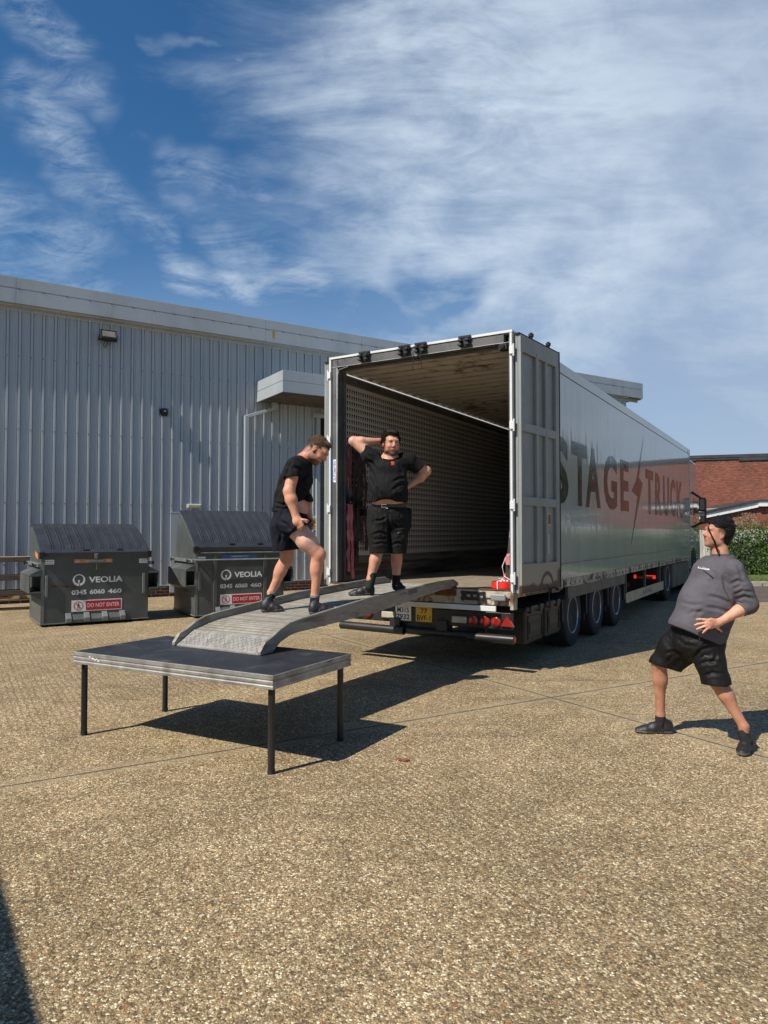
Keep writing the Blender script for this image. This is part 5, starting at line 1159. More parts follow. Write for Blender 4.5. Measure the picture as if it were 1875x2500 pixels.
# ------------------------------------------------------------------ people: one implicit surface per body and per garment
class SDF:
    def __init__(s, h=.006): s.ops = []; s.h = h; s.pts = []
    def cone(s, p, q, r0, r1, k=.02, flat=None, sub=False):
        s.ops.append(('c', np.array(p, float), np.array(q, float), r0, r1, k, flat, sub)); return s
    def chain(s, pts, rs, k=.02, flat=None):
        for i in range(len(pts) - 1): s.cone(pts[i], pts[i + 1], rs[i], rs[i + 1], k, flat)
        return s
    def ell(s, c, rad, axes=None, k=.02, sub=False):
        A = np.eye(3) if axes is None else np.array([list(a) for a in axes], float)
        s.ops.append(('e', np.array(c, float), np.array(rad, float), A, k, sub)); return s
    def cut(s, p, n, c=None, r=9.):       # remove what lies on the n side (only within r of c)
        n = np.array(list(n), float); n /= np.linalg.norm(n); s.ops.append(('p', np.array(p, float), n, None if c is None else np.array(c, float), r)); return s
    def grid(s):
        lo = np.full(3, 1e9); hi = -lo
        for o in s.ops:
            if o[0] == 'c' and not o[7]:
                R = max(o[3], o[4]) * (max(1, o[6][1]) if o[6] else 1); lo = np.minimum(lo, np.minimum(o[1], o[2]) - R); hi = np.maximum(hi, np.maximum(o[1], o[2]) + R)
            elif o[0] == 'g': a_, b_ = o[1].grid(); lo = np.minimum(lo, a_); hi = np.maximum(hi, b_)
            elif o[0] == 'e' and not o[5]: R = o[2].max(); lo = np.minimum(lo, o[1] - R); hi = np.maximum(hi, o[1] + R)
        return lo - .03, hi + .03
    def grp(s, g, k=.03): s.ops.append(('g', g, k)); return s
    def mesh(s, noise=None):
        lo, hi = s.grid(); h = s.h; n = np.ceil((hi - lo) / h).astype(int) + 1
        ax = [lo[i] + h * np.arange(n[i]) for i in range(3)]; D = np.full(n, .2, np.float32)
        s.evalf(D, ax, h)
        if noise is not None:
            B = np.abs(D) < 4 * h; I = np.argwhere(B); P = np.stack([ax[i][I[:, i]] for i in range(3)], -1); D[B] += noise(P).astype(np.float32)
        return surface_net(D, lo, h)
    def evalf(s, D, ax, h):
        lo = np.array([a[0] for a in ax]); n = np.array(D.shape); hi = np.array([a[-1] for a in ax])
        def rng_(a, b):
            i0 = np.maximum(0, np.floor((a - lo) / h).astype(int)); i1 = np.minimum(n, np.ceil((b - lo) / h).astype(int) + 1)
            return tuple(slice(i0[i], max(i0[i], i1[i])) for i in range(3))
        def sub(a, b):
            sl = rng_(a, b); X, Y, Z = np.meshgrid(*[ax[i][sl[i]].astype(np.float32) for i in range(3)], indexing='ij'); return sl, np.stack([X, Y, Z], -1)
        for o in s.ops:
            sb = False
            if o[0] == 'g':
                g_, k = o[1], o[2]; a, b = g_.grid(); sl = rng_(a - k, b + k); D2 = np.full(D[sl].shape, .2, np.float32)
                if 0 in D2.shape: continue
                g_.evalf(D2, [ax[i][sl[i]] for i in range(3)], h); dist = D2
            elif o[0] == 'c':
                _, p, q, r0, r1, k, flat, sb = o; R = max(r0, r1) * (max(1, flat[1]) if flat else 1) + k + 3 * h
                sl, P = sub(np.minimum(p, q) - R, np.maximum(p, q) + R)
                d = (q - p).astype(np.float32); L = float(d @ d) + 1e-12; V = P - p.astype(np.float32); t = np.clip((V @ d) / L, 0, 1)[..., None]; V = V - t * d
                if flat:
                    a = np.array(list(flat[0]), np.float32); a /= np.linalg.norm(a); V = V + a * ((V @ a)[..., None] * (1 / flat[1] - 1))
                r = r0 + (r1 - r0) * t[..., 0]; dist = np.sqrt((V * V).sum(-1)) - r
                if flat: dist = dist * min(1, flat[1])
            elif o[0] == 'e':
                _, c, rad, A, k, sb = o; R = rad.max() + k + 3 * h; sl, P = sub(c - R, c + R)
                Q = (P - c.astype(np.float32)) @ A.T.astype(np.float32); k0 = np.sqrt(((Q / rad) ** 2).sum(-1)); k1 = np.sqrt(((Q / rad ** 2) ** 2).sum(-1)) + 1e-9; dist = k0 * (k0 - 1) / k1
            else:
                _, p, nn, c, r = o
                if c is None: sl, P = sub(lo, hi)
                else: sl, P = sub(c - r, c + r)
                dist = ((P - p.astype(np.float32)) @ nn.astype(np.float32)); cur = D[sl]
                if c is not None:
                    m = ((P - c.astype(np.float32)) ** 2).sum(-1) < r * r; D[sl] = np.where(m, np.maximum(cur, dist), cur)
                else: D[sl] = np.maximum(cur, dist)
                continue
            cur = D[sl]
            if sb: hh = np.clip(.5 - .5 * (cur + dist) / k, 0, 1); D[sl] = cur * (1 - hh) + (-dist) * hh + k * hh * (1 - hh)
            else: hh = np.clip(.5 + .5 * (dist - cur) / k, 0, 1); D[sl] = dist * (1 - hh) + cur * hh - k * hh * (1 - hh)
def surface_net(D, lo, h):
    S = D < 0; n = np.array(D.shape)
    c = [S[i:n[0] - 1 + i, j:n[1] - 1 + j, k:n[2] - 1 + k] for i in (0, 1) for j in (0, 1) for k in (0, 1)]
    tot = sum(x.astype(np.int8) for x in c); act = (tot > 0) & (tot < 8); I = np.argwhere(act); idx = -np.ones(act.shape, np.int64); idx[act] = np.arange(len(I))
    acc = np.zeros((len(I), 3)); cnt = np.zeros(len(I)); cor = {}
    for i in (0, 1):
        for j in (0, 1):
            for k in (0, 1): cor[(i, j, k)] = D[I[:, 0] + i, I[:, 1] + j, I[:, 2] + k].astype(np.float64)
    for a in cor:
        for axi in range(3):
            if a[axi] == 1: continue
            b = list(a); b[axi] = 1; b = tuple(b); u_, v_ = cor[a], cor[b]; m = (u_ < 0) != (v_ < 0); t = u_ / np.where(m, u_ - v_, 1)
            pos = np.array(a, float)[None] + np.zeros((len(I), 1)); pos[:, axi] += t; acc += np.where(m[:, None], pos, 0); cnt += m
    V = lo + h * (I + acc / cnt[:, None]); F_ = []
    for axi in range(3):
        a, b = [(1, 2), (2, 0), (0, 1)][axi]
        s0 = [slice(None)] * 3; s1 = [slice(None)] * 3; s0[axi] = slice(0, n[axi] - 1); s1[axi] = slice(1, n[axi]); u_ = S[tuple(s0)]; v_ = S[tuple(s1)]
        E_ = np.argwhere(u_ != v_); E_ = E_[(E_[:, a] > 0) & (E_[:, b] > 0) & (E_[:, a] < n[a] - 1) & (E_[:, b] < n[b] - 1)]
        flip = v_[E_[:, 0], E_[:, 1], E_[:, 2]]
        def cell(da, db): q = E_.copy(); q[:, a] -= da; q[:, b] -= db; return idx[q[:, 0], q[:, 1], q[:, 2]]
        Q = np.stack([cell(1, 1), cell(0, 1), cell(0, 0), cell(1, 0)], 1); Q[flip] = Q[flip][:, ::-1]; F_.append(Q)
    return V, np.concatenate(F_)
def wrinkle(amp, fr=38, seed=0):
    r = np.random.default_rng(seed); dirs = r.normal(size=(7, 3)); dirs /= np.linalg.norm(dirs, axis=1)[:, None]; ph = r.uniform(0, 6.28, 7); ff = fr * r.uniform(.45, 1.5, 7)
    def f(P):
        w = np.sin(P @ dirs[0] * 9 + ph[0]) * .05 + np.sin(P @ dirs[1] * 6) * .07; o = 0
        for i in range(7): o = o + (1 - np.abs(np.sin(P @ dirs[i] * ff[i] * .5 + ph[i] + w * 25)) ** .7)
        return (o / 7 - .45) * amp * -1
    return f
def sdf_obj(name, sdf, material, root, noise=None, paint=None, base=None, smooth_it=1, **k):
    V, Fc = sdf.mesh(noise)
    o = np_mesh(name, V - np.array(root.location), Fc, material, root, True)
    if smooth_it:
        mo = o.modifiers.new('smooth', 'SMOOTH'); mo.factor = .5; mo.iterations = smooth_it
    if paint is not None:
        colr = paint(V); at_ = o.data.color_attributes.new('paint', 'FLOAT_COLOR', 'POINT'); at_.data.foreach_set('color', np.concatenate([colr, np.ones((len(V), 1))], 1).astype(np.float32).ravel())
    return tag(o, **k)
def N3(v): v = np.array(list(v), float); return v / np.linalg.norm(v)

def skin_mat():
    m, nt, b = nodemat('skin'); N = NT(nt); at_ = N.n('ShaderNodeAttribute', attribute_name='paint'); co = N.coord('Object')
    n1 = N.noise(co, 16, 6, .65); n2 = N.noise(co, 60, 4, .6)
    col = N.mix(1.0, at_.outputs['Color'], N.ramp(n1, [(.3, (.80, .68, .64)), (.7, (1.14, 1.10, 1.08))]), 'MULTIPLY')
    col = N.mix(N.m('MULTIPLY', N.ss(n2, .6, .75), .22), col, (.22, .09, .06))
    N.l(col, b.inputs['Base Color']); b.inputs['Roughness'].default_value = .5; b.inputs['Subsurface Weight'].default_value = .12; b.inputs['Subsurface Radius'].default_value = (.012, .005, .003); b.inputs['Subsurface Scale'].default_value = .6
    N.bump(N.noise(co, 130, 4, .6), .25, .002, b); return m
M['skin'] = skin_mat()
def cloth(name, col, rough=.85, folds=.8, fs=9, sheen=.0):
    m, nt, b = nodemat(name); N = NT(nt); co = N.coord('Object'); n1 = N.noise(co, 5, 5, .6)
    N.l(N.ramp(n1, [(.3, tuple(x * .8 for x in col)), (.7, tuple(x * 1.2 for x in col))]), b.inputs['Base Color']); b.inputs['Roughness'].default_value = rough
    b.inputs['Sheen Weight'].default_value = sheen; b.inputs['Specular IOR Level'].default_value = .25
    f = N.noise(N.coord('Object', (1, 1, .55), (.4, .3, 0)), fs, 3, .5, 1.2); f2 = N.noise(co, 220, 2, .5)
    N.bump(N.m('ADD', f, N.m('MULTIPLY', f2, .03)), folds, .03, b); return m
M['tee_black'] = cloth('tee_black', (.006, .006, .007)); M['shorts_navy'] = cloth('shorts_navy', (.006, .007, .014)); M['shorts_black'] = cloth('shorts_black', (.008, .008, .0082), fs=14)
M['sweat_grey'] = cloth('sweat_grey', (.092, .086, .098), folds=.45, fs=6); M['shorts_sport'] = cloth('shorts_sport', (.007, .007, .0075), rough=.6)
M['sock_green'] = cloth('sock_green', (.022, .03, .02)); M['sock_navy'] = cloth('sock_navy', (.008, .010, .02)); M['sock_grey'] = cloth('sock_grey', (.17, .17, .17)); M['sock_black'] = cloth('sock_black', (.02, .02, .022))
M['shoe_black'] = mat('shoe_black', (.017, .017, .018), .45, var=.3, vs=14, grime=(.08, .07, .06), gs=9, gt=(.58, .8), bump=.4, bs=90)
M['sole'] = mat('sole', (.085, .083, .08), .6, var=.3, vs=12, grime=(.10, .09, .07), gs=9, gt=(.5, .75))
M['lace'] = mat('lace', (.055, .055, .055), .6)
M['leather'] = mat('leather_belt', (.016, .013, .011), .4)
def hair_mat(name, c1, c2):
    m, nt, b = nodemat(name); N = NT(nt); n = N.noise(N.coord('Object', (1, 1, 1)), 45, 5, .7, 2); N.l(N.ramp(n, [(.35, c1), (.65, c2)]), b.inputs['Base Color']); b.inputs['Roughness'].default_value = .7; b.inputs['Specular IOR Level'].default_value = .2
    N.bump(N.noise(N.coord('Object', (1, 1, .25), (.3, 0, 0)), 120, 5, .7, 1), .9, .008, b); return m
M['hair_black'] = hair_mat('hair_black', (.004, .004, .005), (.020, .019, .02)); M['hair_dark'] = hair_mat('hair_dark', (.009, .006, .005), (.035, .024, .018)); M['hair_blond'] = hair_mat('hair_blond', (.05, .03, .018), (.17, .11, .065))

SKIN = np.array([.56, .30, .195]); 
def make_paint(base, heads=(), extra=()):
    """vertex colours: list of (centre, axes, radii, colour, strength) ellipsoid patches"""
    def f(V):
        C = np.tile(np.array(base), (len(V), 1))
        for c, A, rad, colr, st in list(extra) + list(heads):
            Q = (V - c) @ A.T / rad; d = np.sqrt((Q ** 2).sum(1)); w = np.clip((1.15 - d) / .3, 0, 1) * st; C = C * (1 - w[:, None]) + np.array(colr) * w[:, None]
        return C
    return f
class Head:
    def __init__(s, o, f, u_, sc=1.0):
        s.o = np.array(list(o)); s.f = N3(f); u_ = N3(u_); s.u = N3(u_ - s.f * (u_ @ s.f)); s.r = np.cross(s.f, s.u); s.sc = sc; s.A = np.stack([s.f, s.r, s.u])
    def p(s, f, r, u_): return s.o + (s.f * f + s.r * r + s.u * u_) * s.sc
    def build(s, S, brow=.0):
        c = s.sc; E = lambda p, rad, k=.015, sub=False: S.ell(s.p(*p), np.array(rad) * c, s.A, k, sub)
        E((-.014, 0, .032), (.098, .077, .088)); E((.028, 0, -.01), (.068, .066, .088), .03); E((.038, 0, -.072), (.048, .050, .040), .03)
        E((.072, 0, -.098), (.020, .024, .017), .02); E((.075, 0, .038), (.022, .052, .016), .02)
        for q in (-1, 1):
            E((.060, q * .040, -.028), (.028, .022, .022), .02); E((.094, q * .030, .012), (.013, .016, .009), .008, True); E((.082, q * .030, .011), (.011, .013, .009), .004)
            E((.089, q * .032, .029), (.009, .018, .006), .008); E((.020, q * .058, -.065), (.035, .012, .026), .025)
        S.cone(s.p(.088, 0, .022), s.p(.113, 0, -.016), .008 * c, .0115 * c, .010); E((.101, 0, -.026), (.013, .017, .009), .008)
        E((.088, 0, -.052), (.010, .024, .0055), .007); E((.087, 0, -.063), (.010, .021, .006), .007); E((.102, 0, -.0578), (.010, .022, .0018), .003, True)
        for q in (-1, 1):
            E((-.004, q * .080, -.004), (.019, .007, .030), .006); E((.0, q * .087, .0), (.010, .006, .017), .005, True); E((.002, q * .080, -.030), (.009, .006, .010), .005)
    def marks(s, hair=None, stub=None, st=.6, brow=(.05, .03, .02), lip=(.50, .20, .16)):
        o = []; T = lambda p, rad, col_, w: o.append((s.p(*p), s.A, np.array(rad) * s.sc, col_, w))
        T((.06, .05, -.02), (.04, .035, .03), (.62, .25, .17), .35); T((.06, -.05, -.02), (.04, .035, .03), (.62, .25, .17), .35); T((.105, 0, -.015), (.03, .02, .02), (.62, .26, .18), .5)
        T((0, .085, 0), (.03, .03, .035), (.55, .20, .14), .5); T((0, -.085, 0), (.03, .03, .035), (.55, .20, .14), .5)
        if hair:
            T((.008, 0, .032), (.040, .10, .042), hair, .75); T((-.05, 0, .03), (.075, .10, .10), hair, .9); T((-.01, 0, .09), (.09, .09, .05), hair, .95); T((-.06, 0, -.05), (.05, .08, .045), hair, .5)
        if stub: T((.045, 0, -.088), (.075, .075, .038), stub, st); T((.015, .062, -.055), (.035, .035, .055), stub, st * .8); T((.015, -.062, -.055), (.035, .035, .055), stub, st * .8); T((.09, 0, -.041), (.02, .026, .006), stub, st)
        T((.094, 0, -.057), (.016, .024, .0085), lip, .8); T((.098, 0, -.0575), (.016, .024, .0022), (.12, .04, .03), .8)
        for q in (-1, 1):
            T((.093, q * .031, .011), (.012, .014, .0045), (.03, .02, .015), .9); T((.090, q * .031, .018), (.014, .018, .004), (.25, .11, .07), .6); T((.09, q * .031, .031), (.016, .020, .0045), brow, .85)
            T((.099, q * .009, -.031), (.007, .005, .003), (.12, .04, .03), .8)
        return o
def hand(S, w, d, n, curl=(.35, .4, .45, .5), spread=.12, thumb=None, sc=1.0, side=1, rad=.0088):
    """w wrist, d finger direction, n the way the palm faces; thumb on the side*(d x n) side"""
    w = np.array(list(w)); d = N3(d); n = N3(np.array(list(n)) - d * (np.array(list(n)) @ d)); s_ = np.cross(d, n) * side
    S.cone(w, w + d * .055 * sc, .026 * sc, .036 * sc, .015, (n, .52)); S.cone(w + d * .05 * sc, w + d * .078 * sc, .036 * sc, .038 * sc, .012, (n, .46))
    for i, (off, L, f0) in enumerate(((.030, .072, .082), (.010, .080, .088), (-.011, .074, .085), (-.030, .058, .076))):
        off, L, f0 = off * sc, L * sc, f0 * sc; a = curl[i]; dd = N3(d + s_ * (spread * (1.5 - i))); p = w + d * f0 + s_ * off; q0 = p; prev = p - dd * .018; r_ = rad * sc * (1.02 - .06 * (i == 3))
        for j, fr in enumerate((.44, .31, .25)):
            dd = N3(dd * cos(a) + n * sin(a)); p2 = p + dd * L * fr; S.cone(prev if j == 0 else p, p2, r_ * (1.05 - .07 * j), r_ * (.98 - .07 * j), .0035); p = p2; a = curl[i] * (1.1 if j == 0 else .8)
    if thumb is not None:
        t0 = w + d * .022 * sc + s_ * .022 * sc; td = N3(thumb); t1 = t0 + N3(s_ * .8 + d * .7 + td * .4) * .036 * sc; t2 = t1 + N3(td + d * .2) * .032 * sc; t3 = t2 + td * .026 * sc
        S.cone(t0, t1, .016 * sc, .012 * sc, .012); S.cone(t1, t2, .0112 * sc, .0105 * sc, .005); S.cone(t2, t3, .0102 * sc, .0085 * sc, .004)
def shoe(root, heel, toe, ankle, up=(0, 0, 1), boot=False, sc=1.0, w=1.0):
    """heel and toe: points on the ground under the back and the tip of the shoe"""
    heel, toe = np.array(list(heel)), np.array(list(toe)); L = np.linalg.norm(toe - heel); f = (toe - heel) / L; up = N3(up); up = N3(up - f * (up @ f)); r = np.cross(f, up)
    P = lambda a, b, c: heel + f * a * L + r * b + up * c
    S = SDF(.0045); fl = (r, .92 * w)
    S.cone(P(.13, 0, .050), P(.13, 0, .075), .038, .036, .02, fl); S.cone(P(.16, 0, .045), P(.5, 0, .045), .043, .042, .02, fl); S.cone(P(.5, 0, .040), P(.72, 0, .026), .041, .036, .02, (r, 1.15)); S.cone(P(.72, 0, .026), P(.89, 0, .020), .036, .027, .02, (r, 1.3))
    a = np.array(list(ankle)); top = P(.2, 0, .10) * .35 + (a + up * (.0 if not boot else .03)) * .65
    S.cone(P(.18, 0, .06), top, .042, .040 if not boot else .046, .02); S.cone(P(.32, 0, .075), P(.52, 0, .062), .030, .022, .02)
    S.cut(P(0, 0, .024), -up); S.cut(top + up * (.0 if not boot else .02), up * .9 - f * .35)
    o = sdf_obj('shoe', S, M['shoe_black'], root, wrinkle(.0016, 120, 3))
    S2 = SDF(.0045); S2.cone(P(.13, 0, .03), P(.48, 0, .03), .041, .036, .01, (r, .95)); S2.cone(P(.48, 0, .03), P(.72, 0, .03), .038, .045, .01, (r, 1.05)); S2.cone(P(.72, 0, .03), P(.87, 0, .032), .045, .036, .01, (r, 1.1)); S2.cut(P(0, 0, .0), -up); S2.cut(P(0, 0, .027), up)
    for k in range(9): S2.cone(P(.1 + k * .1, -.08, .0), P(.1 + k * .1, .08, .0), .0045, .0045, .002, sub=True)
    so_ = sdf_obj('sole', S2, M['sole'], root, smooth_it=0); so_.parent = o; so_.matrix_parent_inverse = Matrix.Identity(4)
    g = MB(); rl = Vector(root.location)
    for k in range(5):
        c0 = P(.36 + k * .065, 0, .101 - k * .0085); g.tube([Vector(c0 - r * .024 - up * .006) - rl, Vector(c0 + up * .003) - rl, Vector(c0 + r * .024 - up * .006) - rl], .0028, 5)
    la = g.build('laces', M['lace'], root); la.parent = o
    g = MB()
    for sd_ in (-1, 1):
        for k in range(3): a0, a1 = .30 + k * .11, .37 + k * .09; g.tube([Vector(P(a0, sd_ * .042, .032)) - rl, Vector(P(a1, sd_ * .036, .058)) - rl, Vector(P(a1 + .02, sd_ * .018, .078 - k * .008)) - rl], .0042, 6)
    g.tube([Vector(P(.05, 0, .04)) - rl, Vector(P(.04, 0, .07)) - rl, Vector(P(.07, 0, .095)) - rl], .007, 6)
    ov = g.build('overlay', M['lace'], root); ov.parent = o
    return o
def sock(root, ankle, knee, h0, h1, r0, r1, material, cuff=None):
    a, b = np.array(list(ankle)), np.array(list(knee)); d = N3(b - a); S = SDF(.0045); S.cone(a + d * (h0 - .05), a + d * (h1 + .02), r0, r1, .01); S.cut(a + d * h1, d)
    o = sdf_obj('sock', S, M[material], root, wrinkle(.002, 90, 1))
    if cuff: S = SDF(.0045); S.cone(a + d * (h1 - .03), a + d * (h1 + .03), r1 + .002, r1 + .002, .01); S.cut(a + d * (h1 + .004), d); S.cut(a + d * (h1 - .022), -d); c = sdf_obj('sock_cuff', S, M[cuff], root); c.parent = o
    return o
def decal(root, target, s_or_mesh, centre, ex, ez, w, hgt, material, name, view, bold=.01):
    """letters or marks laid onto a garment's surface"""
    bpy.context.view_layer.update(); me = target.data; T = np.array(target.parent.location)
    bvh = BVHTree.FromPolygons([tuple(v.co) for v in me.vertices], [tuple(p.vertices) for p in me.polygons])
    g = MB(); c = Vector(list(centre)) - Vector(root.location); ex, ez, view = Vector(list(ex)).normalized(), Vector(list(ez)).normalized(), Vector(list(view)).normalized()
    s_or_mesh(g, ex, ez); out = []
    for v in g.v:
        p = c + Vector(v); hit = bvh.ray_cast(p - view * .5, view); out.append(tuple((hit[0] - view * .0025) if hit[0] else p))
    g.v = out; return g.build(name, material, root)
def textmark(lines):      # lines: (text, x0, x1, z0, z1)
    def f(g, ex, ez):
        for s_, x0, x1, z0, z1 in lines: text_fit(g, s_, (0, 0, 0), ex, ez, x0, x1, z0, z1, .01)
    return f
def creases(o, root, lines, toJ, depth=.007, width=.011):
    """press soft folds into a garment along lines given as photo positions"""
    me = o.data; n = len(me.vertices); co = np.empty(n * 3); me.vertices.foreach_get('co', co); co = co.reshape(-1, 3); no = np.empty(n * 3); me.vertex_normals.foreach_get('vector', no); no = no.reshape(-1, 3)
    W = co + np.array(root.location); d = W - np.array(O0); dep = d @ np.array(FW); px = 937.5 + F * d[:, 0] / dep; py = 1250 - F * (d @ np.array(UPV)) / dep
    face = np.clip(-(no * d).sum(1) / np.linalg.norm(d, axis=1) * 3, 0, 1); off = np.zeros(n)
    for ln in lines:
        k = 1.0
        if isinstance(ln[0], (int, float)): k, ln = ln[0], ln[1:]
        P_ = np.array([toJ(x, y) for x, y in ln]); best = np.full(n, 1e9); tt = np.zeros(n); sgn = np.zeros(n); m = len(P_) - 1
        for i in range(m):
            a, b = P_[i], P_[i + 1]; v = b - a; L = v @ v; t = np.clip(((px - a[0]) * v[0] + (py - a[1]) * v[1]) / L, 0, 1); qx = px - a[0] - t * v[0]; qy = py - a[1] - t * v[1]; dd = np.hypot(qx, qy); u_ = dd < best
            best = np.where(u_, dd, best); tt = np.where(u_, (i + t) / m, tt); sgn = np.where(u_, np.sign(qx * v[1] - qy * v[0]), sgn)
        ds = best * dep / F; fade = np.clip(np.minimum(tt, 1 - tt) * 4, 0.05, 1)
        off += fade * k * depth * (-np.exp(-(ds / width) ** 2) + .55 * np.exp(-((ds - width * 1.9) / (width * 1.1)) ** 2))
    co += no * (off * face)[:, None]; me.vertices.foreach_set('co', co.ravel()); me.update()
def strands(root, H, mask, n, length, thick, material, flow, seed, lift=.25, surf=(.103, .083, .094), cen=(-.018, 0, .038)):
    """short locks of hair lying over the scalp"""
    rng = np.random.default_rng(seed); V = []; Fc = []; cnt = 0; rad = np.array(surf)
    while cnt < n:
        d = rng.normal(size=3); d /= np.linalg.norm(d); p = np.array(cen) + d * rad
        if not mask(p): continue
        nn = d / rad; nn /= np.linalg.norm(nn); fl = np.array(flow(p, rng)); fl = fl - nn * (fl @ nn); fl /= np.linalg.norm(fl) + 1e-6; L = length * rng.uniform(.5, 1.25); q = p.copy(); pts = []; dd = fl + nn * lift * rng.uniform(.3, 1.4); dd /= np.linalg.norm(dd)
        for j in range(4):
            pts.append(H.p(*q)); q = q + dd * L / 3; dd = dd + (fl - nn * .4) * .35 + rng.normal(size=3) * .10; dd /= np.linalg.norm(dd)
        ax = np.cross(pts[1] - pts[0], H.A.T @ np.array([nn[0], nn[1], nn[2]]) if False else H.f * nn[0] + H.r * nn[1] + H.u * nn[2]); ax /= np.linalg.norm(ax) + 1e-9; nw = H.f * nn[0] + H.r * nn[1] + H.u * nn[2]; b0 = len(V)
        for j, pt in enumerate(pts):
            r_ = thick * (1, .95, .7, .15)[j]
            for k in range(3): a_ = 2 * pi * k / 3; V.append(pt + ax * cos(a_) * r_ + nw * sin(a_) * r_)
        for j in range(3):
            for k in range(3): a_, b_ = b0 + j * 3 + k, b0 + j * 3 + (k + 1) % 3; Fc.append((a_, b_, b_ + 3, a_ + 3))
        cnt += 1
    return np_mesh('hair_locks', np.array(V) - np.array(root.location), np.array(Fc), material, root, True)
PE = []
# ============================================================ the man on the right, hand on hip, leaning back
Y0 = 5.5
def J(x, y, dy=0): return np.array(at(1450 + x * .3164, 1200 + y * .3164, Y0 + dy))
gC = J(800, 1900); pc = empty('person', (gC[0], Y0, 0), label='man in dark grey sweatshirt and black shorts leaning back, hand on hip', cat='person')
FC = N3((-.85, -.5, 0)); LC = N3((.5, -.85, 0))
skC = np.array([.42, .215, .135])
# joints
hipR, kneeR, ankR = J(715, 1090, .10), J(503, 1330, .22), J(513, 1722, .27)
hipL, kneeL, ankL = J(862, 1140, -.04), J(950, 1465, -.12), J(1158, 1815, -.20)
shL, elL, wrL = J(1072, 602, -.16), J(1196, 872, -.19), J(972, 1008, -.235)
shR, elR, wrR = J(885, 575, .18), J(800, 850, .30), J(800, 1030, .16)
neck0, neck1 = J(985, 545, 0), J(958, 395, 0)
hC = Head(J(950, 330, 0), (-.985, -.07, .16), (.18, .0, .98), .93)
S = SDF(.006)
S.chain([J(800, 1110), J(850, 930), J(905, 750), neck0], [.13, .15, .15, .07], .05); S.chain([neck0, J(970, 460), neck1], [.062, .056, .055], .03); hC.build(S)
for h_, k_, a_ in ((hipR, kneeR, ankR), (hipL, kneeL, ankL)):
    S.cone(h_, k_, .085, .056, .03); d_ = N3(a_ - k_); back = np.array([.9, .1, .2]); back = N3(back - d_ * (back @ d_))
    S.cone(k_, k_ + (a_ - k_) * .30, .055, .052, .02); S.ell(k_ + (a_ - k_) * .30 + back * .013, (.048, .052, .105), [back, np.cross(d_, back), d_], .03); S.cone(k_ + (a_ - k_) * .3, a_, .047, .034, .02); S.cone(a_, a_ - np.array([0, 0, .05]), .035, .035, .02)
for s_, e_, w_ in ((shL, elL, wrL), (shR, elR, wrR)):
    S.cone(s_, e_, .052, .044, .03); S.cone(e_, e_ + (w_ - e_) * .35, .045, .043, .02); S.cone(e_ + (w_ - e_) * .35, w_, .043, .026, .02)
# the hand: palm on the hip, four fingers spread forwards over the belly, thumb round the back
dH = N3(J(862, 1022, -.245) - wrL)
S.cone(wrL, J(905, 1018, -.245), .026, .036, .015, (LC, .5)); S.cone(J(905, 1018, -.245), J(880, 1022, -.245), .036, .036, .012, (LC, .45))
for pts in (((893, 992), (850, 988), (818, 985), (793, 987)), ((880, 1012), (838, 1016), (803, 1022), (778, 1031)), ((880, 1034), (845, 1042), (815, 1054), (793, 1063)), ((893, 1048), (868, 1062), (853, 1077), (840, 1092))):
    S.chain([J(x, y, -.262 + .008 * i) for i, (x, y) in enumerate(pts)], [.0098, .0092, .0088, .0074], .0035)
S.cone(J(935, 1030, -.24), J(960, 1060, -.22), .014, .011, .01); S.cone(J(960, 1060, -.22), J(985, 1080, -.19), .010, .008, .006)
body = sdf_obj('body', S, M['skin'], pc, paint=make_paint(skC, hC.marks(hair=(.045,.028,.022), stub=(.30, .17, .12), st=.35, brow=(.02, .015, .012), lip=(.42, .17, .14)), [(J(1000, 430), np.eye(3), np.array([.10, .12, .16]), (.62, .33, .21), .7), (J(980, 1010, -.24), np.eye(3), np.array([.30, .2, .2]), (.64, .36, .24), .85), (J(870, 1025, -.26), np.eye(3), np.array([.12, .08, .08]), (.66, .34, .25), .6)]))
# sweatshirt
S = SDF(.006)
S.chain([J(1000, 560), J(945, 650), J(905, 790), J(862, 930), J(820, 1060), J(790, 1170)], [.098, .170, .188, .196, .190, .185], .03, (LC, 1.05))
S.ell(J(785, 890, -.03), (.115, .17, .19), None, .05); S.ell(J(745, 1030, -.02), (.150, .17, .13), None, .06); S.cone(neck0, J(975, 495), .095, .078, .04)
S.cone(J(985, 600, -.05), shL, .10, .080, .04); S.cone(J(940, 590, .05), shR, .10, .078, .04)
cufd = N3(wrL - elL); cufr = N3(wrR - elR)
G = SDF().cone(shL, J(1140, 740, -.19), .080, .072, .03).cone(J(1140, 740, -.19), elL, .072, .068, .02).cone(elL, elL + (wrL - elL) * .30, .064, .056, .02); G.cut(elL + cufd * .062, cufd); S.grp(G, .018)
G = SDF().cone(shR, elR, .075, .062, .03).cone(elR, elR + (wrR - elR) * .3, .06, .052, .02); G.cut(elR + cufr * .07, cufr); S.grp(G, .018)
hn = J(800, 1117); S.cut(hn, np.array([-.41, 0, -.91]), hn, .36)
S.cut(J(978, 492), np.array([-.04, 0, 1]), J(978, 470), .12)
sw = sdf_obj('sweatshirt', S, M['sweat_grey'], pc, wrinkle(.015, 22, 5), smooth_it=2)
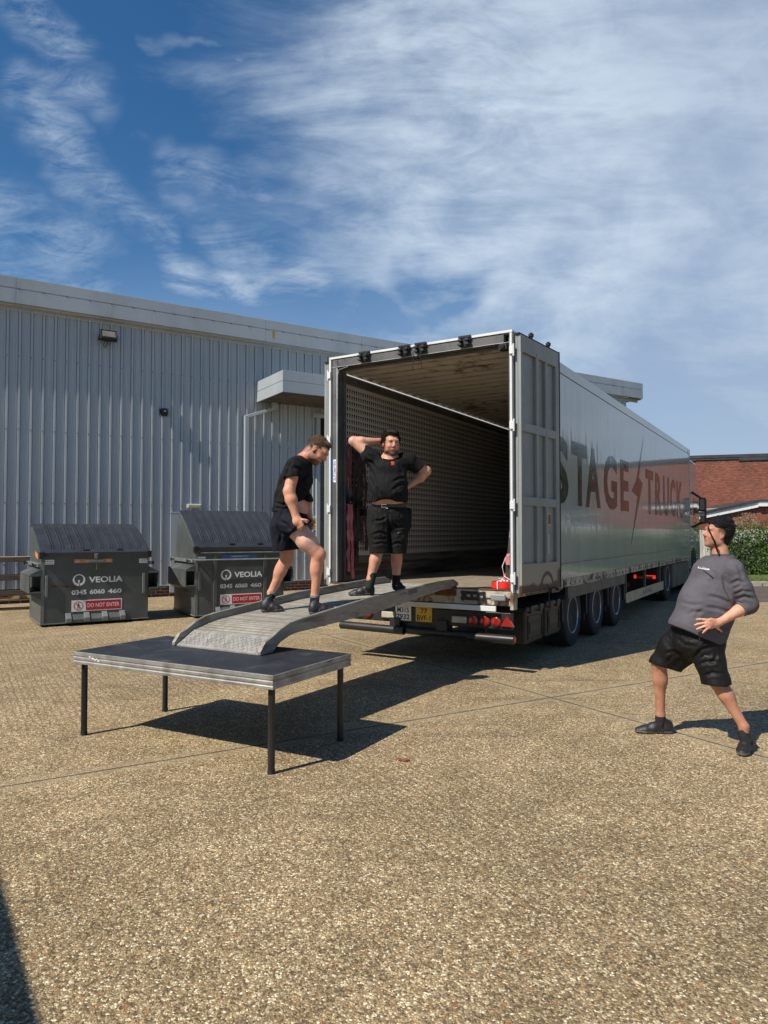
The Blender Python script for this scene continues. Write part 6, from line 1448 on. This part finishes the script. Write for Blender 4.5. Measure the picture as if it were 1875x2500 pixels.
creases(sw, pc, [(1.3, (990, 640), (1020, 740), (1068, 850)), ((1062, 868), (960, 822), (860, 800)), (.8, (930, 640), (985, 715), (1050, 800)), ((1085, 945), (960, 905), (830, 885)), (1.1, (1075, 800), (1150, 765), (1225, 785)), (1.1, (1082, 832), (1160, 805), (1240, 835)), ((1050, 720), (1110, 690), (1185, 715)), (.9, (1060, 760), (1130, 728), (1205, 748)),
    (.5, (650, 850), (760, 875), (880, 868)), (.8, (790, 985), (800, 940), (850, 915)), ((965, 1065), (1000, 1100), (1010, 1150)), (.6, (700, 960), (760, 930), (840, 925)), (.5, (880, 520), (900, 600), (960, 660)), (.6, (1075, 1010), (1000, 1060), (930, 1100)), (.7, (1100, 560), (1130, 620), (1150, 690))], lambda x, y: (1450 + x * .3164, 1200 + y * .3164), .009, .013)
S = SDF(.005); S.cone(elL + cufd * .045, elL + cufd * .08, .061, .057, .01); S.cut(elL + cufd * .082, cufd); S.cut(elL + cufd * .030, -cufd); c_ = sdf_obj('cuff', S, M['sweat_grey'], pc, wrinkle(.004, 90, 2)); c_.parent = sw
S = SDF(.005); S.chain([J(862, 930), J(820, 1060), J(790, 1170)], [.199, .193, .188], .03, (LC, 1.05)); S.ell(J(785, 890, -.03), (.118, .173, .193), None, .05); S.ell(J(745, 1030, -.02), (.153, .173, .133), None, .06); S.cut(hn + np.array([-.41, 0, -.91]) * .004, np.array([-.41, 0, -.91])); S.cut(hn + np.array([.41, 0, .91]) * .05, np.array([.41, 0, .91])); c_ = sdf_obj('hem_band', S, M['sweat_grey'], pc, wrinkle(.009, 26, 5), smooth_it=2); c_.parent = sw
S = SDF(.004); S.cone(J(978, 500), J(970, 480), .072, .066, .01); S.cut(J(974, 479), (-.04, 0, 1)); S.cut(J(980, 502), (.04, 0, -1)); c_ = sdf_obj('collar', S, M['sweat_grey'], pc); c_.parent = sw
VC = np.array([-.1, .99, .05])
d1 = decal(pc, sw, textmark([('WILD', -.034, -.006, .003, .016), ('LAND', .003, .032, .0, .012)]), J(868, 602, -.2), (.95, 0, -.25), (.25, 0, .95), .06, .03, M['white_ink'], 'chest_print', VC); d1.parent = sw
def box_mark(g, ex, ez):
    for a_, b_ in (((.035, -.018), (.035, .008)), ((-.01, -.018), (.035, -.018)), ((.02, .018), (-.02, .018))):
        p = ex * a_[0] + ez * a_[1]; q = ex * b_[0] + ez * b_[1]; o_ = N3(np.cross(np.array(q - p), VC)) * .0008; o_ = Vector(o_); g.add([p - o_, q - o_, q + o_, p + o_], [(0, 1, 2, 3)])
d2 = decal(pc, sw, box_mark, J(868, 605, -.2), (.95, 0, -.25), (.25, 0, .95), 0, 0, M['sock_grey'], 'chest_frame', VC); d2.parent = sw
def tab(g, ex, ez): g.add([-ex * .005 - ez * .014, ex * .005 - ez * .014, ex * .005 + ez * .014, -ex * .005 + ez * .014], [(0, 1, 2, 3)])
d3 = decal(pc, sw, tab, J(815, 1133, -.2), (.95, 0, -.25), (.1, 0, 1), 0, 0, M['black_ink'], 'hem_tab', VC); d3.parent = sw
# shorts
S = SDF(.006)
S.chain([J(800, 1060), J(795, 1150)], [.150, .165], .04, (LC, 1.12)); S.ell(J(890, 1150, -.02), (.11, .15, .11), None, .05)
G = SDF().chain([hipR, J(610, 1200, .16), J(520, 1330, .22), J(500, 1400, .23)], [.120, .108, .088, .090], .04).cone(J(735, 1240, .10), J(625, 1370, .17), .085, .042, .05); G.cone(J(625, 1370, .17), J(610, 1430, .17), .042, .04, .03); G.cut(J(508, 1345, .22), N3((-.28, 0, -1))); G.cut(J(640, 1405, .17), N3((.45, 0, -1))); S.grp(G, .03)
G = SDF().chain([hipL, J(895, 1310, -.08), J(945, 1470, -.12), J(965, 1560, -.14)], [.120, .108, .096, .098], .04); G.cut(J(935, 1487, -.12), N3((.02, 0, -1))); S.grp(G, .03)
sh_ = sdf_obj('shorts', S, M['shorts_sport'], pc, wrinkle(.010, 34, 9), smooth_it=2)
creases(sh_, pc, [((760, 1290), (830, 1220), (930, 1190)), ((700, 1260), (630, 1235), (540, 1250)), ((790, 1340), (880, 1310), (980, 1320)), (.8, (830, 1430), (910, 1400), (1000, 1410)), (.8, (560, 1330), (600, 1270), (680, 1240)), (.7, (620, 1120), (700, 1180), (800, 1200)), (.7, (960, 1240), (930, 1300), (860, 1350))], lambda x, y: (1450 + x * .3164, 1200 + y * .3164), .009, .013)
d4 = decal(pc, sh_, textmark([('^^', -.012, .012, -.005, .005)]), J(882, 1277, -.2), (1, 0, 0), (0, 0, 1), 0, 0, M['sock_grey'], 'logo', VC); d4.parent = sh_
# hair: long dark top, short sides, braided strand by the ear
S = SDF(.0045); H = hC
S.ell(H.p(-.022, 0, .058), np.array([.108, .086, .080]) * H.sc, H.A, .015); S.ell(H.p(-.06, 0, .02), np.array([.072, .082, .085]) * H.sc, H.A, .03); S.ell(H.p(-.010, 0, .108), np.array([.066, .062, .036]) * H.sc, H.A, .02)
S.ell(H.p(-.088, 0, .080), np.array([.050, .062, .042]) * H.sc, H.A, .02); S.ell(H.p(-.05, 0, .128), np.array([.075, .06, .030]) * H.sc, H.A, .02); S.ell(H.p(-.062, 0, -.05), np.array([.05, .056, .045]) * H.sc, H.A, .03)
S.ell(H.p(.110, 0, -.018), np.array([.085, .12, .10]) * H.sc, H.A, .02, True); S.ell(H.p(.010, -.10, -.035), np.array([.058, .055, .078]) * H.sc, H.A, .025, True); S.ell(H.p(.010, .10, -.035), np.array([.058, .055, .078]) * H.sc, H.A, .025, True)
rr = random.Random(5)
for k in range(34):
    a_ = rr.uniform(-1.2, 1.2); t_ = rr.uniform(-.10, .012); c_ = H.p(t_, sin(a_) * .07, .118 - abs(a_) * .03 + rr.uniform(-.01, .008)); e_ = H.p(t_ - .022, sin(a_ + rr.uniform(-.2, .2)) * .078, .124 - abs(a_) * .035 + rr.uniform(-.012, .014)); S.cone(c_, e_, .011, .005, .006)
hh = sdf_obj('hair', S, M['hair_black'], pc, wrinkle(.014, 150, 21), smooth_it=1)
hk = strands(pc, hC, lambda p: (p[2] > .062 + max(0, p[0] - .03) * .4) if p[0] > -.03 else p[2] > -.02, 1900, .044, .0034, M['hair_black'], lambda p, r: (-1, .3 * p[1] * 10, .25 + r.normal() * .3), 1, lift=.22, surf=(.104, .086, .112)); hk.parent = hh; hk.parent = hh
g = MB(); rl = Vector(pc.location); Vx = lambda *a: Vector(tuple(J(*a))) - rl
g.tube([Vx(878, 262, -.085), Vx(893, 310, -.09), Vx(915, 355, -.095), Vx(935, 390, -.095), Vx(948, 440, -.09), Vx(958, 480, -.09), Vx(972, 508, -.10)], [.004, .0065, .006, .0065, .005, .0045, .002], 8)
g.tube([Vx(925, 375, -.095), Vx(940, 430, -.085), Vx(952, 470, -.085)], [.003, .004, .003], 6)
g.build('braid', M['hair_black'], pc, smooth=True)
shoe(pc, J(612, 1868, .27) * np.array([1, 1, 0]) + np.array([0, 0, .0]), np.array([2.03 - .01, 5.79, 0]), ankR)
heelL = np.array([2.735, 5.38, 0]); toeL = np.array([2.575, 5.165, 0])
shoe(pc, heelL, toeL, ankL)
sock(pc, ankR - (0, 0, .06), kneeR, .0, .055, .040, .042, 'sock_black'); sock(pc, ankL - (0, 0, .06), kneeL, .0, .045, .040, .040, 'sock_black')
PE.append(pc)
# ============================================================ the man standing at the head of the ramp
Y0 = 7.6
def J(x, y, dy=0): return np.array(at(600 + x * .3315, 980 + y * .3315, Y0 + dy))
pb = empty('person', tuple(TP(-1.15, 1.05, .96)), label='man in black t-shirt and work shorts, hand behind his head, other on hip', cat='person')
hipR, kneeR, ankR = J(985, 830, .0), J(972, 1090, -.02), J(918, 1310, -.05)
hipL, kneeL, ankL = J(1100, 830, .03), J(1112, 1095, .06), J(1108, 1310, .12)
shR, elR, wrR = J(905, 395, .0), J(793, 292, .02), J(985, 292, .08)
shL, elL, wrL = J(1200, 440, .03), J(1330, 512, .08), J(1205, 618, .10)
neck0, neck1 = J(1062, 425, .03), J(1072, 345, .02)
hB = Head(J(1070, 312, 0), (.30, -.94, -.10), (.03, -.08, .99), 1.07)
S = SDF(.006); X1 = (1, 0, 0)
S.chain([J(1045, 800), J(1045, 700), J(1045, 560), neck0], [.105, .128, .13, .08], .05, (X1, 1.32)); S.ell(J(990, 728, -.075), (.085, .055, .04), None, .03); S.ell(J(1090, 730, -.075), (.085, .055, .04), None, .03)
S.chain([neck0, neck1], [.068, .064], .03); hB.build(S)
for h_, k_, a_ in ((hipR, kneeR, ankR), (hipL, kneeL, ankL)):
    S.cone(h_, k_, .095, .062, .03); S.cone(k_, k_ + (a_ - k_) * .35, .062, .060, .02); S.cone(k_ + (a_ - k_) * .35, a_, .060, .040, .02); S.cone(a_, a_ - np.array([0, 0, .06]), .04, .04, .02)
S.cone(J(930, 400), elR, .070, .050, .03); S.cone(elR, J(850, 296, .02), .050, .052, .02); S.cone(J(850, 296, .02), wrR, .050, .029, .02)
S.cone(shL, elL, .060, .050, .03); S.cone(elL, J(1290, 560, .09), .050, .046, .02); S.cone(J(1290, 560, .09), wrL, .046, .030, .02)
hand(S, wrR, J(1040, 320, .10) - wrR, (.15, -.3, -.25), curl=(.25, .3, .3, .35), spread=.10, thumb=(.3, -.1, -.95), sc=1.05, side=-1)
hand(S, wrL, J(1178, 655, .10) - wrL, (-.9, .1, -.1), curl=(.35, .4, .45, .5), spread=.12, thumb=(-.2, -.8, -.4), sc=1.05, side=1)
bodyB = sdf_obj('body', S, M['skin'], pb, paint=make_paint(SKIN, hB.marks(hair=(.03,.02,.015), stub=(.075, .042, .03), st=.85, brow=(.03, .02, .015)), [(J(830, 330), np.eye(3), np.array([.16, .14, .10]), (.68, .42, .30), .6), (J(1035, 735, -.1), np.eye(3), np.array([.25, .15, .08]), (.62, .33, .23), .6), (J(1130, 1170, .05), np.eye(3), np.array([.1, .1, .08]), (.52, .20, .14), .4)]))
S = SDF(.004); p0 = [J(935, 705, -.20), J(985, 742, -.215), J(1035, 733, -.21), J(1085, 748, -.215), J(1130, 728, -.19)]
# t-shirt
S = SDF(.006)
S.chain([J(1060, 440, .02), J(1050, 500, .01), J(1045, 600, 0), J(1045, 690, 0), J(1040, 790, 0)], [.105, .150, .163, .168, .170], .03, (X1, 1.27))
S.ell(J(1045, 660, -.05), (.185, .15, .15), None, .06); S.cone(neck0, J(1065, 400, .02), .10, .078, .04)
S.cone(J(960, 440, .01), J(900, 395, 0), .100, .082, .04); G = SDF().cone(J(930, 410, 0), J(900, 395, 0), .085, .083, .03).cone(J(900, 395, 0), J(830, 335, .01), .083, .076, .03); G.cut(J(874, 372), N3((-1, 0, .12))); S.grp(G, .02)
S.cone(J(1130, 440, .02), shL, .105, .088, .04); G = SDF().cone(J(1170, 440, .02), shL, .085, .088, .03).cone(shL, J(1320, 510, .07), .086, .078, .03); sl_ = N3(elL - shL); G.cut(J(1268, 515, .06), sl_ + np.array([0, 0, -.35])); S.grp(G, .02)
S.cut(J(1066, 408, .0), np.array([0, -.55, .85]), J(1068, 385, -.03), .13)
# hem: lifted at the front so that the belly shows
S.cut(J(900, 745), np.array([.0, 0, -1]), J(1040, 860), .42)
S.ell(J(1030, 765, -.20), (.140, .20, .066), None, .012, True)
te = sdf_obj('t_shirt', S, M['tee_black'], pb, wrinkle(.016, 26, 4), smooth_it=2)
LZ = lambda x, y: (600 + x * .3315, 980 + y * .3315)
creases(te, pb, [((900, 540), (950, 630), (1000, 705)), ((915, 470), (955, 590), (990, 715)), ((1200, 600), (1130, 615), (1075, 660)), ((1200, 560), (1130, 565), (1070, 600)), ((1190, 650), (1140, 685), (1080, 700)), (1.2, (888, 430), (930, 450), (965, 510)), (1.2, (1205, 470), (1180, 540), (1195, 600)), (.7, (900, 640), (930, 690), (940, 735)), (.8, (900, 385), (935, 410), (960, 450))], LZ, .011, .014)
S = SDF(.004); S.cone(J(1064, 425, .0), J(1066, 400, .0), .086, .078, .01); S.cut(J(1066, 404, 0), np.array([0, -.55, .85])); S.cut(J(1066, 413, 0), np.array([0, .55, -.85])); c_ = sdf_obj('collar', S, M['tee_black'], pb); c_.parent = te
def emblem(g, ex, ez):
    for i in range(7):
        q = i * 2 * pi / 6; r_ = 0 if i == 6 else .013; c_ = ex * (cos(q) * r_ * 1.1) + ez * (sin(q) * r_ + .008); g.add([c_ + ex * (cos(k) * .0062) + ez * (sin(k) * .0062) for k in np.arange(0, 6.2, .8)], [tuple(range(8))])
    text_fit(g, 'CREW', (0, 0, 0), ex, ez, -.020, .020, -.020, -.009, .02)
M['orange_ink'] = mat('orange_ink', (.75, .10, .03), .6, var=.1)
M['print_grey'] = mat('print_grey', (.30, .28, .26), .7)
dB = decal(pb, te, emblem, J(1083, 452, -.2), (1, 0, 0), (0, 0, 1), 0, 0, M['orange_ink'], 'chest_emblem', (0, 1, 0)); dB.parent = te
# work shorts, belt
S = SDF(.006)
S.chain([J(1052, 775, .01), J(1055, 850, .01)], [.128, .140], .04, (X1, 1.36)); S.chain([J(985, 830), J(975, 960, -.01), J(985, 1140, -.02)], [.118, .115, .108], .03); S.chain([J(1115, 830, .03), J(1120, 960, .04), J(1118, 1150, .05)], [.118, .114, .098], .03)
S.cut(J(1045, 1121), N3((-.02, 0, -1)), J(1050, 1210), .32); S.cut(J(1052, 772), (0, 0, 1), J(1052, 700), .24)
S.cone(J(1055, 960, -.16), J(1055, 1120, -.16), .012, .02, .02, sub=True); S.cone(J(915, 800, .0), J(915, 930, .0), .035, .04, .02); S.cone(J(1195, 810, .05), J(1190, 920, .05), .045, .045, .02)
S.ell(J(1140, 1010, -.02), (.07, .05, .08), None, .01)
so2 = sdf_obj('work_shorts', S, M['shorts_black'], pb, wrinkle(.012, 40, 8), smooth_it=2)
creases(so2, pb, [((925, 885), (1000, 875), (1045, 850)), ((925, 985), (990, 962), (1042, 985)), ((930, 1060), (1000, 1040), (1045, 1052)), ((1070, 900), (1120, 930), (1195, 915)), ((1075, 1060), (1120, 1042), (1175, 1055)), (1.2, (1050, 800), (1056, 900), (1058, 1115)), (.8, (940, 1010), (970, 1020), (1035, 1015)), (.8, (930, 830), (945, 880), (925, 950))], LZ, .010, .013)
S = SDF(.005); S.cone(J(1052, 760, .01), J(1052, 785, .01), .132, .132, .01, (X1, 1.37)); S.cut(J(1052, 757), (0, 0, 1)); S.cut(J(1052, 783), (0, 0, -1)); sdf_obj('belt', S, M['leather'], pb)
g = MB(); rl = Vector(pb.location); q = Vector(tuple(J(1018, 770, -.150))) - rl
for a_, b_ in (((-.024, .014), (.026, .014)), ((-.024, -.014), (.026, -.014)), ((-.024, -.014), (-.024, .014))): g.tube([q + Vector((a_[0], 0, a_[1])), q + Vector((b_[0], 0, b_[1]))], .0028, 6)
g.tube([q + Vector((.02, -.004, -.02)), q + Vector((.03, -.006, -.028)), q + Vector((.04, -.004, -.02))], .003, 6); g.build('buckle', M['galv'], pb)
S = SDF(.004); S.ell(J(1137, 965, -.115), (.034, .012, .012), None, .005); pk = sdf_obj('pocket_flap', S, M['shorts_black'], pb); pk.parent = so2
g = MB(); q = Vector(tuple(J(1124, 968, -.128))) - rl; g.add([q + Vector((x, 0, z)) for x, z in ((-.012, 0), (0, .006), (.012, 0), (0, -.004))], [(0, 1, 2, 3)]); pk2 = g.build('pocket_badge', M['sock_grey'], pb); pk2.parent = so2
H = hB; S = SDF(.0045)
S.ell(H.p(-.03, 0, .052), np.array([.102, .086, .088]) * H.sc, H.A, .015); S.ell(H.p(.03, .0, .112), np.array([.068, .066, .032]) * H.sc, H.A, .02); S.ell(H.p(-.03, 0, .135), np.array([.06, .05, .02]) * H.sc, H.A, .02)
S.ell(H.p(.115, 0, -.022), np.array([.10, .071, .088]) * H.sc, H.A, .02, True); S.ell(H.p(.10, .042, .066), np.array([.045, .036, .040]) * H.sc, H.A, .015, True); S.ell(H.p(.10, -.055, .060), np.array([.045, .026, .034]) * H.sc, H.A, .015, True); S.ell(H.p(.02, .1, -.07), np.array([.07, .075, .075]) * H.sc, H.A, .02, True); S.ell(H.p(.02, -.1, -.07), np.array([.07, .075, .075]) * H.sc, H.A, .008, True); S.ell(H.p(-.0, 0, -.10), np.array([.15, .12, .07]) * H.sc, H.A, .008, True)
hb_ = sdf_obj('hair', S, M['hair_dark'], pb, wrinkle(.020, 130, 31), smooth_it=1)
hk = strands(pb, hB, lambda p: p[2] > ((.098 if p[1] > .015 else .084) if p[0] > .03 else .0 if p[0] > -.03 else -.05), 1700, .030, .0030, M['hair_dark'], lambda p, r: (.7 + r.normal() * .5, r.normal() * .6 + p[1] * 8, .1), 2, lift=.55, surf=(.104, .084, .108)); hk.parent = hb_
for r_ in (ankR, ankL): pass
zB1, zB2 = TP(-1.40, 1.2, zr(-1.40)), TP(-.95, .95, zr(-.95)); nup = (-.06 * cos(TA), -.06 * sin(TA), 1)
hR = J(950, 1428, -.02); hR[2] = 0
def onramp(x, y, extra=.0):      # point on the tread under photo position
    p = Vector(at(600 + x * .3315, 980 + y * .3315, 5)); d = p - O0; TI = TT.inverted(); lo_, hi_ = 4 / d.y, 12 / d.y
    for _ in range(40):
        m_ = (lo_ + hi_) / 2; q = O0 + d * m_; l = TI @ q
        if l.z > zr(l.x) + extra: lo_ = m_
        else: hi_ = m_
    return np.array(q)
hR, tR = onramp(948, 1425), onramp(752, 1432); hL, tL = onramp(1090, 1368), onramp(1172, 1408)
shoe(pb, hR, tR, ankR, nup, True); shoe(pb, hL, tL, ankL, nup, True)
sock(pb, ankR - (0, 0, .03), kneeR, .0, .105, .047, .049, 'sock_green'); sock(pb, ankL - (0, 0, .03), kneeL, .0, .085, .045, .045, 'sock_navy')
PE.append(pb)
# ============================================================ the man on the ramp looking down, hand pulling up his shorts
Y0 = 6.6
def J(x, y, dy=0): return np.array(at(600 + x * .3315, 980 + y * .3315, Y0 + dy))
pa = empty('person', tuple(TP(-2.45, 1.2, .88)), label='man in black t-shirt stepping down the ramp, looking down at his bare thigh', cat='person')
hipR, kneeR, ankR = J(345, 905, -.09), J(537, 1130, -.12), J(507, 1440, -.10)
hipL, kneeL, ankL = J(300, 910, .09), J(300, 1165, .10), J(187, 1410, .11)
shR, elR, wrR = J(362, 478, -.16), J(318, 662, -.21), J(368, 842, -.235)
shL, elL, wrL = J(400, 480, .17), J(445, 680, .22), J(470, 860, .14)
neck0, neck1 = J(418, 440, 0), J(478, 372, 0)
hA = Head(J(525, 362, -.0), (.74, -.16, -.64), (.64, .02, .76), 1.06)
S = SDF(.006); X2 = (0, 1, 0)
S.chain([J(305, 880), J(350, 760), J(362, 620), neck0], [.115, .105, .108, .07], .05, (X2, 1.25)); S.ell(J(385, 790, 0), (.095, .125, .11), None, .05)
S.chain([neck0, neck1, J(500, 350)], [.062, .058, .06], .03); hA.build(S)
S.cone(hipR, J(450, 1030, -.12), .100, .088, .03); S.cone(J(450, 1030, -.12), kneeR, .088, .062, .03); S.cone(hipL, kneeL, .090, .058, .03)
for k_, a_, bk in ((kneeR, ankR, (-1, 0, .0)), (kneeL, ankL, (-.8, 0, .4))):
    d_ = N3(a_ - k_); b_ = np.array(bk); b_ = N3(b_ - d_ * (b_ @ d_)); S.cone(k_, k_ + (a_ - k_) * .35, .057, .050, .02); S.ell(k_ + (a_ - k_) * .30 + b_ * .020, (.048, .050, .11), [b_, np.cross(d_, b_), d_], .03); S.cone(k_ + (a_ - k_) * .35, a_, .048, .035, .02); S.cone(a_, a_ - np.array([0, 0, .05]), .036, .036, .02)
S.ell(kneeR + np.array([.015, -.01, -.0]), (.05, .05, .06), None, .02)
S.cone(shR, elR, .060, .050, .03); S.cone(elR, J(335, 725, -.22), .052, .054, .02); S.cone(J(335, 725, -.22), wrR, .053, .031, .02)
S.cone(shL, elL, .055, .045, .03); S.cone(elL, wrL, .046, .03, .02)
# near hand: back of the hand to the viewer, fingers curled under the hem, index and thumb forward
S.cone(wrR, J(385, 885, -.245), .032, .042, .015, ((0, 1, 0), .62)); S.cone(J(378, 880, -.245), J(402, 905, -.235), .040, .034, .015, ((0, 1, 0), .7))
S.chain([J(395, 868, -.25), J(425, 872, -.262), J(447, 876, -.262), J(460, 880, -.255)], [.013, .0115, .011, .009], .005)
for dx, dy, q in ((0, 0, 0), (-9, 9, .004), (-20, 14, .01), (-31, 14, .018)):
    S.chain([J(408 + dx, 890 + dy, -.262 + q), J(420 + dx, 914 + dy, -.262 + q), J(414 + dx, 928 + dy, -.24 + q), J(402 + dx, 930 + dy, -.222 + q)], [.0125, .0110, .0105, .009], .004)
S.chain([J(392, 862, -.22), J(425, 884, -.215), J(450, 893, -.21)], [.014, .0115, .009], .006)
hand(S, wrL, (.3, -.3, -.9), (-.6, -.6, 0), thumb=(.2, -.6, -.6), side=1)
sdf_obj('body', S, M['skin'], pa, paint=make_paint((.60, .31, .195), hA.marks(hair=(.13,.075,.045), stub=(.11, .055, .035), st=.88, brow=(.16, .09, .05)), [(J(430, 1010, -.1), np.eye(3), np.array([.15, .2, .13]), (.72, .47, .36), .9), (J(420, 800, 0), np.eye(3), np.array([.12, .2, .1]), (.66, .40, .28), .7), (J(450, 400), np.eye(3), np.array([.10, .12, .07]), (.56, .19, .14), .65), (J(325, 600, -.2), np.eye(3), np.array([.12, .1, .14]), (.66, .33, .22), .6)]))
# t-shirt
S = SDF(.006)
S.chain([J(425, 455), J(390, 505), J(368, 580), J(350, 680), J(330, 735)], [.080, .128, .142, .132, .128], .03, (X2, 1.32))
S.ell(J(408, 570, 0), (.10, .15, .13), None, .05); S.ell(J(325, 640, 0), (.115, .15, .15), None, .05); S.cone(J(300, 700), J(275, 800), .105, .105, .05, (X2, 1.35))
S.cone(J(375, 485, -.06), J(362, 480, -.13), .105, .085, .03); G = SDF().cone(shR, J(345, 555, -.18), .083, .082, .03).cone(J(345, 555, -.18), J(335, 600, -.19), .082, .08, .03); G.cut(J(356, 556, -.18), N3((.12, 0, -1))); S.grp(G, .02); S.cone(J(385, 485, .06), shL, .10, .08, .03); G = SDF().cone(shL, J(425, 600, .19), .078, .07, .03); G.cut(J(420, 560, .19), N3((.1, 0, -1))); S.grp(G, .02)
S.cone(J(468, 700, .0), J(472, 728, .0), .028, .034, .03, (X2, 3.4))
S.cut(J(200, 815), (-.05, 0, -1)); S.ell(J(484, 815, -.02), (.135, .26, .098), None, .012, True);  S.cut(neck0 + np.array([.018, 0, .035]), N3(neck1 - neck0), neck0 + np.array([.05, 0, .07]), .10)
ta = sdf_obj('t_shirt', S, M['tee_black'], pa, wrinkle(.016, 28, 14), smooth_it=2)
creases(ta, pa, [((345, 435), (315, 480), (300, 560)), (1.2, (405, 560), (440, 620), (485, 640)), ((370, 700), (420, 685), (485, 700)), ((205, 740), (270, 765), (330, 745)), ((205, 780), (275, 795), (335, 775)), ((262, 560), (252, 650), (225, 720)), ((470, 520), (430, 560), (408, 600)), ((400, 640), (440, 665), (480, 668)), (.8, (360, 480), (395, 500), (405, 550))], LZ, .011, .013)
# shorts
S = SDF(.006)
S.chain([J(300, 800), J(300, 880)], [.118, .130], .04, (X2, 1.3)); S.cone(J(320, 800), J(385, 850, .0), .10, .090, .04, (X2, 1.35))
G = SDF().chain([J(290, 900, .07), J(300, 1000, .09), J(315, 1160, .10)], [.130, .114, .112], .04).cone(J(258, 930, 0), J(285, 1150, .02), .105, .095, .04, (X2, 1.4)); G.cut(J(318, 1096, .08), N3((.10, 0, -1))); S.grp(G, .03)
G = SDF().chain([hipR, J(410, 945, -.12), J(500, 1040, -.13)], [.122, .118, .112], .04); G.cut(J(425, 925, -.12), N3((.55, -.0, -.83))); S.grp(G, .03)
S.cut(J(330, 772), N3((.32, 0, 1)), J(335, 690), .22)
sna = sdf_obj('shorts', S, M['shorts_navy'], pa, wrinkle(.010, 36, 17), smooth_it=2)
creases(sna, pa, [((235, 870), (300, 905), (345, 960)), ((245, 960), (310, 985), (360, 960)), ((375, 850), (420, 862), (468, 895)), ((395, 920), (352, 960), (345, 1030)), ((225, 900), (260, 980), (250, 1060)), ((330, 990), (320, 1040), (340, 1090))], LZ, .011, .013)
H = hA; S = SDF(.0045)
S.ell(H.p(-.016, 0, .040), np.array([.101, .0795, .086]) * H.sc, H.A, .012); S.ell(H.p(.030, 0, .104), np.array([.052, .052, .020]) * H.sc, H.A, .02)
S.ell(H.p(.115, 0, -.010), np.array([.088, .10, .098]) * H.sc, H.A, .02, True)
for q in (-1, 1): S.ell(H.p(.015, q * .1, -.075), np.array([.070, .07, .088]) * H.sc, H.A, .02, True)
S.ell(H.p(-.03, 0, -.105), np.array([.15, .12, .060]) * H.sc, H.A, .03, True)
ha_ = sdf_obj('hair', S, M['hair_blond'], pa, wrinkle(.010, 170, 41), smooth_it=1)
hk = strands(pa, hA, lambda p: p[2] > (.075 if p[0] > .03 else .02 if p[0] > -.04 else -.03), 1600, .016, .0022, M['hair_blond'], lambda p, r: (1, r.normal() * .3, r.normal() * .2), 3, lift=.3, surf=(.103, .081, .094), cen=(-.016, 0, .036)); hk.parent = ha_
hR, tR = onramp(468, 1572), onramp(682, 1556); hL, tL = onramp(122, 1552), onramp(275, 1545)
shoe(pa, hR, tR, ankR, nup); shoe(pa, hL, tL, ankL, nup)
sock(pa, ankR - (0, 0, .03), kneeR, .0, .045, .043, .043, 'sock_navy', 'sock_grey'); sock(pa, ankL - (0, 0, .03), kneeL, .0, .045, .042, .042, 'sock_navy', 'sock_grey')
PE.append(pa)
SC.render.engine = 'CYCLES'
SC.cycles.max_bounces = 8; SC.cycles.diffuse_bounces = 4; SC.cycles.glossy_bounces = 4
SC.cycles.use_denoising = True
